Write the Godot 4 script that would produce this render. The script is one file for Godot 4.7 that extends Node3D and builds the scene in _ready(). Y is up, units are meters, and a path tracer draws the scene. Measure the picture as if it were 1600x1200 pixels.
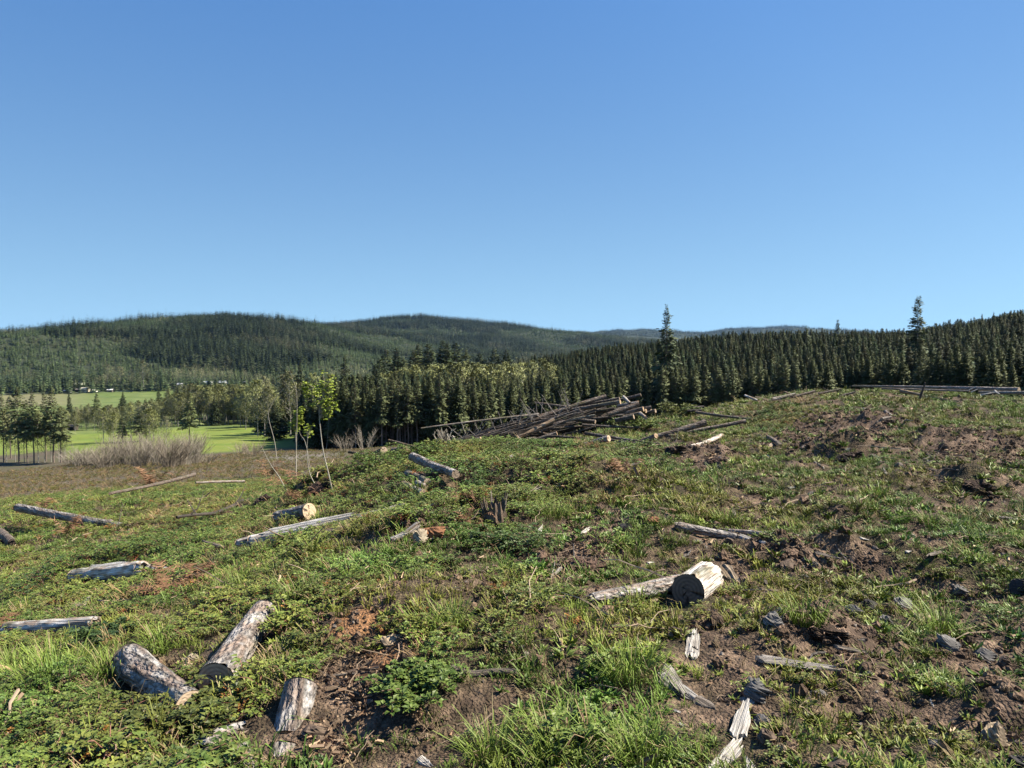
extends Node3D
# A replanted clear-cut on a hillside: logs and slash in the grass, a fir plantation below, farm fields and forested hills beyond.

const EYE := 1.65
const FOCAL := 1203.0            # only used to name bearings in the terrain table: column = 800 + 1203 * tan(bearing)
const COLS := [-700.0, 0.0, 300.0, 500.0, 560.0, 620.0, 750.0, 850.0, 1000.0, 1080.0, 1200.0, 1350.0, 1450.0, 1600.0, 1800.0, 2300.0]
# terrain heights: one row per distance (metres), one number per bearing
const HEIGHTS := [
	[1.0, [0, 0, 0, 0, 0.0, 0, 0, 0, 0, 0, 0, 0, 0, 0, 0, 0]],
	[3.0, [0, 0, 0, 0, 0.0, 0, 0, 0, 0, 0, 0, 0, 0, 0, 0, 0]],
	[5.0, [-0.4, -0.3, -0.15, 0, 0.01, 0.03, 0.04, 0.02, 0, 0, 0, 0, 0, 0, 0, 0]],
	[7.0, [-0.9, -0.7, -0.4, -0.12, -0.06, 0.0, 0.04, 0.02, 0, 0, 0, 0, 0, 0, 0, 0]],
	[10.0, [-1.5, -1.2, -0.85, -0.45, -0.25, -0.1, 0.0, 0.02, 0, 0, 0, 0.02, 0.02, 0, 0, 0]],
	[14.0, [-2.3, -1.8, -1.5, -0.9, -0.5, -0.3, -0.25, -0.22, -0.18, -0.12, -0.05, 0.04, 0.04, 0.02, 0, 0]],
	[18.0, [-2.8, -2.25, -1.95, -1.65, -1.3, -1.1, -0.75, -0.65, -0.48, -0.35, -0.1, 0.08, 0.06, 0.02, 0, 0]],
	[24.0, [-3.6, -2.95, -2.85, -2.75, -2.5, -2.25, -1.7, -1.55, -0.78, -0.5, -0.12, 0.1, 0.05, -0.03, -0.05, -0.1]],
	[32.0, [-4.9, -4.15, -4.1, -4.1, -4.05, -3.95, -3.6, -3.3, -2.0, -1.25, -0.55, -0.1, -0.12, -0.28, -0.3, -0.4]],
	[45.0, [-7, -6.2, -6.2, -6.3, -6.3, -6.3, -6.0, -5.8, -4.6, -3.6, -2.6, -1.5, -1.3, -1.3, -1.3, -1.5]],
	[70.0, [-10.3, -9.8, -9.6, -9.6, -9.6, -9.5, -9.6, -9.3, -8.0, -7.0, -6.0, -4.6, -4.3, -4.2, -4.0, -4.0]],
	[100.0, [-14, -13.6, -13.1, -12.9, -12.7, -12.5, -12.5, -12.3, -10.8, -9.8, -8.8, -7.6, -7.2, -7.0, -6.5, -6.0]],
	[140.0, [-18.5, -17.9, -17.5, -17, -16.8, -16.5, -16.5, -16.3, -13.6, -12.8, -12.0, -11.0, -10.4, -10.0, -9.0, -8.0]],
	[200.0, [-23.0, -22.7, -22.5, -22.0, -21.5, -21.0, -20.5, -19.5, -16.0, -14.6, -13.4, -12.5, -11.8, -10.0, -8.0, -6.0]],
	[320.0, [-30.5, -30.0, -30.0, -30.0, -28.5, -27.0, -24.0, -20.0, -14.5, -11.5, -9.5, -9.0, -7.0, -2.0, 2.0, 4.0]],
	[450.0, [-36.5, -36.0, -36.0, -35.0, -32.5, -30.0, -25.0, -19.0, -10.5, -7.0, -4.5, -5.2, -2.2, 5.0, 12.0, 14.0]],
	[600.0, [-42.0, -42.0, -42.0, -42.0, -40.0, -38.0, -33.0, -28.0, -20.0, -14.0, -9.0, -8.0, -3.0, 7.0, 16.0, 18.0]],
	[1000.0, [-54.0, -54.0, -54.0, -54.0, -52.0, -50.0, -47.0, -44.0, -35.0, -30.0, -26.0, -20.0, -12.0, 0.0, 12.0, 15.0]],
	[1500.0, [-25.0, 5.0, 20.0, 5.0, -10.0, -25.0, -40.0, -40.0, -36.0, -32.0, -30.0, -26.0, -22.0, -15.0, 0.0, 0.0]],
	[2300.0, [-20.0, 14.0, 73.0, 55.0, 35.0, 15.0, -22.0, -35.0, -35.0, -33.0, -33.0, -30.0, -27.0, -22.0, -10.0, -10.0]],
	[2900.0, [-30.0, 0.0, 45.0, 45.0, 52.5, 60.0, 35.0, 10.0, -15.0, -30.0, -33.0, -30.0, -27.0, -22.0, -10.0, -10.0]],
	[3600.0, [-30.0, -5.0, 40.0, 70.0, 94.0, 118.0, 94.0, 72.0, 18.0, -20.0, -33.0, -30.0, -27.0, -22.0, -10.0, -10.0]],
	[5500.0, [-30.0, 0.0, 20.0, 20.0, 20.0, 20.0, 30.0, 30.0, 20.0, 20.0, 10.0, 10.0, 0.0, 0.0, 0.0, 0.0]],
	[7500.0, [0.0, 10.0, 30.0, 30.0, 30.0, 30.0, 60.0, 85.0, 105.0, 85.0, 95.0, 70.0, 40.0, 20.0, 0.0, 0.0]],
	[9500.0, [0.0, 10.0, 30.0, 30.0, 30.0, 30.0, 60.0, 100.0, 162.0, 138.0, 196.0, 136.0, 90.0, 60.0, 20.0, 0.0]],
	[14000.0, [0.0, 0.0, 0.0, 0.0, 0.0, 0.0, 0.0, 0.0, 0.0, 0.0, 0.0, 0.0, 0.0, 0.0, 0.0, 0.0]]]
# heaps of pushed-up soil: x, z, radius, height
const MOUNDS := [[5.10, -11.50, 0.50, 0.20], [5.05, -12.08, 0.40, 0.15], [7.17, -14.69, 0.70, 0.22], [6.97, -13.04, 0.50, 0.16], [6.83, -12.01, 0.60, 0.18], [7.75, -12.53, 0.60, 0.16], [1.84, -4.44, 0.20, 0.12], [3.87, -10.50, 0.40, 0.12], [2.99, -11.71, 0.50, 0.16], [2.87, -10.38, 0.40, 0.12], [3.03, -7.21, 0.35, 0.14], [5.37, -8.78, 0.45, 0.20], [3.06, -5.33, 0.30, -0.16], [2.85, -5.28, 0.25, 0.10], [2.22, -6.13, 0.30, 0.12], [2.76, -6.20, 0.30, 0.10], [1.14, -6.79, 0.30, 0.10], [0.57, -5.93, 0.30, 0.10], [-0.81, -6.44, 0.50, 0.14], [-0.18, -7.19, 0.50, 0.20], [-3.11, -12.38, 0.70, 0.25], [-0.85, -9.18, 0.70, 0.15], [4.46, -8.87, 0.40, 0.10], [1.42, -4.20, 0.25, 0.07], [2.22, -3.44, 0.20, 0.10], [1.53, -3.39, 0.20, -0.08], [-0.68, -3.35, 0.15, -0.05], [6.68, -16.69, 0.80, 0.15], [2.90, -9.12, 0.60, 0.12], [1.14, -8.53, 0.80, 0.14], [0.31, -9.39, 0.80, 0.14], [1.88, -7.72, 0.50, 0.10], [3.17, -6.07, 0.40, 0.10], [-0.68, -4.46, 0.40, 0.10], [-5.54, -9.66, 0.60, 0.12], [10.11, -17.31, 0.80, 0.12], [3.18, -15.21, 0.60, 0.10]]
# patches of ground cover: x, z, half width across the slope, half depth, strength
const DIRT := [
	[5.84, -13.86, 1.21, 3.81, 1.00],
	[6.86, -11.56, 0.82, 2.72, 1.00],
	[7.41, -16.60, 0.91, 1.92, 0.60],
	[3.05, -11.97, 0.44, 2.48, 1.00],
	[2.33, -5.88, 0.37, 0.41, 1.00],
	[1.83, -4.34, 0.36, 0.69, 1.00],
	[1.64, -3.62, 0.32, 0.29, 0.70],
	[2.55, -4.18, 0.28, 0.41, 1.00],
	[2.28, -3.45, 0.13, 0.54, 1.00],
	[1.47, -3.12, 0.18, 0.18, 0.80],
	[0.67, -6.64, 0.44, 0.69, 0.80],
	[0.45, -5.64, 0.31, 0.44, 0.85],
	[-0.23, -5.04, 0.22, 0.61, 0.60],
	[0.57, -4.23, 0.32, 0.32, 0.70],
	[-0.77, -3.70, 0.26, 0.32, 1.00],
	[-0.88, -3.24, 0.22, 0.21, 0.90],
	[-0.88, -4.25, 0.23, 0.19, 1.00],
	[-0.61, -3.91, 0.15, 0.15, 1.00],
	[-0.34, -5.01, 0.24, 0.42, 0.60],
	[2.24, -7.02, 0.29, 0.81, 0.60],
	[3.47, -6.34, 0.26, 0.58, 0.60],
	[3.08, -5.21, 0.27, 0.40, 0.70],
	[3.32, -12.82, 0.52, 1.55, 0.70],
	[-2.32, -4.30, 0.13, 0.16, 0.50],
	[1.61, -5.23, 0.16, 0.69, 0.60],
	[15.16, -24.27, 1.01, 5.00, 0.30],
	[5.09, -9.50, 0.46, 1.18, 0.60],
	[3.66, -9.01, 0.34, 1.10, 0.50],
	[-0.35, -3.19, 0.14, 0.15, 0.60],
	[1.17, -3.20, 0.08, 0.26, 0.50],
	[-1.27, -5.38, 0.18, 0.49, 0.40],
	[-1.19, -7.08, 0.23, 0.89, 0.40],
	[-0.76, -6.42, 0.21, 0.49, 0.50],
	[2.65, -4.55, 0.43, 0.38, 0.60],
	[3.11, -9.91, 0.37, 0.82, 0.40],
	[10.12, -16.85, 0.57, 2.65, 0.40],
	[0.51, -3.56, 0.12, 0.13, 0.50]]
const BRAMBLE := [
	[-0.68, -11.58, 1.65, 5.00, 1.00],
	[0.22, -8.84, 0.88, 2.05, 1.00],
	[-4.66, -10.96, 1.53, 3.57, 1.00],
	[-4.89, -9.14, 1.23, 2.95, 1.00],
	[20.43, -157.92, 13.84, 5.00, 1.00],
	[-1.84, -3.54, 0.55, 0.54, 0.90],
	[-1.57, -3.62, 0.33, 0.46, 0.90],
	[-0.49, -3.62, 0.24, 0.19, 1.00],
	[-1.70, -5.45, 0.57, 0.72, 0.60],
	[-0.43, -7.28, 0.75, 1.50, 0.80],
	[6.08, -17.79, 0.73, 3.21, 0.60],
	[-1.08, -3.64, 0.22, 0.14, 0.50],
	[0.00, -12.72, 1.06, 5.00, 1.00],
	[1.72, -12.08, 0.67, 2.68, 0.70]]
const LUSH := [
	[-0.48, -4.35, 0.26, 0.32, 1.00],
	[-2.92, -4.89, 0.38, 0.97, 1.00],
	[-2.28, -4.89, 0.20, 0.47, 1.00],
	[0.31, -3.21, 0.64, 0.27, 1.00],
	[0.58, -3.88, 0.18, 0.31, 1.00],
	[0.83, -3.55, 0.20, 0.23, 0.60],
	[1.91, -4.91, 0.21, 0.48, 0.60],
	[2.78, -4.87, 0.18, 0.37, 0.60],
	[-1.34, -5.70, 0.18, 1.25, 0.70],
	[-2.08, -6.24, 0.39, 1.21, 0.80],
	[-0.96, -7.87, 0.23, 0.75, 1.00],
	[2.96, -10.39, 0.47, 2.74, 0.50],
	[1.05, -6.11, 0.28, 0.52, 0.70],
	[0.41, -4.65, 0.21, 0.21, 1.00],
	[0.39, -7.74, 0.26, 0.43, 1.00],
	[-1.58, -6.73, 0.41, 1.41, 0.50],
	[0.14, -4.06, 0.34, 0.33, 0.40],
	[4.34, -9.26, 0.45, 1.92, 0.30],
	[11.47, -19.12, 1.27, 5.00, 0.35],
	[-2.53, -5.89, 0.20, 0.38, 0.60]]
const DRY := [
	[-27.89, -56.41, 9.93, 12.00, 1.00],
	[-22.32, -87.48, 4.76, 12.00, 1.00],
	[-5.95, -15.41, 1.81, 12.00, 0.60],
	[1.10, -13.10, 1.03, 2.93, 0.45],
	[-3.36, -7.44, 0.27, 1.44, 0.80],
	[-0.89, -8.81, 0.59, 1.14, 0.50],
	[0.93, -7.91, 0.40, 0.59, 0.40],
	[7.78, -21.22, 1.06, 4.70, 0.50]]
const SLASH := [
	[-30.54, -112.36, 7.99, 12.00, 1.00],
	[-20.06, -133.33, 6.69, 12.00, 0.80]]
const SAWDUST := [
	[-0.88, -4.24, 0.20, 0.15, 1.00],
	[-0.61, -3.91, 0.13, 0.13, 0.90],
	[-2.12, -4.23, 0.11, 0.09, 0.50]]
const CHIPS := [
	[-0.78, -3.68, 0.27, 0.34, 1.00],
	[-0.84, -3.24, 0.23, 0.21, 0.90],
	[0.49, -5.73, 0.23, 0.38, 1.00],
	[6.46, -11.20, 0.62, 2.10, 0.40],
	[2.89, -11.14, 0.28, 1.64, 0.50],
	[-0.33, -3.21, 0.11, 0.16, 0.50],
	[2.46, -12.00, 0.54, 1.09, 0.50],
	[1.90, -4.03, 0.22, 0.31, 0.30]]

var noise := {}
var heights := PackedFloat32Array()
var taken := {}
var rng := RandomNumberGenerator.new()
var M := {}
const NU := 241
const NR := 400
const LOGR := 9.55


# ---------------------------------------------------------------- terrain
func cubic(a: float, b: float, c: float, d: float, t: float) -> float:
	var m0 := clampf((c - a) * 0.5, -absf(c - b) * 1.5 - absf(b - a) * 0.5, absf(c - b) * 1.5 + absf(b - a) * 0.5)
	var m1 := clampf((d - b) * 0.5, -absf(c - b) * 1.5 - absf(d - c) * 0.5, absf(c - b) * 1.5 + absf(d - c) * 0.5)
	var t2 := t * t
	var t3 := t2 * t
	return (2 * t3 - 3 * t2 + 1) * b + (t3 - 2 * t2 + t) * m0 + (3 * t2 - 2 * t3) * c + (t3 - t2) * m1


func make_heights() -> void:
	var rows := []
	for row in HEIGHTS:
		var h: Array = row[1]
		var fine := PackedFloat32Array()
		fine.resize(NU)
		for i in NU:
			var u := -700.0 + 3000.0 * i / (NU - 1)
			var k := 0
			while k < COLS.size() - 2 and COLS[k + 1] < u:
				k += 1
			var t: float = (u - COLS[k]) / (COLS[k + 1] - COLS[k])
			fine[i] = cubic(h[maxi(k - 1, 0)], h[k], h[k + 1], h[mini(k + 2, h.size() - 1)], t)
		rows.append(fine)
	heights.resize(NU * NR)
	for j in NR:
		var r := exp(LOGR * j / (NR - 1))
		var k := 0
		while k < HEIGHTS.size() - 2 and HEIGHTS[k + 1][0] < r:
			k += 1
		var t: float = clampf((log(r) - log(HEIGHTS[k][0])) / (log(HEIGHTS[k + 1][0]) - log(HEIGHTS[k][0])), 0.0, 1.0)
		for i in NU:
			heights[j * NU + i] = cubic(rows[maxi(k - 1, 0)][i], rows[k][i], rows[k + 1][i], rows[mini(k + 2, rows.size() - 1)][i], t)


func make_noise(called: String, freq: float, octaves := 1, kind := FastNoiseLite.TYPE_SIMPLEX_SMOOTH) -> void:
	var n := FastNoiseLite.new()
	n.noise_type = kind
	n.frequency = freq
	n.seed = 11 + noise.size() * 7
	n.fractal_type = FastNoiseLite.FRACTAL_FBM if octaves > 1 else FastNoiseLite.FRACTAL_NONE
	n.fractal_octaves = octaves
	noise[called] = n


func broad_height(x: float, z: float) -> float:
	var r := sqrt(x * x + z * z)
	var bearing := atan2(x, -z)
	var side := clampf(bearing, -0.893, 0.893)
	var i := clampf((FOCAL * tan(side) + 1500.0) / 3000.0 * (NU - 1), 0.0, NU - 1.001)
	var j := clampf(log(maxf(r, 1.0)) / LOGR * (NR - 1), 0.0, NR - 1.001)
	var i0 := int(i)
	var j0 := int(j)
	var a := i - i0
	var b := j - j0
	var at := j0 * NU + i0
	var h := lerpf(lerpf(heights[at], heights[at + 1], a), lerpf(heights[at + NU], heights[at + NU + 1], a), b)
	if absf(bearing) > 0.893:
		var mean := 0.5 * (heights[j0 * NU] + heights[j0 * NU + NU - 1])
		h = lerpf(h, mean, smoothstep(0.893, PI, absf(bearing)))
	return h


func height(x: float, z: float) -> float:
	var r2 := x * x + z * z
	var h := broad_height(x, z)
	if r2 < 8100.0:
		var rough: float = smoothstep(1.0, 9.0, r2) * (1.0 - smoothstep(2500.0, 8100.0, r2))
		h += rough * (0.085 * noise.hump.get_noise_2d(x, z) + 0.05 * noise.lump.get_noise_2d(x, z))
		for m in near(MOUNDS, 0, x, z):
			var d: float = ((x - m[0]) * (x - m[0]) + (z - m[1]) * (z - m[1])) / (m[2] * m[2])
			if d < 5.0:
				h += 1.4 * m[3] * exp(-d) * (0.8 + 0.5 * noise.lump.get_noise_2d(x * 1.3, z * 1.3))
		if r2 < 1600.0 and DIRT.size() > 0:
			var churned := zone(DIRT, x, z, 0.0)
			if churned > 0.0:
				h += churned * minf(sqrt(r2) / 6.0, 1.6) * (0.045 * noise.lump.get_noise_2d(x * 2.1 + 9.0, z * 2.1) + 0.035 * noise.fine.get_noise_2d(x * 3.0, z * 3.0))
	if r2 > 2500.0:
		var r := sqrt(r2)
		h += smoothstep(50.0, 200.0, r) * 0.5 * noise.roll.get_noise_2d(x, z) * (1.0 + 14.0 * smoothstep(1000.0, 1500.0, r) + 14.0 * smoothstep(4500.0, 9000.0, r))
		h += smoothstep(1050.0, 1500.0, r) * 20.0 * noise.ridge.get_noise_2d(x, z) * (1.0 + 1.2 * smoothstep(6000.0, 8000.0, r))
	return h


func ground(x: float, z: float) -> Vector3:
	return Vector3(x, height(x, z), z)


func slope(x: float, z: float, e := 0.12) -> Vector3:
	return Vector3(height(x - e, z) - height(x + e, z), 2.0 * e, height(x, z - e) - height(x, z + e)).normalized()


var cells := {}


func near(list: Array, id: int, x: float, z: float) -> Array:
	# the entries of a list that reach the two-metre square round a spot
	var key := Vector3i(floori(x * 0.5), floori(z * 0.5), id)
	if not cells.has(key):
		var found := []
		var mid := Vector2(key.x * 2.0 + 1.0, key.y * 2.0 + 1.0)
		for e in list:
			var reach: float = 2.3 * e[2] if id == 0 else 1.7 * maxf(e[2], e[3])
			if mid.distance_to(Vector2(e[0], e[1])) < reach + 1.5:
				found.append(e)
		cells[key] = found
	return cells[key]


func zone(list: Array, x: float, z: float, wobble: float) -> float:
	var out := 0.0
	for e in near(list, list.size() * 1000 + int(list[0][0] * 50.0) + 17, x, z):
		var dx: float = x - e[0]
		var dz: float = z - e[1]
		var l: float = sqrt(e[0] * e[0] + e[1] * e[1])
		var along: float = (dx * e[0] + dz * e[1]) / l / e[3]
		var across: float = (dx * e[1] - dz * e[0]) / l / e[2]
		var d := sqrt(along * along + across * across) + wobble
		if d < 1.2:
			out = maxf(out, e[4] * (1.0 - smoothstep(0.6, 1.2, d)))
	return out


func cover(x: float, z: float) -> Dictionary:
	# how much of each ground cover grows at a spot of the near slope
	var w: float = 0.3 * noise.patch.get_noise_2d(x, z) + 0.22 * noise.lump.get_noise_2d(x + 40.0, z)
	var c := {"dirt": zone(DIRT, x, z, w), "bramble": zone(BRAMBLE, x, z, w), "lush": zone(LUSH, x, z, w), "dry": zone(DRY, x, z, w)}
	var left := 1.0 - smoothstep(-0.25, 0.2, atan2(x, -z))
	var p: float = noise.patch.get_noise_2d(x * 1.7 + 90.0, z * 1.7)
	var q: float = noise.lump.get_noise_2d(x * 0.8, z * 0.8 + 70.0)
	c.bare = clampf(maxf(c.dirt, smoothstep(0.04, 0.46, p + 0.6 * q + 0.06) * (0.85 - 0.3 * left) * (1.0 - 0.8 * c.lush) * (1.0 - 0.8 * c.bramble)), 0.0, 1.0)
	c.bramble = clampf(maxf(c.bramble, left * smoothstep(-0.1, 0.4, -p + 0.2) * 0.7) * (1.0 - c.dirt), 0.0, 1.0)
	c.left = left
	return c


# ---------------------------------------------------------------- making meshes
class Shape:
	var v := PackedVector3Array()
	var c := PackedColorArray()
	var t := PackedVector2Array()
	var f := PackedInt32Array()
	var nn := PackedVector3Array()

	func point(p: Vector3, col: Color, uv := Vector2.ZERO) -> int:
		v.append(p)
		c.append(col)
		t.append(uv)
		return v.size() - 1

	func tri(a: Vector3, b: Vector3, d: Vector3, col: Color) -> void:
		var n := v.size()
		for p in [a, b, d]:
			v.append(p)
			c.append(col)
			t.append(Vector2(p.x, p.y))
		f.append(n)
		f.append(n + 1)
		f.append(n + 2)

	func quad(a: Vector3, b: Vector3, d: Vector3, e: Vector3, col: Color, col2 := Color(-1, 0, 0)) -> void:
		var n := v.size()
		var far := col if col2.r < 0.0 else col2
		v.append_array([a, b, d, e])
		c.append_array([col, col, far, far])
		t.append_array([Vector2(0, 0), Vector2(1, 0), Vector2(1, 1), Vector2(0, 1)])
		f.append_array([n, n + 1, n + 2, n, n + 2, n + 3])

	func spray(a: Vector3, b: Vector3, d: Vector3, e: Vector3, col: Color, col2: Color, out: Vector3) -> void:
		# a flat piece of foliage that takes the light as part of the crown round it
		while nn.size() < v.size():
			nn.append(Vector3.UP)
		if (d - a).cross(b - a).dot(out) < 0.0:
			quad(a, e, d, b, col, col2)
		else:
			quad(a, b, d, e, col, col2)
		for k in 4:
			nn.append(out)

	func mesh(mat: Material, smooth := false) -> ArrayMesh:
		var a := []
		a.resize(Mesh.ARRAY_MAX)
		a[Mesh.ARRAY_VERTEX] = v
		a[Mesh.ARRAY_COLOR] = c
		a[Mesh.ARRAY_TEX_UV] = t
		a[Mesh.ARRAY_INDEX] = f
		if nn.size() == v.size():
			a[Mesh.ARRAY_NORMAL] = nn
		var m := ArrayMesh.new()
		if smooth:
			var st := SurfaceTool.new()
			st.create_from_arrays(a)
			st.generate_normals()
			st.commit(m)
		else:
			m.add_surface_from_arrays(Mesh.PRIMITIVE_TRIANGLES, a)
		m.surface_set_material(0, mat)
		return m


func numbered(called: String) -> String:
	var n: int = taken.get(called, 0)
	taken[called] = n + 1
	return called if n == 0 else "%s_%03d" % [called, n]


func tag(o: Node, label: String, category := "", group := "", kind := "") -> Node:
	if label:
		o.set_meta("label", label)
	if category:
		o.set_meta("category", category)
	if group:
		o.set_meta("group", group)
	if kind:
		o.set_meta("kind", kind)
	return o


func thing(called: String, label: String, category: String, at := Vector3.ZERO, group := "") -> Node3D:
	var o := Node3D.new()
	o.name = numbered(called)
	add_child(o, true)
	o.position = at
	tag(o, label, category, group)
	return o


func part(called: String, mesh: Mesh, parent: Node3D, at := Vector3.ZERO) -> MeshInstance3D:
	var o := MeshInstance3D.new()
	o.name = called
	o.mesh = mesh
	o.position = at
	parent.add_child(o, true)
	return o


func lone(called: String, mesh: Mesh, label: String, category: String, at := Vector3.ZERO, group := "") -> MeshInstance3D:
	var o := MeshInstance3D.new()
	o.name = numbered(called)
	o.mesh = mesh
	o.position = at
	add_child(o, true)
	tag(o, label, category, group)
	return o


func material(called: String, tint := Color.WHITE, rough := 0.9, back := 0.0) -> StandardMaterial3D:
	var m := StandardMaterial3D.new()
	m.resource_name = called
	m.albedo_color = tint
	m.vertex_color_use_as_albedo = true
	m.roughness = rough
	m.metallic_specular = 0.35
	m.cull_mode = BaseMaterial3D.CULL_DISABLED
	if back > 0.0:
		m.backlight_enabled = true
		m.backlight = Color(back, back, back)
	M[called] = m
	return m


func picture(freq: float, octaves: int, side: int, low: float, high: float, seed_ := 3, kind := FastNoiseLite.TYPE_SIMPLEX_SMOOTH) -> ImageTexture:
	var n := FastNoiseLite.new()
	n.noise_type = kind
	n.frequency = freq
	n.seed = seed_
	n.fractal_type = FastNoiseLite.FRACTAL_FBM
	n.fractal_octaves = octaves
	var im := n.get_seamless_image(side, side)
	im.convert(Image.FORMAT_RGB8)
	im.adjust_bcs(1.0, 1.0, 1.0)
	var out := Image.create(side, side, false, Image.FORMAT_RGB8)
	for y in side:
		for x in side:
			var g := lerpf(low, high, im.get_pixel(x, y).r)
			out.set_pixel(x, y, Color(g, g, g))
	return ImageTexture.create_from_image(out)


func make_materials() -> void:
	var soil := material("soil", Color.WHITE, 0.95)
	soil.albedo_texture = picture(0.035, 5, 512, 0.45, 1.3, 5)
	soil.uv1_triplanar = true
	soil.uv1_world_triplanar = true
	soil.uv1_scale = Vector3(1.9, 1.9, 1.9)
	soil.heightmap_enabled = true
	soil.heightmap_texture = picture(0.05, 4, 512, 0.0, 1.0, 9)
	soil.heightmap_scale = 2.5
	material("land", Color.WHITE, 0.95)
	var streak := picture(0.02, 5, 256, 0.0, 1.0, 21)
	for row in [["bark", 2.5, Vector3(4.0, 1.6, 1)], ["wood", 1.2, Vector3(9.0, 0.22, 1)]]:
		var m := material(row[0], Color.WHITE, 0.85)
		m.albedo_texture = picture(0.03, 5, 256, 0.55, 1.3, 31)
		m.uv1_scale = row[2]
		m.heightmap_enabled = true
		m.heightmap_texture = streak
		m.heightmap_scale = row[1]
	material("cut", Color.WHITE, 0.9)
	material("stone", Color.WHITE, 0.85)
	M.stone.albedo_texture = picture(0.03, 5, 256, 0.5, 1.3, 44)
	M.stone.uv1_triplanar = true
	M.stone.uv1_scale = Vector3(4, 4, 4)
	material("chip", Color.WHITE, 0.9)
	material("blade", Color.WHITE, 0.55, 0.4)
	material("leaf", Color.WHITE, 0.5, 0.28)
	material("needle", Color.WHITE, 0.75, 0.5)
	material("straw", Color.WHITE, 0.8, 0.4)
	material("twig", Color.WHITE, 0.9)
	material("paint", Color.WHITE, 0.7)


func tube(s: Shape, path: PackedVector3Array, radii: PackedFloat32Array, sides: int, col: Color, col2 := Color(-1, 0, 0), along := 0.0) -> void:
	# a round stem through the points, closed at its thin end
	var tip := col if col2.r < 0.0 else col2
	var first := s.v.size()
	var side := Vector3.UP
	for i in path.size():
		var d := (path[mini(i + 1, path.size() - 1)] - path[maxi(i - 1, 0)]).normalized()
		side = d.cross(Vector3(0.31, 0.2, 0.93) if absf(d.z) < 0.9 else Vector3.RIGHT).normalized() if i == 0 else (side - d * side.dot(d)).normalized()
		var other := d.cross(side)
		for k in sides:
			var a := TAU * k / sides
			s.point(path[i] + (side * cos(a) + other * sin(a)) * radii[i], col.lerp(tip, float(i) / (path.size() - 1)), Vector2(float(k) / sides, along + i * 0.3))
	for i in path.size() - 1:
		for k in sides:
			var a := first + i * sides + k
			var b := first + i * sides + (k + 1) % sides
			s.f.append_array([a, b, b + sides, a, b + sides, a + sides])


# ---------------------------------------------------------------- logs
const WOOD := {
	"grey": [Color(0.30, 0.275, 0.25), Color(0.09, 0.075, 0.065), Color(0.44, 0.42, 0.40), Color(0.36, 0.27, 0.19)],
	"dark": [Color(0.105, 0.09, 0.078), Color(0.04, 0.033, 0.028), Color(0.21, 0.188, 0.168), Color(0.33, 0.255, 0.185)],
	"brown": [Color(0.17, 0.142, 0.118), Color(0.06, 0.047, 0.038), Color(0.28, 0.24, 0.2), Color(0.42, 0.3, 0.19)],
	"pale": [Color(0.31, 0.275, 0.24), Color(0.12, 0.095, 0.075), Color(0.45, 0.415, 0.37), Color(0.5, 0.36, 0.24)],
	"white": [Color(0.50, 0.46, 0.40), Color(0.17, 0.13, 0.1), Color(0.68, 0.65, 0.6), Color(0.10, 0.08, 0.062)],
	"bleached": [Color(0.66, 0.62, 0.55), Color(0.3, 0.24, 0.19), Color(0.8, 0.77, 0.71), Color(0.13, 0.10, 0.078)],
	"tan": [Color(0.33, 0.25, 0.165), Color(0.1, 0.07, 0.045), Color(0.42, 0.34, 0.25), Color(0.44, 0.33, 0.22)],
	"blue": [Color(0.29, 0.27, 0.25), Color(0.09, 0.08, 0.07), Color(0.43, 0.41, 0.385), Color(0.5, 0.38, 0.26)],
}


var clear_of := {}


func keep_clear(a: Vector3, b: Vector3, r: float) -> void:
	# plants do not sprout from under a log that lies on the ground
	if a.y - r > height(a.x, a.z) + 0.3 or b.y - r > height(b.x, b.z) + 0.3:
		return
	var n := int(a.distance_to(b) / 0.25) + 1
	for i in n + 1:
		var p := a.lerp(b, float(i) / n)
		var q := Vector2(p.x, p.z)
		for dx in [-0.5, 0.5]:
			for dz in [-0.5, 0.5]:
				var key := Vector2i(floori(p.x + dx), floori(p.z + dz))
				if not clear_of.has(key):
					clear_of[key] = []
				clear_of[key].append([q, r * 1.1 + 0.04])


func under_log(x: float, z: float) -> bool:
	for e in clear_of.get(Vector2i(floori(x), floori(z)), []):
		if e[0].distance_squared_to(Vector2(x, z)) < e[1] * e[1]:
			return true
	return false


func ring_face(r: float, col: Color, seed_: int, rings: int) -> Shape:
	# a sawn end in the local x-y plane looking along +z: growth rings, a few drying cracks
	var s := Shape.new()
	var g := RandomNumberGenerator.new()
	g.seed = seed_
	var n := 28
	var cracks := []
	for k in 5:
		cracks.append([g.randi() % n, g.randf_range(0.2, 0.95)])
	s.point(Vector3(0, 0, 0.004), col * 0.6)
	for j in range(1, rings + 1):
		for k in n:
			var a := TAU * k / n
			var q := float(j) / rings
			var shade := (0.7 if j % 2 else 1.1) * g.randf_range(0.85, 1.1)
			var deep := 0.0
			for c in cracks:
				if c[0] == k and q > c[1] * 0.5 and q < c[1] + 0.2:
					shade *= 0.25
					deep = -0.008
			s.point(Vector3(cos(a), sin(a), 0) * r * q + Vector3(0, 0, 0.004 + deep + g.randf_range(-0.001, 0.001)), col * shade)
	for k in n:
		s.f.append_array([0, 1 + (k + 1) % n, 1 + k])
	for j in rings - 1:
		for k in n:
			var a := 1 + j * n + k
			var b := 1 + j * n + (k + 1) % n
			s.f.append_array([a, b, b + n, a, b + n, a + n])
	return s


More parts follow.
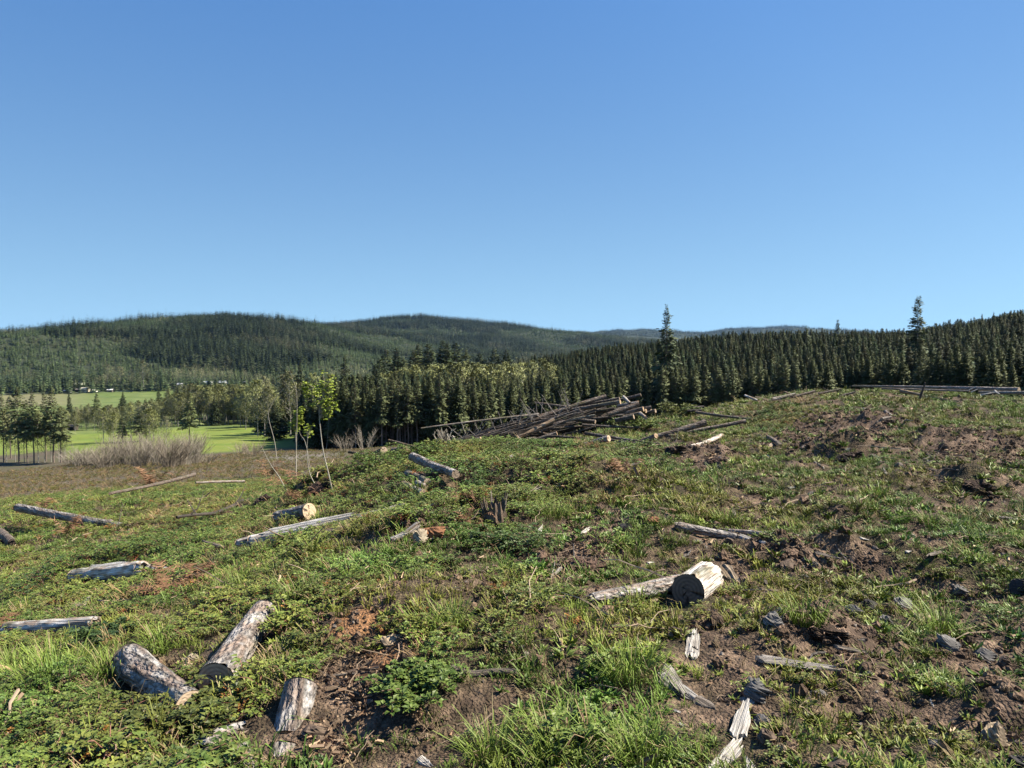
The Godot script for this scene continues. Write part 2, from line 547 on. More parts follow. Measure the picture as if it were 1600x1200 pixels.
# how: "cut" sawn at both ends, "b" broken at the end b, "a" broken at a, "ab" both; peel = share of the bark that is off
func timber(called: String, label: String, category: String, group: String, a: Vector3, b: Vector3, ra: float, rb: float, style: String, how := "cut", fine := 1.0, bend := 0.02, knots := 0) -> Node3D:
	var g := RandomNumberGenerator.new()
	g.seed = hash(label) + int(a.x * 1000.0) + int(b.z * 777.0)
	var o := thing(called, label, category, a, group)
	var d := b - a
	var length := d.length()
	o.basis = Basis.looking_at(-d.normalized(), Vector3.UP if absf(d.normalized().y) < 0.95 else Vector3.RIGHT)
	var w: Array = WOOD[style]
	ra *= 0.93
	rb *= 0.93
	var sides := int(clampf(14.0 * fine, 7, 44))
	var rings := int(clampf(length / maxf(ra, rb) * 2.2 * fine, 5, 90))
	var s := Shape.new()
	var off := g.randf() * 100.0
	var sway := Vector2(g.randf_range(-1, 1), g.randf_range(-1, 1)) * bend * length
	var knot := []
	for k in knots:
		knot.append([g.randf_range(0.1, 0.9), g.randf() * TAU])
	for i in rings + 1:
		var q := float(i) / rings
		var r := lerpf(ra, rb, q)
		var mid := sin(q * PI) * sway
		for k in sides + 1:
			var ang := TAU * (k % sides) / sides
			var nx := cos(ang) * r * 9.0 / maxf(ra, 0.04)
			var ny := sin(ang) * r * 9.0 / maxf(ra, 0.04)
			var bump: float = noise.lump.get_noise_3d(nx * 0.35 + off, ny * 0.35, q * length * 1.5)
			var grain: float = noise.fine.get_noise_3d(nx * 0.3 + off, ny * 0.3, q * length * 0.9)
			var peel: float = noise.lump.get_noise_3d(nx * 0.16 - off, ny * 0.16, q * length * 2.4 + off)
			var rr := r * (1.0 + 0.09 * bump + 0.05 * grain - (0.05 if peel > 0.12 else 0.0))
			for kn in knot:
				var dq: float = (q - kn[0]) * length / maxf(ra, 0.03)
				var da: float = angle_difference(ang, kn[1])
				rr += r * 0.35 * exp(-dq * dq * 1.5 - da * da * 5.0)
			var z := q * length
			if (i == 0 and "a" in how) or (i == rings and "b" in how):
				z += (1.0 if i else -1.0) * g.randf_range(-0.2, 1.1) * r
				rr *= g.randf_range(0.45, 0.95)
			var col: Color = w[0].lerp(w[2], clampf(0.5 + 0.9 * grain, 0, 1)) if peel > 0.12 else w[0].lerp(w[1], clampf(0.35 + 1.1 * bump + 0.7 * grain, 0, 1))
			var mottle: float = noise.lump.get_noise_3d(nx * 0.11 + off, ny * 0.11 - off, q * length * 3.5)
			var moss: float = noise.patch.get_noise_3d(nx * 0.1, ny * 0.1 + off, q * length * 1.5)
			col = col.lerp(Color(w[0].r * 0.85, w[0].g * 0.66, w[0].b * 0.55), clampf(mottle * 2.2, 0.0, 0.75))
			if mottle < -0.22 and fine > 1.0:
				col = col.lerp(w[2] * 1.1, clampf((-mottle - 0.22) * 4.0, 0.0, 0.7))
			if fine > 1.5 and bump > 0.3:
				col *= 0.55
			if moss > 0.25 and sin(ang) > 0.0:
				col = col.lerp(Color(0.09, 0.10, 0.04), clampf((moss - 0.25) * 3.0, 0, 0.5))
			s.point(Vector3(cos(ang) * rr + mid.x, sin(ang) * rr + mid.y, z), col, Vector2(float(k) / sides * maxf(r / 0.12, 0.4), z / 0.6))
	for i in rings:
		for k in sides:
			var p := i * (sides + 1) + k
			s.f.append_array([p, p + 1, p + sides + 2, p, p + sides + 2, p + sides + 1])
	keep_clear(a, b, maxf(ra, rb))
	part("bark" if style in ["grey", "dark", "brown", "blue"] else "weathered_wood", s.mesh(M.bark if style in ["grey", "dark", "brown", "blue"] else M.wood, true), o)
	for e in 2:
		var r := (rb if e else ra) * 0.985
		var face := ring_face(r, w[3] if not (("b" if e else "a") in how) else w[1], g.randi(), 9 if fine > 1.0 else 5)
		var m := part("cut_face" if not (("b" if e else "a") in how) else "broken_end", face.mesh(M.cut), o, Vector3(0, 0, length + 0.002 if e else -0.002))
		if e == 0:
			m.rotation.y = PI
	return o


func stick(called: String, label: String, category: String, group: String, points: Array, r0: float, r1: float, style: String, side_twigs := 0) -> MeshInstance3D:
	# a thin branch bent through the points
	var g := RandomNumberGenerator.new()
	g.seed = hash(label) + int(points[0].x * 1000.0) + int(points[0].z * 333.0)
	var s := Shape.new()
	var path := PackedVector3Array()
	var radii := PackedFloat32Array()
	var n: int = points.size() - 1
	var steps := 10 if n > 1 else 7
	var length: float = points[0].distance_to(points[n])
	for i in steps + 1:
		var q := float(i) / steps * n
		var k := mini(int(q), n - 1)
		var p: Vector3 = points[k].cubic_interpolate(points[k + 1], points[maxi(k - 1, 0)], points[mini(k + 2, n)], q - k)
		if i > 0 and i < steps:
			p += Vector3(g.randf_range(-1, 1), g.randf_range(-1, 1), g.randf_range(-1, 1)) * length * 0.012
		path.append(p - points[0])
		radii.append(lerpf(r0, r1, float(i) / steps) * g.randf_range(0.88, 1.12))
	var w: Array = WOOD[style]
	tube(s, path, radii, 7, w[0].lerp(w[1], g.randf() * 0.5), w[0].lerp(w[2], g.randf()))
	for k in side_twigs:
		var i := g.randi_range(1, steps - 1)
		var d := Vector3(g.randf_range(-1, 1), g.randf_range(0.0, 1.2), g.randf_range(-1, 1)).normalized() * length * g.randf_range(0.08, 0.25)
		tube(s, PackedVector3Array([path[i], path[i] + d * 0.55, path[i] + d + Vector3(0, 0.1 * length * g.randf(), 0)]), PackedFloat32Array([radii[i] * 0.6, radii[i] * 0.4, radii[i] * 0.12]), 5, w[0], w[2])
	return lone(called, s.mesh(M.wood, true), label, category, points[0], group)


func shard(called: String, label: String, category: String, group: String, a: Vector3, b: Vector3, width: float, thick: float, style: String, roll := 0.0) -> MeshInstance3D:
	# a torn slab of wood from a to b: grain ridges along it, ragged ends
	var g := RandomNumberGenerator.new()
	g.seed = hash(label)
	var s := Shape.new()
	var d := b - a
	var length := d.length()
	var across := 9
	var rows := 14
	var w: Array = WOOD[style]
	var low := []
	var high := []
	var tone := []
	for k in across + 1:
		var edge := absf(k - across * 0.5) / (across * 0.5)
		low.append(g.randf_range(0.0, 0.14) + 0.12 * edge * edge)
		high.append(1.0 - g.randf_range(0.0, 0.22) - 0.35 * edge * edge * g.randf())
		tone.append(g.randf())
	for top in 2:
		for i in rows + 1:
			var q := float(i) / rows
			for k in across + 1:
				var z: float = lerpf(low[k], high[k], q) * length
				var x: float = (float(k) / across - 0.5) * width * (1.0 - 0.35 * q * q) + 0.04 * width * sin(q * 7.0 + k)
				var edge := 1.0 - pow(absf(float(k) / across - 0.5) * 2.0, 4.0)
				var y: float = (0.5 if top else -0.5) * thick * (0.25 + 0.75 * edge) * (1.0 - 0.6 * q) + thick * 0.3 * (tone[k] - 0.5)
				var grain: float = noise.fine.get_noise_2d(k * 2.6 + a.x * 30.0, z * 3.0)
				s.point(Vector3(x, y, z), w[0].lerp(w[2], clampf(tone[k] + grain, 0, 1)).lerp(w[1], clampf(-grain * 1.6 - 0.25, 0, 0.8)), Vector2(x / 0.3, z / 0.6))
	var n := (rows + 1) * (across + 1)
	for top in 2:
		for i in rows:
			for k in across:
				var p: int = top * n + i * (across + 1) + k
				s.f.append_array([p, p + across + 1, p + across + 2, p, p + across + 2, p + 1] if top == 0 else [p, p + 1, p + across + 2, p, p + across + 2, p + across + 1])
	for i in rows:
		for k in [0, across]:
			var p: int = i * (across + 1) + k
			s.f.append_array([p, p + across + 1, p + n + across + 1, p, p + n + across + 1, p + n])
	for k in across:
		for i in [0, rows]:
			var p: int = i * (across + 1) + k
			s.f.append_array([p, p + 1, p + n + 1, p, p + n + 1, p + n])
	keep_clear(a, b, width * 0.4)
	var o := lone(called, s.mesh(M.wood), label, category, a, group)
	o.basis = Basis.looking_at(-d.normalized(), Vector3.UP if absf(d.normalized().y) < 0.9 else Vector3(0, 0, 1)) * Basis(Vector3(0, 0, 1), roll)
	return o


func lump(size: Vector3, seed_: int, col: Color, col2: Color, sharp := 0.35, detail := 2) -> Shape:
	# a stone or clod: a ball of triangles pushed in and out, with flats
	var g := RandomNumberGenerator.new()
	g.seed = seed_
	var off := Vector3(g.randf(), g.randf(), g.randf()) * 50.0
	var flats := []
	for k in 9:
		flats.append([Vector3(g.randf_range(-1, 1), g.randf_range(-1, 1), g.randf_range(-1, 1)).normalized(), g.randf_range(0.62, 0.95)])
	var s := Shape.new()
	var nu := 6 + detail * 5
	var nv := 4 + detail * 3
	for j in nv + 1:
		for i in nu:
			var a := TAU * i / nu + 0.3 * j
			var e := PI * (float(j) / nv - 0.5)
			var d := Vector3(cos(a) * cos(e), sin(e), sin(a) * cos(e))
			var r: float = 1.0 + sharp * noise.unit.get_noise_3dv(d * 1.3 + off) + 0.4 * sharp * noise.unit.get_noise_3dv(d * 4.0 + off)
			for fl in flats:
				var t: float = d.dot(fl[0])
				if t > 0.0:
					r = minf(r, fl[1] / t)
			s.point(d * r * size * 0.5, col.lerp(col2, clampf(0.5 + noise.unit.get_noise_3dv(d * 2.7 + off), 0, 1)))
	for j in nv:
		for i in nu:
			var p := j * nu + i
			var q := j * nu + (i + 1) % nu
			s.f.append_array([p, p + nu, q + nu, p, q + nu, q])
	return s


const ROCK := {
	"grey": [Color(0.2, 0.19, 0.175), Color(0.1, 0.095, 0.09)], "brown": [Color(0.17, 0.125, 0.09), Color(0.08, 0.055, 0.04)],
	"tan": [Color(0.42, 0.33, 0.22), Color(0.24, 0.18, 0.12)], "dark": [Color(0.05, 0.047, 0.045), Color(0.025, 0.023, 0.022)],
	"rust": [Color(0.3, 0.14, 0.065), Color(0.13, 0.065, 0.035)], "cream": [Color(0.43, 0.38, 0.28), Color(0.24, 0.19, 0.13)],
	"soil": [Color(0.085, 0.057, 0.04), Color(0.04, 0.026, 0.018)],
}


func stone(called: String, label: String, category: String, group: String, at: Vector3, size: Vector3, style: String, turn := 0.0) -> MeshInstance3D:
	var c: Array = ROCK[style]
	var o := lone(called, lump(size, hash(label), c[0], c[1], 0.5, 3).mesh(M.stone), label, category, at, group)
	o.rotation = Vector3(0.15, turn, -0.1)
	return o


# ---------------------------------------------------------------- plants
func blade(s: Shape, g: RandomNumberGenerator, at: Vector3, dir: float, tall: float, out: float, wide: float, col: Color, tip: Color) -> void:
	var d := Vector3(cos(dir), 0, sin(dir))
	var w := Vector3(-d.z, 0, d.x).rotated(Vector3.UP, g.randf_range(-0.6, 0.6)) * wide * 0.5
	var p1 := at + Vector3(0, tall * 0.5, 0) + d * out * 0.22
	var p2 := at + Vector3(0, tall * 0.88, 0) + d * out * 0.62
	var p3 := at + Vector3(0, tall * (1.0 - 0.25 * out / maxf(tall, 0.01)), 0) + d * out
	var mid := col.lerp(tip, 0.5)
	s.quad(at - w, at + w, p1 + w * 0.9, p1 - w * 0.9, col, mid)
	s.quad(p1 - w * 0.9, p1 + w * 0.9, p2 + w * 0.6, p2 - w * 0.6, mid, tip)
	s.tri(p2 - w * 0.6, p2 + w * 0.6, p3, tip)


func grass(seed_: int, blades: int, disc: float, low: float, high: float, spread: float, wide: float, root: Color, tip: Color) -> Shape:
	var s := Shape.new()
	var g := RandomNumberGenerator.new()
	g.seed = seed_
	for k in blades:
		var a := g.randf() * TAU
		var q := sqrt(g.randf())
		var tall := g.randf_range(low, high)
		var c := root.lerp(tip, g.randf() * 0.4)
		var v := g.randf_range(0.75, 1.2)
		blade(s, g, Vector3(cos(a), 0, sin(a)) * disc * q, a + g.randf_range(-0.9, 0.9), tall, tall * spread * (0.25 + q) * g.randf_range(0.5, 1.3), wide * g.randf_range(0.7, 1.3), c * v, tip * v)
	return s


func leaflet(s: Shape, at: Vector3, d: Vector3, long: float, wide: float, up: Vector3, col: Color) -> void:
	# a leaf folded a little along its middle
	var w := d.cross(up).normalized() * wide * 0.5
	var n := w.cross(d).normalized()
	var lift := n * wide * 0.18
	var m := at + d * long * 0.45
	var e := at + d * long - n * long * 0.12
	var i := s.v.size()
	s.v.append_array([at, m + w + lift, e, m - w + lift, m])
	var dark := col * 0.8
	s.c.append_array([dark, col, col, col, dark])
	for k in 5:
		s.t.append(Vector2.ZERO)
	s.f.append_array([i, i + 1, i + 4, i + 1, i + 2, i + 4, i, i + 4, i + 3, i + 3, i + 4, i + 2])


func leafy(seed_: int, stems: int, leaves: int, disc: float, tall: float, leaf: float, col: Color, col2: Color, stem_col: Color) -> Shape:
	# trailing stems set with leaves in threes
	var s := Shape.new()
	var g := RandomNumberGenerator.new()
	g.seed = seed_
	for k in stems:
		var a := g.randf() * TAU
		var d := Vector3(cos(a), 0, sin(a))
		var start := Vector3(g.randf_range(-1, 1), 0, g.randf_range(-1, 1)) * disc * 0.5
		var path := PackedVector3Array()
		var radii := PackedFloat32Array()
		var h := tall * g.randf_range(0.5, 1.1)
		for i in 5:
			var q := i / 4.0
			path.append(start + d * disc * q + Vector3(0, h * sin(q * 2.3) * 0.9, 0) + Vector3(g.randf_range(-1, 1), 0, g.randf_range(-1, 1)) * disc * 0.1)
			radii.append(0.0025 * (1.3 - q))
		tube(s, path, radii, 3, stem_col)
		for i in leaves:
			var q := g.randf_range(0.1, 1.0) * 4.0
			var j := mini(int(q), 3)
			var p := path[j].lerp(path[j + 1], q - j)
			var b := g.randf() * TAU
			var c := col.lerp(col2, g.randf()) * g.randf_range(0.75, 1.2)
			for m in 3:
				var bb := b + (m - 1) * 1.15
				var ld := Vector3(cos(bb), g.randf_range(-0.15, 0.6), sin(bb)).normalized()
				leaflet(s, p + Vector3(0, 0.006, 0) + ld * leaf * 0.25, ld, leaf * (1.0 if m == 1 else 0.8), leaf * 0.62, Vector3(g.randf_range(-0.4, 0.4), 1, g.randf_range(-0.4, 0.4)), c)
	return s


func rosette(seed_: int, leaves: int, long: float, wide: float, col: Color, col2: Color) -> Shape:
	# low weeds: lance-shaped leaves lying out from a crown and small round ones between
	var s := Shape.new()
	var g := RandomNumberGenerator.new()
	g.seed = seed_
	for k in leaves:
		var a := g.randf() * TAU
		var d := Vector3(cos(a), g.randf_range(0.25, 1.6), sin(a)).normalized()
		leaflet(s, Vector3(cos(a), 0, sin(a)) * g.randf() * long * 0.45 + Vector3(0, 0.004, 0), d, long * g.randf_range(0.5, 1.15), wide * g.randf_range(0.7, 1.2), Vector3(g.randf_range(-0.5, 0.5), 1, g.randf_range(-0.5, 0.5)), col.lerp(col2, g.randf()) * g.randf_range(0.8, 1.2))
	return s


func frond(s: Shape, g: RandomNumberGenerator, at: Vector3, a: float, long: float, tall: float, col: Color, col2: Color) -> void:
	# a fern frond: an arching midrib with pinnae on both sides
	var d := Vector3(cos(a), 0, sin(a))
	var last := at
	var n := 13
	for i in range(1, n + 1):
		var q := float(i) / n
		var p := at + d * long * q + Vector3(0, tall * sin(q * 2.4) - tall * 0.15 * q, 0)
		var f := (p - last).normalized()
		var w := Vector3(-d.z, 0.0, d.x)
		var c := col.lerp(col2, g.randf())
		s.quad(last - w * 0.003, last + w * 0.003, p + w * 0.003, p - w * 0.003, c * 0.7)
		for side: float in [-1.0, 1.0]:
			var l := long * 0.3 * sin(clampf(q * 1.1, 0.05, 1.0) * PI * 0.92 + 0.2) * g.randf_range(0.6, 1.1)
			var e: Vector3 = p + (w * side + f * 0.45 + Vector3(0, g.randf_range(-0.5, 0.2), 0)) * l
			s.tri(p - f * long * 0.03, p + f * long * 0.02, e, c)
		last = p


func conifer(seed_: int, tall: float, wide: float, from: float, whorls: int, per: int, stations: int, ragged: float, col: Color, col2: Color) -> Array:
	# [trunk, crown]: whorls of drooping branches set with flat sprays of needles
	var g := RandomNumberGenerator.new()
	g.seed = seed_
	var trunk := Shape.new()
	var path := PackedVector3Array()
	var radii := PackedFloat32Array()
	for i in 7:
		var q := i / 6.0
		path.append(Vector3(g.randf_range(-1, 1) * 0.008 * tall * q * (1.0 - q) * 4.0, tall * q * 0.985 - 0.3 * (1.0 - q), g.randf_range(-1, 1) * 0.008 * tall * q * (1.0 - q) * 4.0))
		radii.append(tall * 0.0105 * (1.03 - q))
	var bark := Color(0.17, 0.14, 0.115)
	tube(trunk, path, radii, 7, bark, bark * 0.7)
	if stations > 1:
		for k in int(whorls * from * 2.5):   # dead twigs below the crown
			var y := tall * from * g.randf_range(0.15, 1.0)
			var a := g.randf() * TAU
			var l := wide * tall * g.randf_range(0.2, 0.55)
			tube(trunk, PackedVector3Array([Vector3(0, y, 0), Vector3(cos(a) * l, y - 0.1 * l, sin(a) * l)]), PackedFloat32Array([0.02, 0.006]), 3, bark * 0.9)
	var s := Shape.new()
	for w in whorls:
		var t := (w + g.randf_range(0.1, 0.9)) / whorls
		var y := tall * (from + (1.0 - from) * t * 0.99)
		var reach := wide * tall * pow(1.0 - t, 0.8) * (0.75 + 0.25 * smoothstep(0.0, 0.2, t)) + 0.012 * tall
		var lop := g.randf() * TAU
		if ragged > 0.25:
			reach *= g.randf_range(1.0 - 0.8 * ragged, 1.0 + 0.45 * ragged)
		for b in per:
			if g.randf() < ragged * 0.35:
				continue
			var a := TAU * (b + g.randf_range(-0.35, 0.35)) / per + w * 2.1
			var l := reach * g.randf_range(0.65, 1.1) * (1.0 + ragged * 0.5 * cos(a - lop)) * (1.0 - ragged * 0.4 * g.randf())
			var rise := lerpf(-0.12, 0.75, t * t) + g.randf_range(-0.12, 0.12)
			var d := Vector3(cos(a), rise, sin(a)).normalized()
			var across := Vector3(-sin(a), 0, cos(a))
			var p0 := Vector3(0, y, 0)
			if stations == 1:
				var m := p0 + d * l * 0.55
				var e := p0 + d * l + Vector3(0, -0.12 * l, 0)
				var wd := across * l * 0.42
				var c := col.lerp(col2, g.randf())
				s.spray(p0 + Vector3(0, 0.08 * l, 0), m + wd + Vector3(0, -0.1 * l, 0), e, m - wd + Vector3(0, -0.1 * l, 0), c * 0.85, c, (Vector3(cos(a), 0.45, sin(a)) + Vector3(g.randf_range(-1, 1), g.randf_range(-1, 1), g.randf_range(-1, 1)) * 0.25).normalized())
				continue
			if ragged > 0.3:
				s.spray(p0, p0 + Vector3(0, 0.09, 0), p0 + d * l, p0 + d * l - Vector3(0, 0.03, 0), bark * 0.6, bark * 0.6, across)
			for k in stations:
				var q := (k + 0.6 + g.randf_range(-0.2, 0.2)) / stations
				if ragged > 0.3 and q < 0.25:
					continue
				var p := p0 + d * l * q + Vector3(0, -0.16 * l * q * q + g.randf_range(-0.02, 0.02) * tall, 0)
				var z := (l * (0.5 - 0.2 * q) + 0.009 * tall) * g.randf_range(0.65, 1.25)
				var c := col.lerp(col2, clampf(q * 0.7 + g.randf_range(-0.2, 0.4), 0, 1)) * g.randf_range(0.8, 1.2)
				for side: float in [-1.0, 1.0]:
					var o: Vector3 = (across * side * g.randf_range(0.5, 0.9) + d * g.randf_range(0.4, 0.8) + Vector3(0, g.randf_range(-0.5, 0.25), 0)) * z
					var n: Vector3 = d * z * 0.3 + Vector3(0, g.randf_range(-0.35, 0.1), 0) * z
					var out := (Vector3(cos(a) * 0.7, 0.6 + 0.3 * q, sin(a) * 0.7) + o.normalized() * 0.5 + Vector3(g.randf_range(-1, 1), g.randf_range(-1, 1), g.randf_range(-1, 1)) * 0.6).normalized()
					s.spray(p - n * 0.4, p + o * 0.55 - n * 0.8, p + o, p + o * 0.5 + n, c, c, out)
	return [trunk, s]


func alder(seed_: int, tall: float, wide: float, leaves: int, col: Color, col2: Color) -> Array:
	# [trunk and limbs, foliage]: a slim broad-leaved tree just coming into leaf
	var g := RandomNumberGenerator.new()
	g.seed = seed_
	var wood := Shape.new()
	var bark := Color(0.27, 0.255, 0.235)
	var path := PackedVector3Array()
	var radii := PackedFloat32Array()
	for i in 7:
		var q := i / 6.0
		path.append(Vector3(g.randf_range(-1, 1) * 0.02 * tall * q, tall * 0.95 * q - 0.2 * (1.0 - q), g.randf_range(-1, 1) * 0.02 * tall * q))
		radii.append(tall * 0.009 * (1.05 - q))
	tube(wood, path, radii, 6, bark, bark * 0.7)
	var s := Shape.new()
	var limbs := 26
	for k in limbs:
		var t := 0.22 + 0.76 * (k + g.randf()) / limbs
		var i := mini(int(t / 0.95 * 6.0), 5)
		var p := path[i].lerp(path[i + 1], clampf(t / 0.95 * 6.0 - i, 0, 1))
		var a := k * 2.4 + g.randf_range(-0.5, 0.5)
		var l := wide * tall * sin(clampf(t * 0.95 + 0.05, 0, 1) * PI * 0.9 + 0.25) * g.randf_range(0.7, 1.15) + 0.3
		var d := Vector3(cos(a), g.randf_range(0.5, 1.1), sin(a)).normalized()
		var m := p + d * l * 0.6
		var e := p + d * l + Vector3(0, l * 0.15, 0)
		tube(wood, PackedVector3Array([p, m, e]), PackedFloat32Array([tall * 0.0032, tall * 0.002, 0.008]), 4, bark, bark * 0.8)
		for w in 7:   # fine twigs
			var q := g.randf_range(0.3, 1.0)
			var b := p.lerp(e, q)
			var f := (d + Vector3(g.randf_range(-1, 1), g.randf_range(-0.2, 1.0), g.randf_range(-1, 1))).normalized() * l * 0.35
			var side: Vector3 = f.cross(Vector3.UP).normalized() * 0.014
			wood.tri(b - side, b + side, b + f, bark * 0.85)
		for w in int(leaves / float(limbs)):
			var q := sqrt(g.randf_range(0.05, 1.0))
			var b := p.lerp(e, q) + Vector3(g.randf_range(-1, 1), g.randf_range(-0.8, 1), g.randf_range(-1, 1)) * l * 0.3
			var f := Vector3(g.randf_range(-1, 1), g.randf_range(-1, 1), g.randf_range(-1, 1)).normalized()
			var z := tall * g.randf_range(0.008, 0.017)
			var side := f.cross(Vector3(0.3, 1, 0.2)).normalized() * z * 0.5
			var c := col.lerp(col2, g.randf()) * g.randf_range(0.75, 1.2)
			var out := (Vector3(b.x, (b.y - tall * 0.6) * 0.5, b.z).normalized() + Vector3(0, 0.25, 0) + Vector3(g.randf_range(-1, 1), g.randf_range(-1, 1), g.randf_range(-1, 1)) * 0.5).normalized()
			s.spray(b - f * z, b + side, b + f * z, b - side, c, c, out)
	return [wood, s]


func bare_shrub(seed_: int, tall: float, wide: float, stems: int, col: Color, col2: Color) -> Shape:
	var s := Shape.new()
	var g := RandomNumberGenerator.new()
	g.seed = seed_
	for k in stems:
		var a := g.randf() * TAU
		var start := Vector3(cos(a), 0, sin(a)) * wide * 0.35 * sqrt(g.randf())
		var lean := Vector3(cos(a), 0, sin(a)) * wide * g.randf_range(0.1, 0.75)
		var h := tall * g.randf_range(0.45, 1.0)
		var c := col.lerp(col2, g.randf()) * g.randf_range(0.7, 1.25)
		var p1 := start + lean * 0.3 + Vector3(0, h * 0.5, 0)
		var p2 := start + lean + Vector3(0, h, 0) + Vector3(g.randf_range(-1, 1), 0, g.randf_range(-1, 1)) * wide * 0.1
		tube(s, PackedVector3Array([start - Vector3(0, 0.15, 0), p1, p2]), PackedFloat32Array([0.03, 0.02, 0.008]), 3, c)
		for j in 9:
			var q := g.randf_range(0.3, 1.0)
			var b: Vector3 = p1.lerp(p2, (q - 0.5) * 2.0) if q > 0.5 else start.lerp(p1, q * 2.0)
			var f := (p2 - start).normalized() * 0.5 + Vector3(g.randf_range(-1, 1), g.randf_range(-0.1, 1.0), g.randf_range(-1, 1)) * 0.7
			var e := b + f * tall * g.randf_range(0.12, 0.3)
			tube(s, PackedVector3Array([b, e]), PackedFloat32Array([0.014, 0.005]), 3, c * g.randf_range(0.8, 1.2))
	return s


var kinds := {}   # kind of tree -> [[trunk mesh, crown mesh], ...]


func make_trees() -> void:
	var dark := Color(0.03, 0.047, 0.022)
	var mid := Color(0.052, 0.07, 0.028)
	var olive := Color(0.082, 0.096, 0.036)
	var rows := {"young fir": [], "bare stemmed fir": [], "open fir": [], "dark fir": [], "old fir": [], "alder": [], "leafing alder": []}
	for k in 5:
		rows["young fir"].append(conifer(100 + k, 12.0, 0.185, 0.12, 38, 8, 5, 0.15, dark.lerp(mid, 0.5), olive))
		rows["bare stemmed fir"].append(conifer(200 + k, 14.0, 0.165, 0.36, 26, 7, 5, 0.42, mid * 1.1, olive))
	for k in 4:
		rows["open fir"].append(conifer(250 + k, 14.0, 0.175, 0.38, 25, 7, 5, 0.45, mid * 1.4, olive * 1.5))
	for k in 3:
		rows["dark fir"].append(conifer(300 + k, 18.0, 0.21, 0.05, 40, 8, 6, 0.34, dark, mid))
		rows["old fir"].append(conifer(400 + k, 26.0, 0.15, 0.2, 36, 7, 7, 0.55, dark, mid))
		rows["alder"].append(alder(500 + k, 15.0, 0.21, 1500, Color(0.19, 0.185, 0.09), Color(0.125, 0.135, 0.06)))
		rows["leafing alder"].append(alder(600 + k, 15.0, 0.24, 2800, Color(0.19, 0.2, 0.07), Color(0.12, 0.145, 0.05)))
	for kind in rows:
		kinds[kind] = []
		for pair in rows[kind]:
			kinds[kind].append([pair[0].mesh(M.twig), pair[1].mesh(M.leaf if "alder" in kind else M.needle), (pair[0].v[pair[0].v.size() - 1]).y])
	for kind in kinds:
		for pair in kinds[kind]:
			var box: AABB = pair[1].get_aabb()
			pair[2] = box.end.y


func tree(kind: String, label: String, category: String, group: String, at: Vector3, tall: float, turn: float, variant: int, wide := 1.0) -> Node3D:
	var pair: Array = kinds[kind][variant % kinds[kind].size()]
	var o := thing("alder_tree" if "alder" in kind else "fir_tree", label, category, at, group)
	var k: float = tall / pair[2]
	o.basis = Basis(Vector3.UP, turn).scaled(Vector3(k * wide, k, k * wide))
	part("trunk", pair[0], o)
	part("crown", pair[1], o)
	return o


func copies(called: String, mesh: Mesh, where: Array, tints: Array, parent: Node, kind := "stuff") -> void:
	if where.is_empty():
		return
	var mm := MultiMesh.new()
	mm.transform_format = MultiMesh.TRANSFORM_3D
	mm.use_colors = true
	mm.mesh = mesh
	mm.instance_count = where.size()
	for i in where.size():
		mm.set_instance_transform(i, where[i])
		mm.set_instance_color(i, tints[i])
	var o := MultiMeshInstance3D.new()
	o.name = called
	o.multimesh = mm
	parent.add_child(o, true)
	o.set_meta("kind", kind)


# ---------------------------------------------------------------- the ground
func soil_colour(x: float, z: float) -> Color:
	var c := cover(x, z)
	var f: float = noise.fine.get_noise_2d(x * 9.0, z * 9.0)
	var p: float = noise.lump.get_noise_2d(x * 1.9, z * 1.9)
	var soil := Color(0.08, 0.053, 0.037).lerp(Color(0.235, 0.165, 0.115), clampf(0.35 + 0.8 * p + 0.5 * f, 0, 1))
	var w: float = 0.3 * p + 0.25 * f
	soil = soil.lerp(Color(0.32, 0.165, 0.075).lerp(Color(0.22, 0.12, 0.06), clampf(0.5 + f, 0, 1)), zone(SAWDUST, x, z, w))
	soil = soil.lerp(Color(0.155, 0.14, 0.125), 0.75 * zone(SLASH, x, z, w))
	var green := Color(0.042, 0.04, 0.018).lerp(Color(0.08, 0.062, 0.034), clampf(0.5 + p, 0, 1))
	green = green.lerp(Color(0.12, 0.088, 0.05), clampf(c.dry * 0.9 + 0.25 * p, 0, 1))
	return soil.lerp(green, clampf((1.0 - c.bare) * 0.75, 0, 1)) * clampf(1.0 + 0.75 * f, 0.4, 1.7)


func column_of(x: float, z: float) -> float:
	return 800.0 + FOCAL * tan(clampf(atan2(x, -z), -1.2, 1.2))


func forest_edge(u: float) -> float:
	# distance at which the plantation begins on each bearing
	var edge := [[470.0, 152.0], [560.0, 142.0], [700.0, 142.0], [850.0, 148.0], [1000.0, 158.0], [1200.0, 160.0], [1400.0, 148.0], [1600.0, 130.0], [2300.0, 110.0]]
	for k in edge.size() - 1:
		if u < edge[k + 1][0]:
			return lerpf(edge[k][1], edge[k + 1][1], clampf((u - edge[k][0]) / (edge[k + 1][0] - edge[k][0]), 0, 1))
	return 110.0


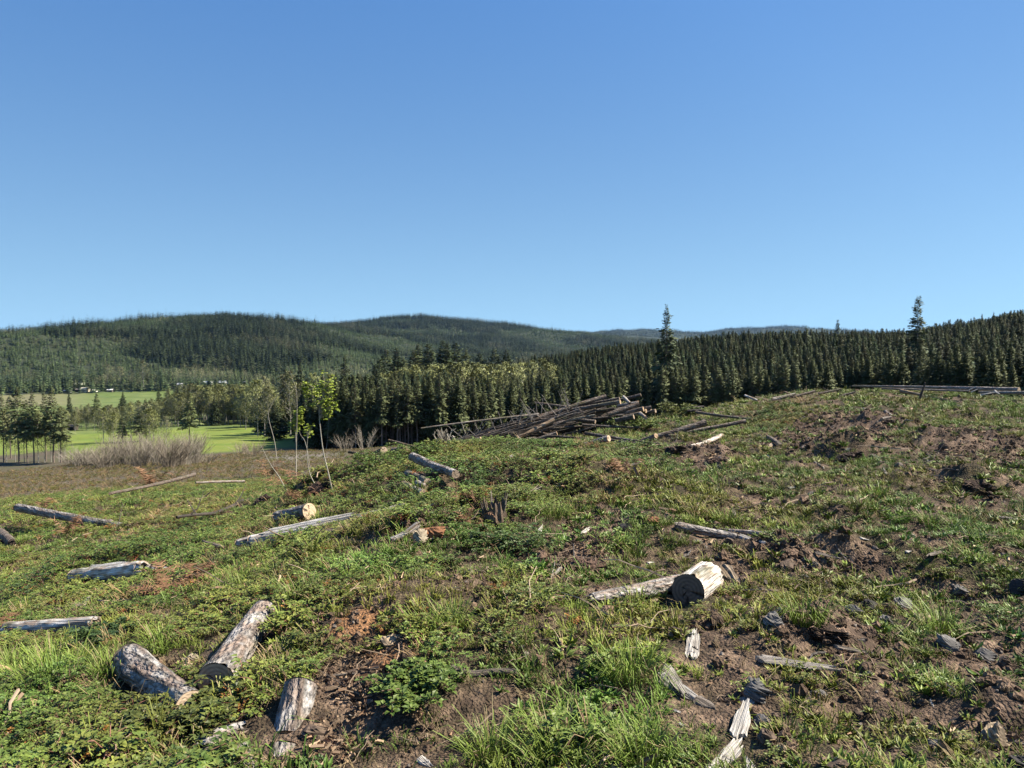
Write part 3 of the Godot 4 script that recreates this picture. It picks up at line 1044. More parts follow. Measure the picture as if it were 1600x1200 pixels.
func land_colour(x: float, z: float) -> Color:
	var r := sqrt(x * x + z * z)
	var u := column_of(x, z)
	var n: float = noise.roll.get_noise_2d(x * 2.0, z * 2.0)
	var f: float = noise.lump.get_noise_2d(x * 0.6, z * 0.6)
	var slash := Color(0.075, 0.06, 0.042).lerp(Color(0.06, 0.06, 0.028), clampf(0.45 + 0.9 * n + 0.5 * f, 0, 1))
	slash = slash.lerp(Color(0.145, 0.13, 0.115), clampf(zone(SLASH, x, z, 0.3 * n) * 0.8, 0, 1))
	var floor_ := Color(0.035, 0.03, 0.018)
	var col := slash
	if r > 900.0 and r < 1010.0:
		col = Color(0.1, 0.125, 0.045)
	if r > 120.0:
		var pasture := Color(0.098, 0.145, 0.02).lerp(Color(0.142, 0.168, 0.032), clampf(0.5 + n + 0.3 * f, 0, 1))
		var far_field := Color(0.072, 0.108, 0.026).lerp(Color(0.11, 0.138, 0.042), clampf(0.5 + 1.2 * noise.roll.get_noise_2d(x * 0.3, z * 1.4) , 0, 1))
		var valley := pasture.lerp(far_field, smoothstep(300.0, 330.0, r))
		valley = valley.lerp(Color(0.16, 0.13, 0.085), 0.6 * smoothstep(820.0, 880.0, r) * smoothstep(160.0, 60.0, u))
		valley = slash.lerp(valley, smoothstep(152.0, 164.0, r + 6.0 * n - 55.0 * smoothstep(112.0, 90.0, u)))
		var woods: float = smoothstep(440.0, 520.0, u + 25.0 * n) * smoothstep(-12.0, 2.0, r - forest_edge(u))
		col = valley.lerp(floor_, woods)
		col = col.lerp(Color(0.028, 0.036, 0.017), smoothstep(1000.0, 1030.0, r + 12.0 * n))
	return col * clampf(1.0 + 0.25 * f, 0.6, 1.4)


func sheet(called: String, label: String, a0: float, a1: float, na: int, r0: float, r1: float, nr: int, near: bool) -> void:
	var s := Shape.new()
	s.v.resize((na + 1) * (nr + 1))
	s.c.resize(s.v.size())
	s.t.resize(s.v.size())
	s.f.resize(na * nr * 6)
	for j in nr + 1:
		var r := r0 * pow(r1 / r0, float(j) / nr)
		for i in na + 1:
			var a := lerpf(a0, a1, float(i) / na)
			var x := sin(a) * r
			var z := -cos(a) * r
			var at := j * (na + 1) + i
			var y := height(x, z)
			var col := Color.BLACK
			if near:
				col = soil_colour(x, z)
				y += noise.fine.get_noise_2d(x * 4.0, z * 4.0) * 0.012 * minf(r * 0.3, 2.0)
				if r > 40.0:
					col = col.lerp(land_colour(x, z), smoothstep(40.0, 60.0, r))
			else:
				col = land_colour(x, z)
				if r < 62.0:
					col = soil_colour(x, z)
				if a1 > 3.0:
					y -= 0.03
			s.v[at] = Vector3(x, y, z)
			s.c[at] = col
	var k := 0
	for j in nr:
		for i in na:
			var p := j * (na + 1) + i
			for q in [p, p + na + 1, p + na + 2, p, p + na + 2, p + 1]:
				s.f[k] = q
				k += 1
	var o := MeshInstance3D.new()
	o.name = numbered(called)
	o.mesh = s.mesh(M.soil if near else M.land, not near)
	add_child(o, true)
	tag(o, label, "", "", "structure")


# how densely the ground cover is planted: from, to (metres), spots per square metre, size
const BANDS := [[1.9, 8.0, 300.0, 1.0], [8.0, 20.0, 120.0, 1.2], [20.0, 62.0, 26.0, 1.8], [62.0, 150.0, 2.6, 3.6]]
var sown := {}


func sow(kind: String, variants: int, at: Vector3, size: float, tint: Color, tilt := 0.12) -> void:
	var key := kind + str(rng.randi() % variants)
	if not sown.has(key):
		sown[key] = [[], []]
	var b := Basis(Vector3.UP, rng.randf() * TAU).rotated(Vector3(rng.randf_range(-1, 1), 0, rng.randf_range(-1, 1)).normalized(), rng.randf() * tilt)
	sown[key][0].append(Transform3D(b.scaled(Vector3(size, size * rng.randf_range(0.85, 1.2), size)), at))
	sown[key][1].append(tint)


func plant_cover() -> void:
	rng.seed = 77
	for band in BANDS:
		var r0: float = band[0]
		var r1: float = band[1]
		var wide := 1.1 if r1 < 21.0 else 0.9
		var count := int(wide * (r1 * r1 - r0 * r0) * band[2])
		for k in count:
			var r := sqrt(lerpf(r0 * r0, r1 * r1, rng.randf()))
			var a := rng.randf_range(-wide, wide)
			var x := sin(a) * r
			var z := -cos(a) * r
			var u := column_of(x, z)
			var big: float = band[3] * rng.randf_range(0.65, 1.2) * (0.8 + 0.75 * maxf(0.0, noise.lump.get_noise_2d(x * 0.9 + 30.0, z * 0.9)))
			if r > 62.0:
				if r > forest_edge(u) - 4.0 or (u < 480.0 and r > 150.0) or u > 900.0:
					continue
				var g: float = 0.4 + 0.4 * rng.randf()
				var s := zone(SLASH, x, z, 0.0)
				if rng.randf() < 0.5 * (1.0 - s):
					sow("dry_grass", 2, ground(x, z), big, Color(g, g * 0.9, g * 0.85))
				elif rng.randf() < 0.4:
					sow("bramble", 3, ground(x, z), big * 0.8, Color(1.5 * g, 1.3 * g, g))
				elif rng.randf() < 0.2 + 0.5 * s:
					sow("twig", 3, ground(x, z), big * 1.3, Color(1.6, 1.6, 1.6) * g)
				continue
			if under_log(x, z):
				continue
			var c := cover(x, z)
			var at := ground(x, z)
			var v: float = 1.05 + 0.55 * noise.patch.get_noise_2d(x * 2.3, z * 2.3)
			var warm: float = 0.94 + 0.45 * noise.patch.get_noise_2d(x * 1.1 - 50.0, z * 1.1)
			var tint := Color(v * warm, v, v)
			if c.dirt > 0.3:
				for extra in 2:
					var spot := ground(x + rng.randf_range(-0.1, 0.1), z + rng.randf_range(-0.1, 0.1))
					sow("clod", 4, spot, big * rng.randf_range(0.25, 0.8) * (2.6 if rng.randf() < 0.1 else 1.0), Color(1, 1, 1) * rng.randf_range(0.5, 1.4), 3.0)
			var litter := zone(CHIPS, x, z, 0.3 * noise.lump.get_noise_2d(x, z))
			if rng.randf() < litter:
				for extra in 2:
					var spot := ground(x + rng.randf_range(-0.07, 0.07), z + rng.randf_range(-0.07, 0.07)) + Vector3(0, 0.006, 0)
					sow("chip" if rng.randf() < 0.75 else "twig", 3, spot, big * rng.randf_range(0.5, 1.3), Color(1, 0.92, 0.84) * rng.randf_range(0.3, 1.5), 0.8)
				if rng.randf() < 0.7:
					continue
			if rng.randf() < c.bare * 0.93:
				var pick := rng.randf()
				at.y += 0.004
				if pick < 0.42:
					sow("clod", 4, at, big * rng.randf_range(0.35, 1.0) * (2.4 if rng.randf() < 0.2 else 1.0), Color(1, 1, 1) * rng.randf_range(0.6, 1.6), 3.0)
				elif pick < 0.58:
					sow("chip", 3, at, big * rng.randf_range(0.5, 1.2) * (1.6 if rng.randf() < 0.1 else 1.0), Color(1, 0.95, 0.88) * rng.randf_range(0.35, 1.35), 0.9)
				elif pick < 0.68:
					sow("twig", 3, at, big * rng.randf_range(0.4, 0.9) * (2.4 if rng.randf() < 0.1 else 1.0), Color(1, 0.95, 0.9) * rng.randf_range(0.5, 1.6), 0.4)
				elif pick < 0.78:
					sow("pebble", 3, at, big * rng.randf_range(0.4, 1.1) * (2.2 if rng.randf() < 0.12 else 1.0), Color(1, 1, 1) * rng.randf_range(0.6, 1.3), 3.0)
				elif pick < 0.84:
					sow("dry_grass", 2, at, big * 0.6, Color(1, 1, 1), 0.9)
				elif pick < 0.9:
					sow("weed", 3, at, big * 0.7, tint)
				continue
			var q := rng.randf()
			if rng.randf() < 0.27:
				var pick := rng.randf()
				if pick < 0.35:
					sow("chip", 3, at + Vector3(0, 0.025, 0), big * rng.randf_range(0.5, 1.3) * (1.6 if rng.randf() < 0.08 else 1.0), Color(1, 0.96, 0.9) * rng.randf_range(0.5, 2.0), 0.9)
				elif pick < 0.6:
					sow("twig", 3, at + Vector3(0, 0.025, 0), big * rng.randf_range(0.5, 1.1) * (2.2 if rng.randf() < 0.1 else 1.0), Color(1, 0.95, 0.88) * rng.randf_range(0.7, 2.2), 0.6)
				else:
					sow("dry_grass", 2, at, big * rng.randf_range(0.6, 1.1), Color(1, 0.95, 0.9) * rng.randf_range(0.6, 1.3), 0.5)
			if rng.randf() < 0.015:
				sow("long_grass", 3, at, big * rng.randf_range(0.6, 1.1), tint)
			if q < c.bramble * 0.8:
				var red: bool = rng.randf() < 0.1
				sow("bramble", 3, at, big * (0.7 if red else 1.0), Color(v * 1.9, v * 0.75, v * 0.9) if red else Color(v * (1.0 + 0.7 * (warm - 1.0)), v, v) * rng.randf_range(0.8, 1.25))
				if rng.randf() < 0.12:
					sow("dry_grass", 2, at, big * 0.9, Color(1, 1, 1))
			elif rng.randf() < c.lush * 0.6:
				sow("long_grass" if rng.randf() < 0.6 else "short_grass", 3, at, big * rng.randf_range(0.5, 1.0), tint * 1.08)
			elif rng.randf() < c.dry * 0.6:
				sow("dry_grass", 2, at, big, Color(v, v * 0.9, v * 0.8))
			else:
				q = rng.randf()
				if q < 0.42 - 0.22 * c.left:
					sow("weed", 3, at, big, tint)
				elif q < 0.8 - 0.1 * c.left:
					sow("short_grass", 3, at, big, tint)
				elif q < 0.88:
					sow("dry_grass", 2, at, big * 0.8, Color(1, 1, 1))
				elif q < 0.91:
					sow("long_grass", 3, at, big * 0.5, tint)
				elif q < 0.96 - 0.0:
					sow("bramble", 3, at, big * 0.8, tint)
	var meshes := {
		"short_grass": [], "long_grass": [], "dry_grass": [], "bramble": [], "weed": [], "clod": [], "chip": [], "twig": [], "pebble": []}
	for k in 4:
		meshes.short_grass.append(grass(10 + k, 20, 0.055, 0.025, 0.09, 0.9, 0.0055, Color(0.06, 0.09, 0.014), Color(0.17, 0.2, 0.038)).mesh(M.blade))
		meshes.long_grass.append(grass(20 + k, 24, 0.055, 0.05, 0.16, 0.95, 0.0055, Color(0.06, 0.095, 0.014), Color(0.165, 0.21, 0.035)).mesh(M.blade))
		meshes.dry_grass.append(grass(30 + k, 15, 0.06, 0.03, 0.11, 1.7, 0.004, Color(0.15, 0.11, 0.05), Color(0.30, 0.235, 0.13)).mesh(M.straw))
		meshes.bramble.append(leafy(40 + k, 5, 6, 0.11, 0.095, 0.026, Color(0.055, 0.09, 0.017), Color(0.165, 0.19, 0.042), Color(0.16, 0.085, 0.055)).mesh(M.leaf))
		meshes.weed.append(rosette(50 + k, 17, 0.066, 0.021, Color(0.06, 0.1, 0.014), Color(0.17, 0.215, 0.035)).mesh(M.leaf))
		meshes.clod.append(lump(Vector3(0.06, 0.045, 0.05), 60 + k, Color(0.19, 0.13, 0.088), Color(0.085, 0.055, 0.036), 0.6, 0).mesh(M.soil))
		meshes.pebble.append(lump(Vector3(0.05, 0.03, 0.04), 70 + k, Color(0.22, 0.19, 0.16), Color(0.12, 0.10, 0.085), 0.4, 0).mesh(M.chip))
		var g := RandomNumberGenerator.new()
		g.seed = 80 + k
		var chip := Shape.new()
		for piece in 3:
			var at := Vector3(g.randf_range(-1, 1), 0.1, g.randf_range(-1, 1)) * 0.05
			var d := Vector3(g.randf_range(-1, 1), g.randf_range(-0.2, 0.3), g.randf_range(-1, 1)).normalized()
			var w := d.cross(Vector3(g.randf_range(-0.4, 0.4), 1, 0)).normalized() * g.randf_range(0.004, 0.011)
			var l := d * g.randf_range(0.02, 0.055)
			var n := l.cross(w).normalized() * 0.004
			var col := Color(0.36, 0.29, 0.21).lerp(Color(0.17, 0.11, 0.075), g.randf())
			chip.quad(at - w + n, at + w + n, at + l + w * 0.6 + n, at + l - w * 0.4 + n, col, col * 0.8)
			chip.quad(at - w - n, at + w - n, at + w + n, at - w + n, col * 0.7)
			chip.quad(at - w - n, at - w + n, at + l - w * 0.4 + n, at + l - w * 0.4 - n, col * 0.8)
			chip.quad(at + w - n, at + w + n, at + l + w * 0.6 + n, at + l + w * 0.6 - n, col * 0.8)
		meshes.chip.append(chip.mesh(M.chip))
		var twig := Shape.new()
		var p := Vector3(-0.12, 0.006, 0)
		var path := PackedVector3Array()
		var radii := PackedFloat32Array()
		for i in 6:
			path.append(p)
			radii.append(0.0035 * (1.15 - i * 0.17))
			p += Vector3(0.05, g.randf_range(-0.008, 0.012), g.randf_range(-0.022, 0.022))
		tube(twig, path, radii, 4, Color(0.16, 0.125, 0.095), Color(0.22, 0.18, 0.14))
		meshes.twig.append(twig.mesh(M.twig))
	var words := {"short_grass": ["short_grass", "short green grass over the clear-cut"], "long_grass": ["long_grass", "longer bright grass in clumps on the slope"], "dry_grass": ["dry_grass", "straw-coloured dead grass on the slope"],
		"bramble": ["bramble_cover", "low trailing bramble leaves over the ground"], "weed": ["weed_cover", "small broad-leaved weeds carpeting the ground"], "clod": ["soil_crumbs", "loose brown clods of churned soil"],
		"chip": ["wood_chips", "scattered chips of bark and wood"], "twig": ["fallen_twigs", "small twigs strewn over the ground"], "pebble": ["gravel", "small stones in the bare soil"]}
	for kind in words:
		var o := Node3D.new()
		o.name = words[kind][0]
		add_child(o, true)
		tag(o, words[kind][1], "", "", "stuff")
		for k in 4:
			if sown.has(kind + str(k)):
				copies(words[kind][0] + "_patch", meshes[kind][k], sown[kind + str(k)][0], sown[kind + str(k)][1], o)


# ---------------------------------------------------------------- woods
func plant_woods() -> void:
	rng.seed = 5
	var low := []
	for k in 8:
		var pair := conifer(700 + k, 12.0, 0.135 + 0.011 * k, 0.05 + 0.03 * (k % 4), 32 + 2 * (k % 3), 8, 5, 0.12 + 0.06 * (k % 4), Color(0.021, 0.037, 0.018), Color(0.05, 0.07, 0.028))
		low.append(pair)
	var spots := []
	for k in 31000:
		var u := rng.randf_range(470.0, 2150.0)
		var a := atan((u - 800.0) / FOCAL)
		var edge := forest_edge(u)
		var far := lerpf(300.0, 540.0, smoothstep(620.0, 1000.0, u))
		var r := sqrt(lerpf(edge * edge, far * far, rng.randf()))
		var x := sin(a) * r
		var z := -cos(a) * r
		r += 5.0 * noise.roll.get_noise_2d(x, z)
		if r < edge or rng.randf() > cos(a) * 1.1:
			continue
		if u < 620.0 and r > 215.0:
			continue
		if u > 620.0 and u < 830.0 and r > 200.0 and rng.randf() < 0.75:
			continue
		spots.append([r - edge, x, z, u, r])
	spots.sort_custom(func(p, q): return p[0] < q[0])
	var kept := {}
	var close := []
	var deep := []
	for s in spots:
		var cell := Vector2i(int(s[1] / 2.0), int(s[2] / 2.0))
		if kept.has(cell):
			continue
		kept[cell] = true
		if close.size() < 250 and s[3] > 500.0 and s[3] < 1640.0:
			close.append(s)
		else:
			deep.append(s)
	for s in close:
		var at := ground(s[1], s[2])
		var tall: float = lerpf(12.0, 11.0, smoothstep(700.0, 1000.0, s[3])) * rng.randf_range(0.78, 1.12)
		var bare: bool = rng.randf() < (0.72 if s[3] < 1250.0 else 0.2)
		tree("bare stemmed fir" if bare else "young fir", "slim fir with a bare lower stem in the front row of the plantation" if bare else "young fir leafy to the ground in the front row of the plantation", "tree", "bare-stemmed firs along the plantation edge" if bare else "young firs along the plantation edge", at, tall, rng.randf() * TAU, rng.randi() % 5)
	var woods := Node3D.new()
	woods.name = "plantation_forest"
	add_child(woods, true)
	tag(woods, "dense plantation of young firs beyond the crest", "", "", "stuff")
	var lists := []
	for k in 8:
		lists.append([[], []])
	for s in deep:
		var at := ground(s[1], s[2])
		var k := rng.randi() % 8
		var tall: float = rng.randf_range(0.62, 1.2) * lerpf(11.0, 12.0, smoothstep(0.0, 120.0, s[0])) * (1.0 + 0.22 * noise.roll.get_noise_2d(s[1] * 0.8, s[2] * 0.8))
		if s[3] < 1000.0:
			tall *= 1.05
		var b := Basis(Vector3.UP, rng.randf() * TAU).scaled(Vector3(rng.randf_range(0.85, 1.3), 1.0, rng.randf_range(0.85, 1.3)) * tall / 12.0).rotated(Vector3(rng.randf_range(-1, 1), 0, rng.randf_range(-1, 1)).normalized(), rng.randf() * 0.05)
		lists[k][0].append(Transform3D(b, at))
		var v := rng.randf_range(0.6, 1.35)
		lists[k][1].append(Color(v * rng.randf_range(0.85, 1.4), v, v * rng.randf_range(0.8, 1.2)))
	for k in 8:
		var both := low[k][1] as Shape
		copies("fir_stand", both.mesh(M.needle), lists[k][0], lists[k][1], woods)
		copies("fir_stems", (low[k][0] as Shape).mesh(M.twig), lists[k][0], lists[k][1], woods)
	# the pale broad-leaved stand behind the front firs
	var stand := Node3D.new()
	stand.name = "alder_forest"
	add_child(stand, true)
	tag(stand, "pale green alders just in leaf behind the front firs and round the pastures", "", "", "stuff")
	var where := [[], [], []]
	var tint := [[], [], []]
	for k in 240:
		var u := rng.randf_range(540.0, 800.0)
		if u > 740.0:
			u += rng.randf_range(-30.0, 75.0)
		var a := atan((u - 800.0) / FOCAL)
		var r := rng.randf_range(192.0, 262.0)
		var at := ground(sin(a) * r, -cos(a) * r)
		var tall: float = rng.randf_range(14.0, 18.0) * lerpf(0.85, 1.0, smoothstep(560.0, 660.0, u))
		var j := rng.randi() % 3
		where[j].append(Transform3D(Basis(Vector3.UP, rng.randf() * TAU).scaled(Vector3.ONE * tall / 15.0), at))
		var v := rng.randf_range(0.85, 1.15)
		tint[j].append(Color(v, v, v))
	for k in 500:
		var u := rng.randf_range(395.0, 560.0)
		var r := rng.randf_range(300.0, 430.0)
		if k > 150:
			u = rng.randf_range(90.0, 420.0)
			r = rng.randf_range(335.0, 425.0)
		if k > 430:
			u = rng.randf_range(270.0, 430.0)
			r = rng.randf_range(430.0, 560.0)
		var a := atan((u - 800.0) / FOCAL)
		var at := ground(sin(a) * r, -cos(a) * r)
		var tall: float = rng.randf_range(8.0, 16.0)
		if k > 150 and k <= 430:
			tall = rng.randf_range(0.75, 1.1) * lerpf(lerpf(7.5, 9.5, smoothstep(180.0, 230.0, u)), 15.5, smoothstep(235.0, 310.0, u))
		var j := rng.randi() % 3
		where[j].append(Transform3D(Basis(Vector3.UP, rng.randf() * TAU).scaled(Vector3(1.25, 1.0, 1.25) * tall / 15.0), at))
		var v := rng.randf_range(0.7, 1.1)
		tint[j].append(Color(v, v, v))
	for k in 3:
		var pair := alder(800 + k, 15.0, 0.2, 2200, Color(0.2, 0.21, 0.08), Color(0.13, 0.15, 0.058))
		copies("alder_crowns", (pair[1] as Shape).mesh(M.leaf), where[k], tint[k], stand)
		copies("alder_stems", (pair[0] as Shape).mesh(M.twig), where[k], tint[k], stand)


func plant_hills() -> void:
	rng.seed = 9
	var meshes := []
	for k in 4:
		meshes.append((conifer(900 + k, 17.0, 0.235, 0.02, 12, 6, 1, 0.15, Color(0.04, 0.068, 0.03), Color(0.1, 0.135, 0.05))[1] as Shape).mesh(M.needle))
	var pale := (alder(950, 16.0, 0.24, 260, Color(0.2, 0.19, 0.11), Color(0.14, 0.15, 0.07))[1] as Shape).mesh(M.leaf)
	var woods := Node3D.new()
	woods.name = "hillside_forest"
	add_child(woods, true)
	tag(woods, "conifer forest covering the far hills", "", "", "stuff")
	var where := [[], [], [], [], []]
	var tint := [[], [], [], [], []]
	# from, to (metres), first and last bearing column, square metres a tree, size
	for belt in [[1012.0, 1100.0, -250.0, 900.0, 34.0, 1.45], [1080.0, 2560.0, -250.0, 1120.0, 44.0, 1.0], [2560.0, 3900.0, 330.0, 1250.0, 70.0, 1.2], [6800.0, 9900.0, 820.0, 1500.0, 420.0, 1.5]]:
		var a0 := atan((belt[2] - 800.0) / FOCAL)
		var a1 := atan((belt[3] - 800.0) / FOCAL)
		var count := int(0.5 * (a1 - a0) * (belt[1] * belt[1] - belt[0] * belt[0]) / belt[4])
		for k in count:
			var a := rng.randf_range(a0, a1)
			var r := sqrt(lerpf(belt[0] * belt[0], belt[1] * belt[1], rng.randf()))
			var x := sin(a) * r
			var z := -cos(a) * r
			var stand: float = noise.stand.get_noise_2d(x, z) * 1.4 + 0.5 * (1.0 - smoothstep(0.6, 1.1, Vector2((atan2(x, -z) + 0.43) / 0.13, (r - 1800.0) / 330.0).length())) - 0.12
			var young := smoothstep(-0.05, 0.05, stand)
			var j := rng.randi() % 4
			var n2: float = noise.stand.get_noise_2d(x * 3.0 + 5000.0, z * 3.0)
			if n2 > 0.32 and rng.randf() < 0.45 or (r < 1120.0 and noise.stand.get_noise_2d(x * 6.0, z * 6.0) > 0.25 and rng.randf() < 0.8):
				j = 4
			var size: float = belt[5] * rng.randf_range(0.75, 1.15) * lerpf(1.25, 0.72, young) * (1.0 if rng.randf() > 0.006 else 1.5)
			var v := rng.randf_range(0.55, 1.4) * lerpf(0.68, 1.35, young)
			where[j].append(Transform3D(Basis(Vector3.UP, rng.randf() * TAU).scaled(Vector3.ONE * size), ground(x, z) - Vector3(0, 0.5, 0)))
			tint[j].append(Color(v, v, v))
	for k in 5:
		copies("hill_trees", meshes[k] if k < 4 else pale, where[k], tint[k], woods)


# ---------------------------------------------------------------- things
func tussock(label: String, at: Vector3, size: float, tall: float, fresh := 1.0, group := "") -> void:
	var s := grass(hash(label), 150, size * 0.36, tall * 0.3, tall * 0.85, 1.1, 0.0055, Color(0.05, 0.085, 0.013), Color(0.14, 0.195, 0.032) * fresh)
	var g := RandomNumberGenerator.new()
	g.seed = hash(label) + 1
	for k in 16:
		var a := g.randf() * TAU
		blade(s, g, Vector3(cos(a), 0, sin(a)) * size * 0.25, a, tall * g.randf_range(0.5, 1.1), tall * g.randf_range(0.3, 1.0), 0.003, Color(0.2, 0.16, 0.07), Color(0.34, 0.28, 0.15))
	var o := thing("grass_tussock", label, "grass tussock", at - Vector3(0, 0.01, 0), group)
	part("blades", s.mesh(M.blade), o)


func dead_fern(label: String, at: Vector3, size: float, group := "") -> void:
	var s := Shape.new()
	var g := RandomNumberGenerator.new()
	g.seed = hash(label)
	for k in 16:
		frond(s, g, at * 0.0 + Vector3(g.randf_range(-1, 1), 0, g.randf_range(-1, 1)) * size * 0.15, g.randf() * TAU, size * g.randf_range(0.5, 1.0), size * g.randf_range(0.15, 0.75), Color(0.12, 0.06, 0.032), Color(0.21, 0.125, 0.068))
	var o := thing("dead_fern", label, "fern", at, group)
	part("fronds", s.mesh(M.straw), o)


func leafy_plant(label: String, at: Vector3, size: float, tall: float, col: Color, col2: Color, group := "") -> void:
	var o := thing("bramble_bush", label, "bush", at, group)
	part("leaves", leafy(hash(label), 26, 16, size * 0.5, tall, 0.035 * clampf(at.length() / 9.0, 1.0, 2.2), col, col2, Color(0.13, 0.07, 0.045)).mesh(M.leaf), o)


func sapling(label: String, stem: Array, r0: float, crown: Array, leaves: int, leaf: float) -> void:
	# a thin curving stem through the points and clumps of big young leaves: [centre, radius, leaves]
	var g := RandomNumberGenerator.new()
	g.seed = hash(label)
	var o := thing("sapling", label, "sapling", stem[0])
	var s := Shape.new()
	var path := PackedVector3Array()
	var radii := PackedFloat32Array()
	var n: int = stem.size() - 1
	for i in 17:
		var q := i / 16.0 * n
		var k := mini(int(q), n - 1)
		path.append((stem[k] as Vector3).cubic_interpolate(stem[k + 1], stem[maxi(k - 1, 0)], stem[mini(k + 2, n)], q - k) - stem[0])
		radii.append(r0 * (1.0 - 0.75 * i / 16.0))
	tube(s, path, radii, 8, Color(0.36, 0.33, 0.27), Color(0.27, 0.25, 0.2))
	var f := Shape.new()
	for c in crown:
		var centre: Vector3 = c[0] - stem[0]
		var root := path[0]
		for p in path:
			if absf(p.y - (centre.y - c[1])) < absf(root.y - (centre.y - c[1])):
				root = p
		for k in int(7 * c[1] / 0.3) + 5:
			var e: Vector3 = centre + Vector3(g.randf_range(-1, 1), g.randf_range(-1, 1), g.randf_range(-1, 1)).normalized() * c[1] * g.randf_range(0.4, 0.95)
			tube(s, PackedVector3Array([root, root.lerp(e, 0.5) + Vector3(0, c[1] * 0.12, 0), e]), PackedFloat32Array([r0 * 0.3, r0 * 0.2, 0.002]), 4, Color(0.3, 0.26, 0.2))
			for j in int(leaves / 7.0):
				var a := g.randf() * TAU
				var d := Vector3(cos(a), g.randf_range(-0.9, 0.35), sin(a)).normalized()
				var b: Vector3 = e + Vector3(g.randf_range(-1, 1), g.randf_range(-1, 1), g.randf_range(-1, 1)) * c[1] * 0.28
				var col := Color(0.17, 0.24, 0.025).lerp(Color(0.27, 0.32, 0.04), g.randf())
				for m in 3:
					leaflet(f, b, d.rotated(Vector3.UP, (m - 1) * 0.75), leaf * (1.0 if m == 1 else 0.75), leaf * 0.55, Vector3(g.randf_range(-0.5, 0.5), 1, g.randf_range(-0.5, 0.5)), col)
	part("stem", s.mesh(M.twig, true), o)
	if leaves:
		part("foliage", f.mesh(M.leaf), o)


func shrub(label: String, group: String, at: Vector3, tall: float, wide: float, stems: int, grey: float) -> void:
	var o := thing("bare_shrub", label, "shrub", at, group)
	part("twigs", bare_shrub(int(at.x * 100.0) + int(at.z * 10.0), tall, wide, stems, Color(0.085, 0.066, 0.05).lerp(Color(0.14, 0.125, 0.1), grey), Color(0.16, 0.13, 0.095).lerp(Color(0.3, 0.275, 0.23), grey)).mesh(M.twig), o)


func stump(label: String, at: Vector3, size: float, tall: float) -> void:
	# a rotten stump: a ring of torn upright splinters on a dark flaring base
	var g := RandomNumberGenerator.new()
	g.seed = hash(label)
	var o := thing("tree_stump", label, "stump", at)
	var s := Shape.new()
	var n := 26
	for j in 7:
		for k in n:
			var a := TAU * k / n
			var q := j / 6.0
			var r: float = size * 0.5 * (1.35 - 0.6 * sqrt(q)) * (1.0 + 0.3 * noise.unit.get_noise_3d(cos(a) * 2.0, q, sin(a) * 2.0 + at.x))
			var top: float = 1.0 + (0.5 * noise.unit.get_noise_3d(cos(a) * 3.0, 5.0, sin(a) * 3.0 + at.x) + g.randf_range(-0.2, 0.25) if j == 6 else 0.0)
			s.point(Vector3(cos(a) * r, tall * q * top - 0.05, sin(a) * r), Color(0.12, 0.085, 0.06).lerp(Color(0.3, 0.22, 0.16), g.randf() * q), Vector2(k * 0.1, q))
	for j in 6:
		for k in n:
			var p := j * n + k
			var q := j * n + (k + 1) % n
			s.f.append_array([p, p + n, q + n, p, q + n, q])
	var base := part("base", s.mesh(M.wood), o)
	for k in 12:
		var a := g.randf() * TAU
		var p := Vector3(cos(a) * size * 0.3, tall * 0.35, sin(a) * size * 0.3)
		var e := p + Vector3(cos(a) * 0.05, tall * g.randf_range(0.5, 0.95), sin(a) * 0.05)
		var w := Vector3(-sin(a), 0, cos(a)) * size * g.randf_range(0.05, 0.12)
		var t := Vector3(cos(a), 0, sin(a)) * size * 0.05
		var sp := Shape.new()
		var col := Color(0.5, 0.44, 0.36).lerp(Color(0.2, 0.14, 0.09), g.randf())
		sp.quad(p - w + t, p + w + t, e + w * 0.25, e - w * 0.1, col * 0.7, col)
		sp.quad(p - w - t, p + w - t, e + w * 0.25, e - w * 0.1, col * 0.7, col)
		sp.quad(p - w - t, p - w + t, e - w * 0.1, e - w * 0.1, col * 0.7)
		sp.quad(p + w - t, p + w + t, e + w * 0.25, e + w * 0.25, col * 0.7)
		part("splinter", sp.mesh(M.wood), base)


func root_clump(label: String, at: Vector3, size: float, col: Color) -> void:
	# a dark heap of torn roots and soil
	var g := RandomNumberGenerator.new()
	g.seed = hash(label)
	var o := thing("root_clump", label, "root clump", at)
	col *= 1.7
	size *= 0.8
	var lump_part := part("soil_lump", lump(Vector3(size * 1.2, size * 0.6, size), hash(label), col, col * 0.5, 0.9, 4).mesh(M.soil), o)
	for k in 9:
		var c := lump(Vector3(0.3, 0.2, 0.26) * size * g.randf_range(0.5, 1.2), hash(label) + k, col, col * 0.6, 0.8, 0)
		var ca := g.randf() * TAU
		part("clod", c.mesh(M.soil), o, Vector3(cos(ca) * g.randf_range(0.2, 0.65), g.randf_range(-0.2, 0.12), sin(ca) * g.randf_range(0.2, 0.65)) * size)
	for k in 7:
		var s := Shape.new()
		var a := g.randf() * TAU
		var p := Vector3(cos(a), g.randf_range(-0.1, 0.6), sin(a)) * size * 0.35
		var e := p + Vector3(cos(a), g.randf_range(-0.2, 0.6), sin(a)) * size * g.randf_range(0.15, 0.4)
		tube(s, PackedVector3Array([p, p.lerp(e, 0.5) + Vector3(0, size * 0.06, 0), e]), PackedFloat32Array([size * 0.035, size * 0.022, size * 0.006]), 5, col * 1.5, col * 2.4)
		part("root", s.mesh(M.twig), lump_part)


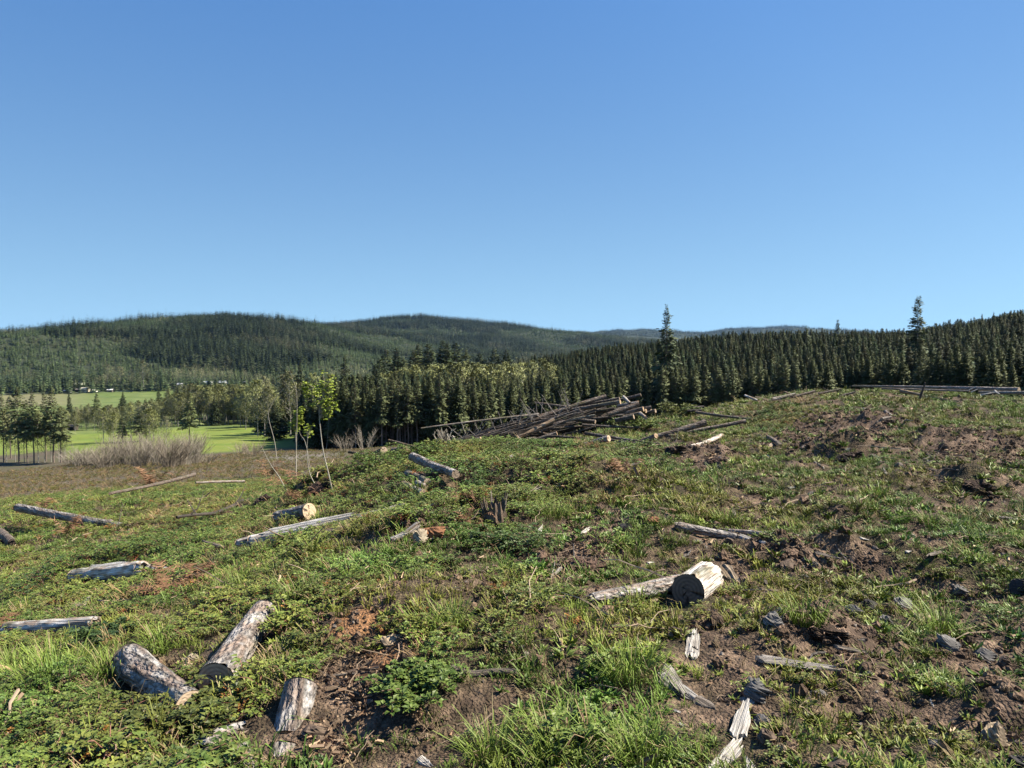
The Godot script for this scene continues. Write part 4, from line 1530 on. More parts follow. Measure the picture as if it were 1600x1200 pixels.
func farm_building(called: String, label: String, at: Vector3, long: float, deep: float, wall: float, roof: float, turn: float, wall_col: Color, roof_col: Color) -> void:
	var o := thing(called, label, "building", at)
	o.rotation.y = turn
	var s := Shape.new()
	var x := long / 2
	var z := deep / 2
	for k in [[Vector3(-x, -0.5, z), Vector3(x, -0.5, z)], [Vector3(x, -0.5, -z), Vector3(-x, -0.5, -z)], [Vector3(x, -0.5, z), Vector3(x, -0.5, -z)], [Vector3(-x, -0.5, -z), Vector3(-x, -0.5, z)]]:
		s.quad(k[0], k[1], k[1] + Vector3(0, wall + 0.5, 0), k[0] + Vector3(0, wall + 0.5, 0), wall_col)
	for e: float in [-x, x]:
		s.tri(Vector3(e, wall, -z), Vector3(e, wall, z), Vector3(e, wall + roof, 0), wall_col)
	part("wall", s.mesh(M.paint), o)
	var t := Shape.new()
	for e: float in [-1.0, 1.0]:
		var a := Vector3(-x - 0.4, wall - 0.15, e * (z + 0.4))
		var b := Vector3(x + 0.4, wall - 0.15, e * (z + 0.4))
		var c := Vector3(x + 0.4, wall + roof, 0)
		var d := Vector3(-x - 0.4, wall + roof, 0)
		var up := Vector3(0, 0.2, 0)
		t.quad(a, b, c, d, roof_col)
		t.quad(a + up, b + up, c + up, d + up, roof_col)
		t.quad(a, b, b + up, a + up, roof_col)
		t.quad(a, d, d + up, a + up, roof_col)
		t.quad(b, c, c + up, b + up, roof_col)
	part("roof", t.mesh(M.paint), o)
	var dr := Shape.new()
	dr.quad(Vector3(-1.6, 0, z + 0.03), Vector3(1.6, 0, z + 0.03), Vector3(1.6, wall * 0.75, z + 0.03), Vector3(-1.6, wall * 0.75, z + 0.03), wall_col * 0.35)
	part("door", dr.mesh(M.paint), o)
	for e: float in [-0.32, 0.32]:
		var wn := Shape.new()
		var c := Vector3(long * e, wall * 0.55, z + 0.03)
		wn.quad(c + Vector3(-0.7, -0.5, 0), c + Vector3(0.7, -0.5, 0), c + Vector3(0.7, 0.5, 0), c + Vector3(-0.7, 0.5, 0), Color(0.05, 0.055, 0.06))
		part("window", wn.mesh(M.paint), o)


func pile_pole(a: Vector3, b: Vector3, ra: float, rb: float, style: String) -> void:
	timber("pole", "thin dark pole tangled in the body of the slash pile", "pole", "thin poles of the slash pile", a, b, ra, rb, style, "cut", 0.8, 0.03)


func packed_log(a: Vector3, b: Vector3, r: float) -> void:
	timber("log", "dark log packed inside the right end of the slash pile", "log", "logs packed inside the slash pile", a, b, r, r * 0.95, "dark", "cut", 0.9, 0.01)


func pile_twig(a: Vector3, b: Vector3) -> void:
	stick("twig", "fine bare twig sticking out of the slash pile", "twig", "bare twigs of the slash pile", [a, b], 0.012, 0.005, "pale", 2)


func loose_debris() -> void:
	# sticks, bark and splinters left lying about, and half-buried stones in the bare soil; copies share a few meshes
	rng.seed = 31
	var first := {}
	for n in 170:
		var r := 3.3 * pow(5.2, rng.randf())
		var a := rng.randf_range(-0.62, 0.62)
		var x := sin(a) * r
		var z := -cos(a) * r
		var c := cover(x, z)
		if under_log(x, z) or rng.randf() > 0.35 + 0.65 * maxf(c.dirt, c.bare):
			continue
		var kind := rng.randi() % 9
		var stony: bool = kind >= 6 and c.dirt > 0.2
		kind = kind if stony or kind < 6 else kind - 6
		var at := ground(x, z)
		var o: MeshInstance3D
		if not first.has(kind):
			if kind >= 6:
				var tone: Array = ROCK[["brown", "grey", "tan"][kind - 6]]
				o = lone("stone", lump(Vector3(0.13, 0.075, 0.1), 400 + kind, tone[0], tone[1], 0.5, 2).mesh(M.stone), "half-buried stone in the churned bare soil", "stone", at, "half-buried stones in the bare soil")
			elif kind < 3:
				var d := Vector3(0.17 + 0.05 * kind, 0.02, 0.04)
				o = shard("bark_piece", "loose torn piece of bark or wood on the clear-cut", "bark piece", "loose pieces of bark and wood", -d, d, 0.055 + 0.02 * kind, 0.022, ["brown", "pale", "tan"][kind], 0.2)
			else:
				var l := 0.2 + 0.09 * (kind - 3)
				o = stick("broken_stick", "short broken stick lying loose on the clear-cut", "stick", "loose broken sticks", [Vector3(-l, 0.0, 0.0), Vector3(0, 0.02, 0.03), Vector3(l, 0.01, -0.02)], 0.014, 0.008, ["grey", "brown", "pale"][kind - 3], 1)
			first[kind] = o
		else:
			o = first[kind].duplicate()
			o.name = numbered(["bark_piece", "bark_piece", "bark_piece", "broken_stick", "broken_stick", "broken_stick", "stone", "stone", "stone"][kind])
			add_child(o, true)
		o.position = at + Vector3(0, 0.015 if kind < 6 else 0.008, 0)
		o.basis = Basis(Vector3.UP, rng.randf() * TAU).rotated(Vector3(cos(a), 0, sin(a)), rng.randf_range(-0.25, 0.25)).scaled(Vector3.ONE * rng.randf_range(0.45, 1.15) * (0.5 if kind >= 3 and kind < 6 and r < 7.0 else 1.0))


# ---------------------------------------------------------------- the scene
func sky_colour(d: Vector3, sun: Vector3) -> Color:
	var e := rad_to_deg(asin(clampf(d.y, -1, 1)))
	var t := 1.0 - exp(-maxf(e, 0.0) / 13.0)
	var c := Color(0.184, 0.320, 0.430).lerp(Color(0.019, 0.078, 0.236), t)
	var near := pow(0.5 + 0.5 * d.dot(sun), 6.0)
	return c * lerpf(0.84, 1.0, clampf(near * 5.0, 0.0, 1.0)) + Color(0.042, 0.056, 0.052) * near


func _ready() -> void:
	var cam := Camera3D.new()
	cam.name = "camera"
	cam.fov = 53.02
	cam.near = 0.05
	cam.far = 20000.0
	cam.position = Vector3(0, EYE, 0)
	cam.rotation = Vector3(-atan(60.0 / 1203.0), 0, 0)
	add_child(cam)
	var bearing := deg_to_rad(84.0)
	var high := deg_to_rad(47.0)
	var sun_at := Vector3(sin(bearing) * cos(high), sin(high), -cos(bearing) * cos(high))
	var sun := DirectionalLight3D.new()
	sun.name = "sun"
	sun.light_energy = 1.55
	sun.light_color = Color(1.0, 0.955, 0.88)
	sun.light_angular_distance = 0.5
	sun.shadow_enabled = true
	sun.basis = Basis.looking_at(-sun_at, Vector3.UP)
	add_child(sun)
	var air := Image.create(512, 256, false, Image.FORMAT_RGBF)
	for y in 256:
		for x in 512:
			var a := TAU * (x + 0.5) / 512.0
			var e := PI * (0.5 - (y + 0.5) / 256.0)
			air.set_pixel(x, y, sky_colour(Vector3(sin(a) * cos(e), maxf(sin(e), 0.0), -cos(a) * cos(e)).normalized(), sun_at))
	var sky := Sky.new()
	var dome := PanoramaSkyMaterial.new()
	dome.panorama = ImageTexture.create_from_image(air)
	sky.sky_material = dome
	var env := Environment.new()
	env.background_mode = Environment.BG_SKY
	env.sky = sky
	env.tonemap_mode = Environment.TONE_MAPPER_LINEAR
	env.tonemap_exposure = 2.7
	env.sdfgi_enabled = true
	env.ssao_enabled = true
	env.ssil_enabled = true
	env.fog_enabled = true
	env.fog_density = 0.000018
	env.fog_light_color = Color(0.62, 0.79, 1.0)
	var around := WorldEnvironment.new()
	around.name = "environment"
	around.environment = env
	add_child(around)

	for row in [["hump", 0.33, 1], ["lump", 1.25, 2], ["fine", 1.1, 4], ["patch", 0.42, 2], ["roll", 0.03, 3], ["ridge", 0.0021, 3], ["stand", 0.0016, 3], ["unit", 1.0, 2]]:
		make_noise(row[0], row[1], row[2])
	make_heights()
	make_materials()
	make_trees()
	sheet("ground", "rough clear-cut slope of soil and low green growth", -1.25, 1.25, 580, 1.5, 62.0, 470, true)
	sheet("terrain", "brown slash-strewn valley slope with green pasture beyond", -1.25, 1.25, 330, 62.0, 1020.0, 240, false)
	sheet("hills", "forested hills on the horizon", -1.25, 1.25, 280, 1020.0, 13000.0, 150, false)
	sheet("terrain", "land on both sides and behind", 1.22, TAU - 1.22, 110, 0.5, 13000.0, 130, false)
	sheet("ground", "trodden ground at the viewpoint", -1.25, 1.25, 50, 0.5, 1.5, 8, true)
	plant_hills()
	plant_woods()
	trees_and_farm()
	logs()
	small_things()
	loose_debris()
	plant_cover()


func trees_and_farm() -> void:
	shrub("bare grey-brown shrub in the thicket at the field edge", "bare shrubs of the field-edge thicket", Vector3(-71.259, -18.213, -128.182), 2.62, 3.22, 75, 0.85)
	shrub("bare grey-brown shrub in the thicket at the field edge", "bare shrubs of the field-edge thicket", Vector3(-68.346, -18.034, -126.400), 2.71, 3.17, 75, 0.67)
	shrub("bare grey-brown shrub in the thicket at the field edge", "bare shrubs of the field-edge thicket", Vector3(-60.992, -16.702, -114.585), 3.15, 2.88, 75, 0.47)
	shrub("bare grey-brown shrub in the thicket at the field edge", "bare shrubs of the field-edge thicket", Vector3(-62.787, -17.320, -120.447), 4.97, 3.02, 75, 0.50)
	shrub("bare grey-brown shrub in the thicket at the field edge", "bare shrubs of the field-edge thicket", Vector3(-65.003, -17.874, -126.763), 3.78, 3.18, 75, 0.33)
	shrub("bare grey-brown shrub in the thicket at the field edge", "bare shrubs of the field-edge thicket", Vector3(-61.411, -17.387, -122.042), 4.78, 3.06, 75, 0.81)
	shrub("bare grey-brown shrub in the thicket at the field edge", "bare shrubs of the field-edge thicket", Vector3(-52.917, -15.565, -108.356), 4.53, 2.72, 75, 0.57)
	shrub("bare grey-brown shrub in the thicket at the field edge", "bare shrubs of the field-edge thicket", Vector3(-58.288, -17.025, -120.142), 3.63, 3.02, 75, 0.33)
	shrub("bare grey-brown shrub in the thicket at the field edge", "bare shrubs of the field-edge thicket", Vector3(-58.335, -17.389, -123.710), 5.00, 3.10, 75, 0.41)
	shrub("bare grey-brown shrub in the thicket at the field edge", "bare shrubs of the field-edge thicket", Vector3(-50.465, -15.474, -109.644), 4.06, 2.75, 75, 0.86)
	shrub("bare grey-brown shrub in the thicket at the field edge", "bare shrubs of the field-edge thicket", Vector3(-43.974, -14.032, -98.130), 3.64, 2.46, 75, 0.31)
	shrub("bare grey-brown shrub in the thicket at the field edge", "bare shrubs of the field-edge thicket", Vector3(-43.796, -14.202, -100.064), 4.18, 2.51, 75, 0.20)
	shrub("bare grey-brown shrub in the thicket at the field edge", "bare shrubs of the field-edge thicket", Vector3(-44.176, -14.490, -102.712), 3.62, 2.58, 75, 0.85)
	shrub("bare grey-brown shrub in the thicket at the field edge", "bare shrubs of the field-edge thicket", Vector3(-44.400, -14.777, -105.747), 4.12, 2.65, 75, 0.62)
	shrub("bare grey-brown shrub in the thicket at the field edge", "bare shrubs of the field-edge thicket", Vector3(-44.810, -15.001, -107.886), 4.34, 2.71, 75, 0.67)
	shrub("bare shrub right of the pasture at the slash edge", "", Vector3(-42.400, -16.334, -125.203), 2.30, 3.14, 50, 0.30)
	shrub("low bare shrub beside the right pasture end", "", Vector3(-50.233, -18.182, -141.375), 2.13, 2.84, 40, 0.30)
	shrub("bare shrub standing before the dark firs", "", Vector3(-25.805, -16.503, -134.236), 4.26, 2.92, 22, 1.00)
	shrub("small bare shrub at the foot of the firs", "", Vector3(-26.535, -15.271, -122.086), 2.86, 2.45, 26, 0.60)
	shrub("leafless shrub right of the thicket", "", Vector3(-42.688, -14.866, -107.424), 1.62, 2.34, 40, 0.50)
	shrub("leafless shrub left of the thicket by the tall firs", "", Vector3(-74.253, -18.399, -128.995), 2.81, 2.81, 50, 0.60)
	shrub("bare shrub between tall firs and thicket", "", Vector3(-70.705, -18.106, -125.747), 3.37, 2.53, 46, 0.70)
	shrub("faint shrub at the foot of the plantation", "", Vector3(-1.337, -0.316, -14.538), 0.36, 0.29, 18, 1.00)
	tree("open fir", "tall fir at the left edge of the left cluster", "tree", "", Vector3(-97.111, -20.582, -146.208), 12.73, 0.38, 0, 1.10)
	tree("open fir", "tall fir with a long pale bare stem, left of its cluster", "tree", "", Vector3(-92.495, -20.425, -143.587), 14.42, 5.24, 1, 1.05)
	tree("open fir", "slim fir behind the long bare stem", "tree", "", Vector3(-90.126, -20.229, -142.312), 11.68, 1.51, 2, 1.00)
	tree("open fir", "fir with a twin bare stem in the left cluster", "tree", "", Vector3(-87.794, -19.948, -140.485), 13.41, 2.09, 3, 1.00)
	tree("open fir", "broad-topped fir at the right of the left cluster", "tree", "", Vector3(-83.630, -19.698, -139.622), 13.91, 0.12, 4, 1.15)
	tree("open fir", "fir leaning over the pasture from the left cluster", "tree", "", Vector3(-80.984, -19.345, -137.315), 10.47, 4.15, 2, 1.20)
	tree("open fir", "second fir at the left edge, behind the others", "tree", "", Vector3(-108.891, -22.796, -166.288), 13.92, 2.40, 2, 1.00)
	tree("open fir", "thin fir between the two tallest of the left cluster", "tree", "", Vector3(-87.974, -20.195, -144.466), 13.18, 1.45, 0, 1.00)
	tree("dark fir", "dark fir with bare stem left of the slim alders", "tree", "", Vector3(-186.561, -32.866, -323.477), 14.86, 3.68, 0, 0.80)
	tree("open fir", "slim fir above the slim alders", "tree", "", Vector3(-168.319, -31.557, -311.214), 14.04, 3.90, 1, 1.20)
	tree("dark fir", "big dark rounded fir at the end of the near pasture", "tree", "", Vector3(-174.944, -33.468, -345.397), 14.43, 0.84, 1, 1.15)
	tree("open fir", "fir rising through the thicket, left one", "tree", "", Vector3(-92.166, -22.574, -181.380), 7.60, 3.80, 1, 1.50)
	tree("open fir", "fir rising through the thicket, second from the left", "tree", "", Vector3(-87.961, -22.543, -181.148), 9.10, 1.47, 2, 1.50)
	tree("open fir", "slender fir in front of the pasture corner", "tree", "", Vector3(-102.353, -25.204, -214.570), 12.21, 4.65, 3, 1.30)
	tree("open fir", "tall slender fir rising out of the thicket", "tree", "", Vector3(-73.543, -21.714, -174.942), 12.88, 3.40, 0, 1.20)
	tree("dark fir", "dark pointed fir at the pasture head", "tree", "", Vector3(-167.841, -34.249, -365.113), 15.86, 2.34, 2, 0.95)
	tree("dark fir", "narrow dark fir right of the pointed one", "tree", "", Vector3(-160.364, -34.318, -368.950), 16.94, 4.58, 0, 0.80)
	tree("open fir", "slim fir between the two dark pasture firs", "tree", "", Vector3(-165.129, -34.350, -369.280), 15.73, 5.83, 2, 1.00)
	tree("dark fir", "broad dark fir standing alone by the right pasture", "tree", "", Vector3(-120.691, -30.823, -311.681), 12.24, 5.25, 1, 1.30)
	tree("dark fir", "dark fir crown beyond the right pasture", "tree", "", Vector3(-134.397, -33.738, -366.146), 17.73, 4.14, 2, 1.00)
	tree("dark fir", "tall dark fir at the middle of the tree line", "tree", "", Vector3(-125.692, -33.355, -362.185), 18.14, 3.60, 0, 0.90)
	tree("dark fir", "dark fir at the right pasture end", "tree", "", Vector3(-97.018, -29.357, -290.597), 14.09, 2.17, 1, 1.10)
	tree("old fir", "small ragged fir on the far field", "tree", "", Vector3(-196.852, -38.474, -481.890), 18.49, 3.75, 0, 1.00)
	tree("alder", "slim pale alder in the row along the near pasture", "tree", "slim alders along the near pasture", Vector3(-179.390, -32.175, -317.008), 8.48, 6.06, 0, 0.70)
	tree("alder", "slim pale alder in the row along the near pasture", "tree", "slim alders along the near pasture", Vector3(-176.899, -32.004, -315.397), 9.49, 0.20, 1, 0.70)
	tree("alder", "slim pale alder in the row along the near pasture", "tree", "slim alders along the near pasture", Vector3(-175.158, -31.972, -315.105), 7.90, 0.96, 2, 0.70)
	tree("alder", "slim pale alder in the row along the near pasture", "tree", "slim alders along the near pasture", Vector3(-173.754, -31.955, -314.944), 10.01, 3.58, 3, 0.70)
	tree("alder", "slim pale alder in the row along the near pasture", "tree", "slim alders along the near pasture", Vector3(-171.141, -31.702, -312.573), 8.36, 5.36, 4, 0.70)
	tree("alder", "slim pale alder in the row along the near pasture", "tree", "slim alders along the near pasture", Vector3(-169.509, -31.945, -317.345), 7.17, 3.10, 5, 0.70)
	tree("alder", "slim pale alder in the row along the near pasture", "tree", "slim alders along the near pasture", Vector3(-167.446, -31.850, -316.448), 5.56, 5.20, 6, 0.70)
	tree("leafing alder", "pale leafing alder above the thicket", "tree", "", Vector3(-106.418, -25.145, -214.092), 11.11, 5.55, 0, 1.00)
	tree("leafing alder", "pale leafing alder right of the slender fir", "tree", "", Vector3(-100.367, -25.201, -214.538), 10.06, 1.23, 2, 0.90)
	tree("leafing alder", "alder beyond the pasture, left of the broad dark fir", "tree", "", Vector3(-138.155, -32.703, -343.529), 15.50, 0.90, 0, 1.00)
	tree("leafing alder", "alder right of the broad dark fir", "tree", "", Vector3(-117.308, -30.779, -313.777), 13.63, 0.88, 2, 1.00)
	tree("leafing alder", "wide alder behind the broad dark fir", "tree", "", Vector3(-114.256, -30.878, -319.921), 14.97, 3.38, 0, 1.20)
	tree("leafing alder", "alder at the right end of the pasture row", "tree", "", Vector3(-109.289, -30.830, -319.449), 16.01, 5.49, 1, 1.10)
	tree("alder", "slim greenish alder among the firs of the left cluster", "tree", "alders in the left cluster", Vector3(-96.547, -20.565, -146.096), 10.04, 0.51, 0, 0.90)
	tree("alder", "slim greenish alder among the firs of the left cluster", "tree", "alders in the left cluster", Vector3(-94.852, -20.569, -146.120), 8.57, 5.91, 1, 0.90)
	tree("alder", "slim greenish alder among the firs of the left cluster", "tree", "alders in the left cluster", Vector3(-92.059, -20.431, -144.417), 9.32, 4.93, 2, 0.90)
	tree("alder", "slim greenish alder among the firs of the left cluster", "tree", "alders in the left cluster", Vector3(-87.689, -20.008, -141.650), 9.85, 3.80, 3, 0.90)
	tree("alder", "slim greenish alder among the firs of the left cluster", "tree", "alders in the left cluster", Vector3(-85.908, -19.859, -140.675), 8.02, 3.42, 4, 0.90)
	tree("alder", "slim greenish alder among the firs of the left cluster", "tree", "alders in the left cluster", Vector3(-85.131, -19.843, -141.344), 9.12, 1.65, 5, 0.90)
	tree("alder", "slim greenish alder among the firs of the left cluster", "tree", "alders in the left cluster", Vector3(-83.102, -19.686, -140.315), 8.47, 0.36, 6, 0.90)
	tree("alder", "slim greenish alder among the firs of the left cluster", "tree", "alders in the left cluster", Vector3(-80.525, -19.320, -137.910), 6.25, 2.99, 7, 0.90)
	tree("leafing alder", "greyish alder in the tree belt behind the saplings", "tree", "alders of the belt behind the saplings", Vector3(-72.999, -24.399, -220.163), 16.67, 4.34, 0, 1.00)
	tree("alder", "greyish alder in the tree belt behind the saplings", "tree", "alders of the belt behind the saplings", Vector3(-73.719, -25.175, -228.417), 18.08, 0.02, 1, 1.00)
	tree("alder", "greyish alder in the tree belt behind the saplings", "tree", "alders of the belt behind the saplings", Vector3(-66.323, -23.535, -209.054), 14.47, 2.72, 2, 1.00)
	tree("leafing alder", "greyish alder in the tree belt behind the saplings", "tree", "alders of the belt behind the saplings", Vector3(-69.065, -24.399, -221.494), 14.34, 5.31, 3, 1.00)
	tree("alder", "greyish alder in the tree belt behind the saplings", "tree", "alders of the belt behind the saplings", Vector3(-77.062, -27.358, -258.866), 19.62, 5.80, 4, 1.00)
	tree("alder", "greyish alder in the tree belt behind the saplings", "tree", "alders of the belt behind the saplings", Vector3(-64.525, -24.485, -223.353), 19.07, 3.25, 5, 1.00)
	tree("leafing alder", "greyish alder in the tree belt behind the saplings", "tree", "alders of the belt behind the saplings", Vector3(-69.773, -26.383, -245.336), 16.62, 3.96, 6, 1.00)
	tree("alder", "greyish alder in the tree belt behind the saplings", "tree", "alders of the belt behind the saplings", Vector3(-58.143, -23.470, -211.003), 15.07, 2.74, 7, 1.00)
	tree("alder", "greyish alder in the tree belt behind the saplings", "tree", "alders of the belt behind the saplings", Vector3(-61.037, -24.618, -226.375), 15.10, 2.13, 8, 1.00)
	tree("leafing alder", "greyish alder in the tree belt behind the saplings", "tree", "alders of the belt behind the saplings", Vector3(-63.877, -26.138, -245.288), 19.37, 0.44, 9, 1.00)
	tree("alder", "greyish alder in the tree belt behind the saplings", "tree", "alders of the belt behind the saplings", Vector3(-59.505, -25.386, -240.462), 15.14, 2.67, 10, 1.00)
	tree("alder", "greyish alder in the tree belt behind the saplings", "tree", "alders of the belt behind the saplings", Vector3(-58.313, -25.178, -239.488), 15.03, 3.37, 11, 1.00)
	tree("leafing alder", "greyish alder in the tree belt behind the saplings", "tree", "alders of the belt behind the saplings", Vector3(-55.934, -24.885, -237.448), 18.10, 4.09, 12, 1.00)
	tree("alder", "greyish alder in the tree belt behind the saplings", "tree", "alders of the belt behind the saplings", Vector3(-49.795, -23.727, -221.095), 15.46, 6.01, 13, 1.00)
	tree("alder", "greyish alder in the tree belt behind the saplings", "tree", "alders of the belt behind the saplings", Vector3(-51.105, -24.413, -236.645), 13.32, 2.09, 14, 1.00)
	tree("leafing alder", "greyish alder in the tree belt behind the saplings", "tree", "alders of the belt behind the saplings", Vector3(-48.102, -23.879, -228.968), 16.70, 1.31, 15, 1.00)
	tree("dark fir", "tall dark fir left of the bare whip sapling", "tree", "", Vector3(-70.714, -26.017, -239.791), 20.89, 3.04, 0, 1.10)
	tree("dark fir", "tall dark fir right of the bare whip sapling", "tree", "", Vector3(-69.100, -26.630, -250.650), 22.87, 1.83, 1, 1.00)
	tree("dark fir", "dark fir with drooping boughs above the leafy sapling", "tree", "", Vector3(-49.880, -24.046, -229.645), 23.22, 2.31, 2, 0.85)
	tree("dark fir", "dark fir in the belt at the left of the saplings", "tree", "", Vector3(-78.077, -26.310, -242.753), 17.87, 4.17, 1, 1.20)
	tree("dark fir", "dark fir low in the belt behind the saplings", "tree", "", Vector3(-62.021, -23.088, -200.633), 10.54, 1.98, 2, 1.60)
	tree("dark fir", "dark fir behind the leafy crown", "tree", "", Vector3(-57.433, -24.907, -233.027), 14.93, 5.42, 0, 1.20)
	tree("dark fir", "dark young fir right of the leafy sapling", "tree", "", Vector3(-42.117, -20.758, -185.273), 11.31, 5.01, 1, 1.30)
	tree("bare stemmed fir", "tall dark fir standing over the pale alder stand", "tree", "dark firs over the alder stand", Vector3(-43.418, -25.342, -266.486), 25.92, 0.60, 0, 1.53)
	tree("dark fir", "tall dark fir standing over the pale alder stand", "tree", "dark firs over the alder stand", Vector3(-38.755, -24.690, -259.118), 26.03, 5.45, 1, 1.30)
	tree("dark fir", "tall dark fir standing over the pale alder stand", "tree", "dark firs over the alder stand", Vector3(-43.449, -24.545, -251.271), 22.54, 1.40, 2, 1.58)
	tree("bare stemmed fir", "tall dark fir standing over the pale alder stand", "tree", "dark firs over the alder stand", Vector3(-36.739, -24.609, -259.411), 22.26, 1.52, 3, 1.65)
	tree("dark fir", "tall dark fir standing over the pale alder stand", "tree", "dark firs over the alder stand", Vector3(-33.511, -24.981, -275.973), 27.66, 0.56, 4, 1.59)
	tree("dark fir", "tall dark fir standing over the pale alder stand", "tree", "dark firs over the alder stand", Vector3(-29.424, -24.254, -270.404), 27.19, 0.03, 5, 1.33)
	tree("bare stemmed fir", "tall dark fir standing over the pale alder stand", "tree", "dark firs over the alder stand", Vector3(-33.517, -24.396, -263.880), 24.59, 3.50, 6, 1.84)
	tree("dark fir", "tall dark fir standing over the pale alder stand", "tree", "dark firs over the alder stand", Vector3(-25.410, -24.665, -283.865), 28.56, 4.28, 7, 1.62)
	tree("dark fir", "tall dark fir standing over the pale alder stand", "tree", "dark firs over the alder stand", Vector3(-21.261, -24.189, -289.220), 27.34, 3.60, 8, 1.85)
	tree("bare stemmed fir", "tall dark fir standing over the pale alder stand", "tree", "dark firs over the alder stand", Vector3(-17.186, -23.815, -285.483), 24.24, 4.59, 9, 1.52)
	tree("dark fir", "tall dark fir standing over the pale alder stand", "tree", "dark firs over the alder stand", Vector3(-23.460, -24.219, -279.015), 27.23, 1.32, 10, 1.64)
	tree("dark fir", "tall dark fir standing over the pale alder stand", "tree", "dark firs over the alder stand", Vector3(-27.176, -23.898, -260.587), 24.53, 2.87, 11, 1.36)
	tree("bare stemmed fir", "tall dark fir standing over the pale alder stand", "tree", "dark firs over the alder stand", Vector3(-16.279, -22.905, -254.480), 19.73, 2.00, 12, 1.74)
	tree("dark fir", "tall dark fir standing over the pale alder stand", "tree", "dark firs over the alder stand", Vector3(-2.251, -22.163, -299.992), 22.68, 5.74, 13, 1.65)
	tree("dark fir", "tall dark fir standing over the pale alder stand", "tree", "dark firs over the alder stand", Vector3(-12.616, -23.515, -299.735), 22.69, 6.15, 14, 1.74)
	tree("bare stemmed fir", "tall dark fir standing over the pale alder stand", "tree", "dark firs over the alder stand", Vector3(-7.019, -22.765, -299.918), 23.11, 4.51, 15, 1.67)
	tree("dark fir", "tall dark fir standing over the pale alder stand", "tree", "dark firs over the alder stand", Vector3(-32.660, -23.977, -247.858), 21.00, 5.80, 16, 1.77)
	tree("dark fir", "tall dark fir standing over the pale alder stand", "tree", "dark firs over the alder stand", Vector3(-42.101, -23.768, -236.278), 19.66, 5.51, 17, 1.32)
	tree("bare stemmed fir", "tall dark fir standing over the pale alder stand", "tree", "dark firs over the alder stand", Vector3(-41.426, -22.800, -221.154), 16.41, 1.16, 18, 1.42)
	tree("young fir", "tall fir in the shaded stand left of the slash pile", "tree", "tall firs left of the slash pile", Vector3(-38.859, -20.388, -182.214), 13.97, 2.65, 0, 1.20)
	tree("bare stemmed fir", "tall fir in the shaded stand left of the slash pile", "tree", "tall firs left of the slash pile", Vector3(-37.491, -20.316, -181.502), 14.94, 5.44, 1, 1.20)
	tree("young fir", "tall fir in the shaded stand left of the slash pile", "tree", "tall firs left of the slash pile", Vector3(-35.863, -20.113, -177.385), 12.15, 2.95, 2, 1.20)
	tree("bare stemmed fir", "tall fir in the shaded stand left of the slash pile", "tree", "tall firs left of the slash pile", Vector3(-31.466, -19.088, -165.449), 14.26, 2.26, 3, 1.20)
	tree("young fir", "tall fir in the shaded stand left of the slash pile", "tree", "tall firs left of the slash pile", Vector3(-33.238, -20.124, -178.439), 12.97, 4.15, 4, 1.20)
	tree("bare stemmed fir", "tall fir in the shaded stand left of the slash pile", "tree", "tall firs left of the slash pile", Vector3(-31.477, -20.214, -180.472), 11.97, 6.09, 5, 1.20)
	tree("young fir", "tall fir in the shaded stand left of the slash pile", "tree", "tall firs left of the slash pile", Vector3(-30.129, -20.143, -179.741), 13.86, 3.19, 6, 1.20)
	tree("bare stemmed fir", "tall fir in the shaded stand left of the slash pile", "tree", "tall firs left of the slash pile", Vector3(-29.304, -20.165, -181.247), 11.40, 4.66, 7, 1.20)
	tree("young fir", "tall fir in the shaded stand left of the slash pile", "tree", "tall firs left of the slash pile", Vector3(-25.701, -18.761, -165.648), 12.01, 1.17, 8, 1.20)
	tree("bare stemmed fir", "tall fir in the shaded stand left of the slash pile", "tree", "tall firs left of the slash pile", Vector3(-24.230, -18.511, -163.495), 14.25, 6.00, 9, 1.20)
	tree("young fir", "tall fir in the shaded stand left of the slash pile", "tree", "tall firs left of the slash pile", Vector3(-23.387, -18.780, -167.520), 14.26, 5.14, 10, 1.20)
	tree("bare stemmed fir", "tall fir in the shaded stand left of the slash pile", "tree", "tall firs left of the slash pile", Vector3(-21.732, -18.448, -163.204), 11.05, 5.27, 11, 1.20)
	tree("young fir", "tall fir in the shaded stand left of the slash pile", "tree", "tall firs left of the slash pile", Vector3(-21.254, -18.685, -166.868), 14.15, 0.40, 12, 1.20)
	tree("bare stemmed fir", "tall fir in the shaded stand left of the slash pile", "tree", "tall firs left of the slash pile", Vector3(-21.848, -19.761, -180.325), 12.19, 1.41, 13, 1.20)
	tree("young fir", "tall fir in the shaded stand left of the slash pile", "tree", "tall firs left of the slash pile", Vector3(-17.967, -18.130, -160.894), 11.65, 1.09, 14, 1.20)
	tree("bare stemmed fir", "tall fir in the shaded stand left of the slash pile", "tree", "tall firs left of the slash pile", Vector3(-18.108, -18.450, -164.816), 11.04, 1.38, 15, 1.20)
	tree("young fir", "tall fir in the shaded stand left of the slash pile", "tree", "tall firs left of the slash pile", Vector3(-17.826, -19.019, -173.565), 13.01, 3.60, 16, 1.20)
	tree("bare stemmed fir", "tall fir in the shaded stand left of the slash pile", "tree", "tall firs left of the slash pile", Vector3(-16.574, -19.475, -180.475), 10.69, 2.12, 17, 1.20)
	tree("young fir", "tall fir in the shaded stand left of the slash pile", "tree", "tall firs left of the slash pile", Vector3(-13.746, -18.262, -162.978), 13.10, 0.60, 18, 1.20)
	tree("bare stemmed fir", "tall fir in the shaded stand left of the slash pile", "tree", "tall firs left of the slash pile", Vector3(-12.846, -18.593, -169.644), 11.27, 5.51, 19, 1.20)
	tree("old fir", "tall ragged old fir rising above the plantation centre", "tree", "", Vector3(32.974, -14.513, -164.732), 25.02, 2.42, 1, 1.05)
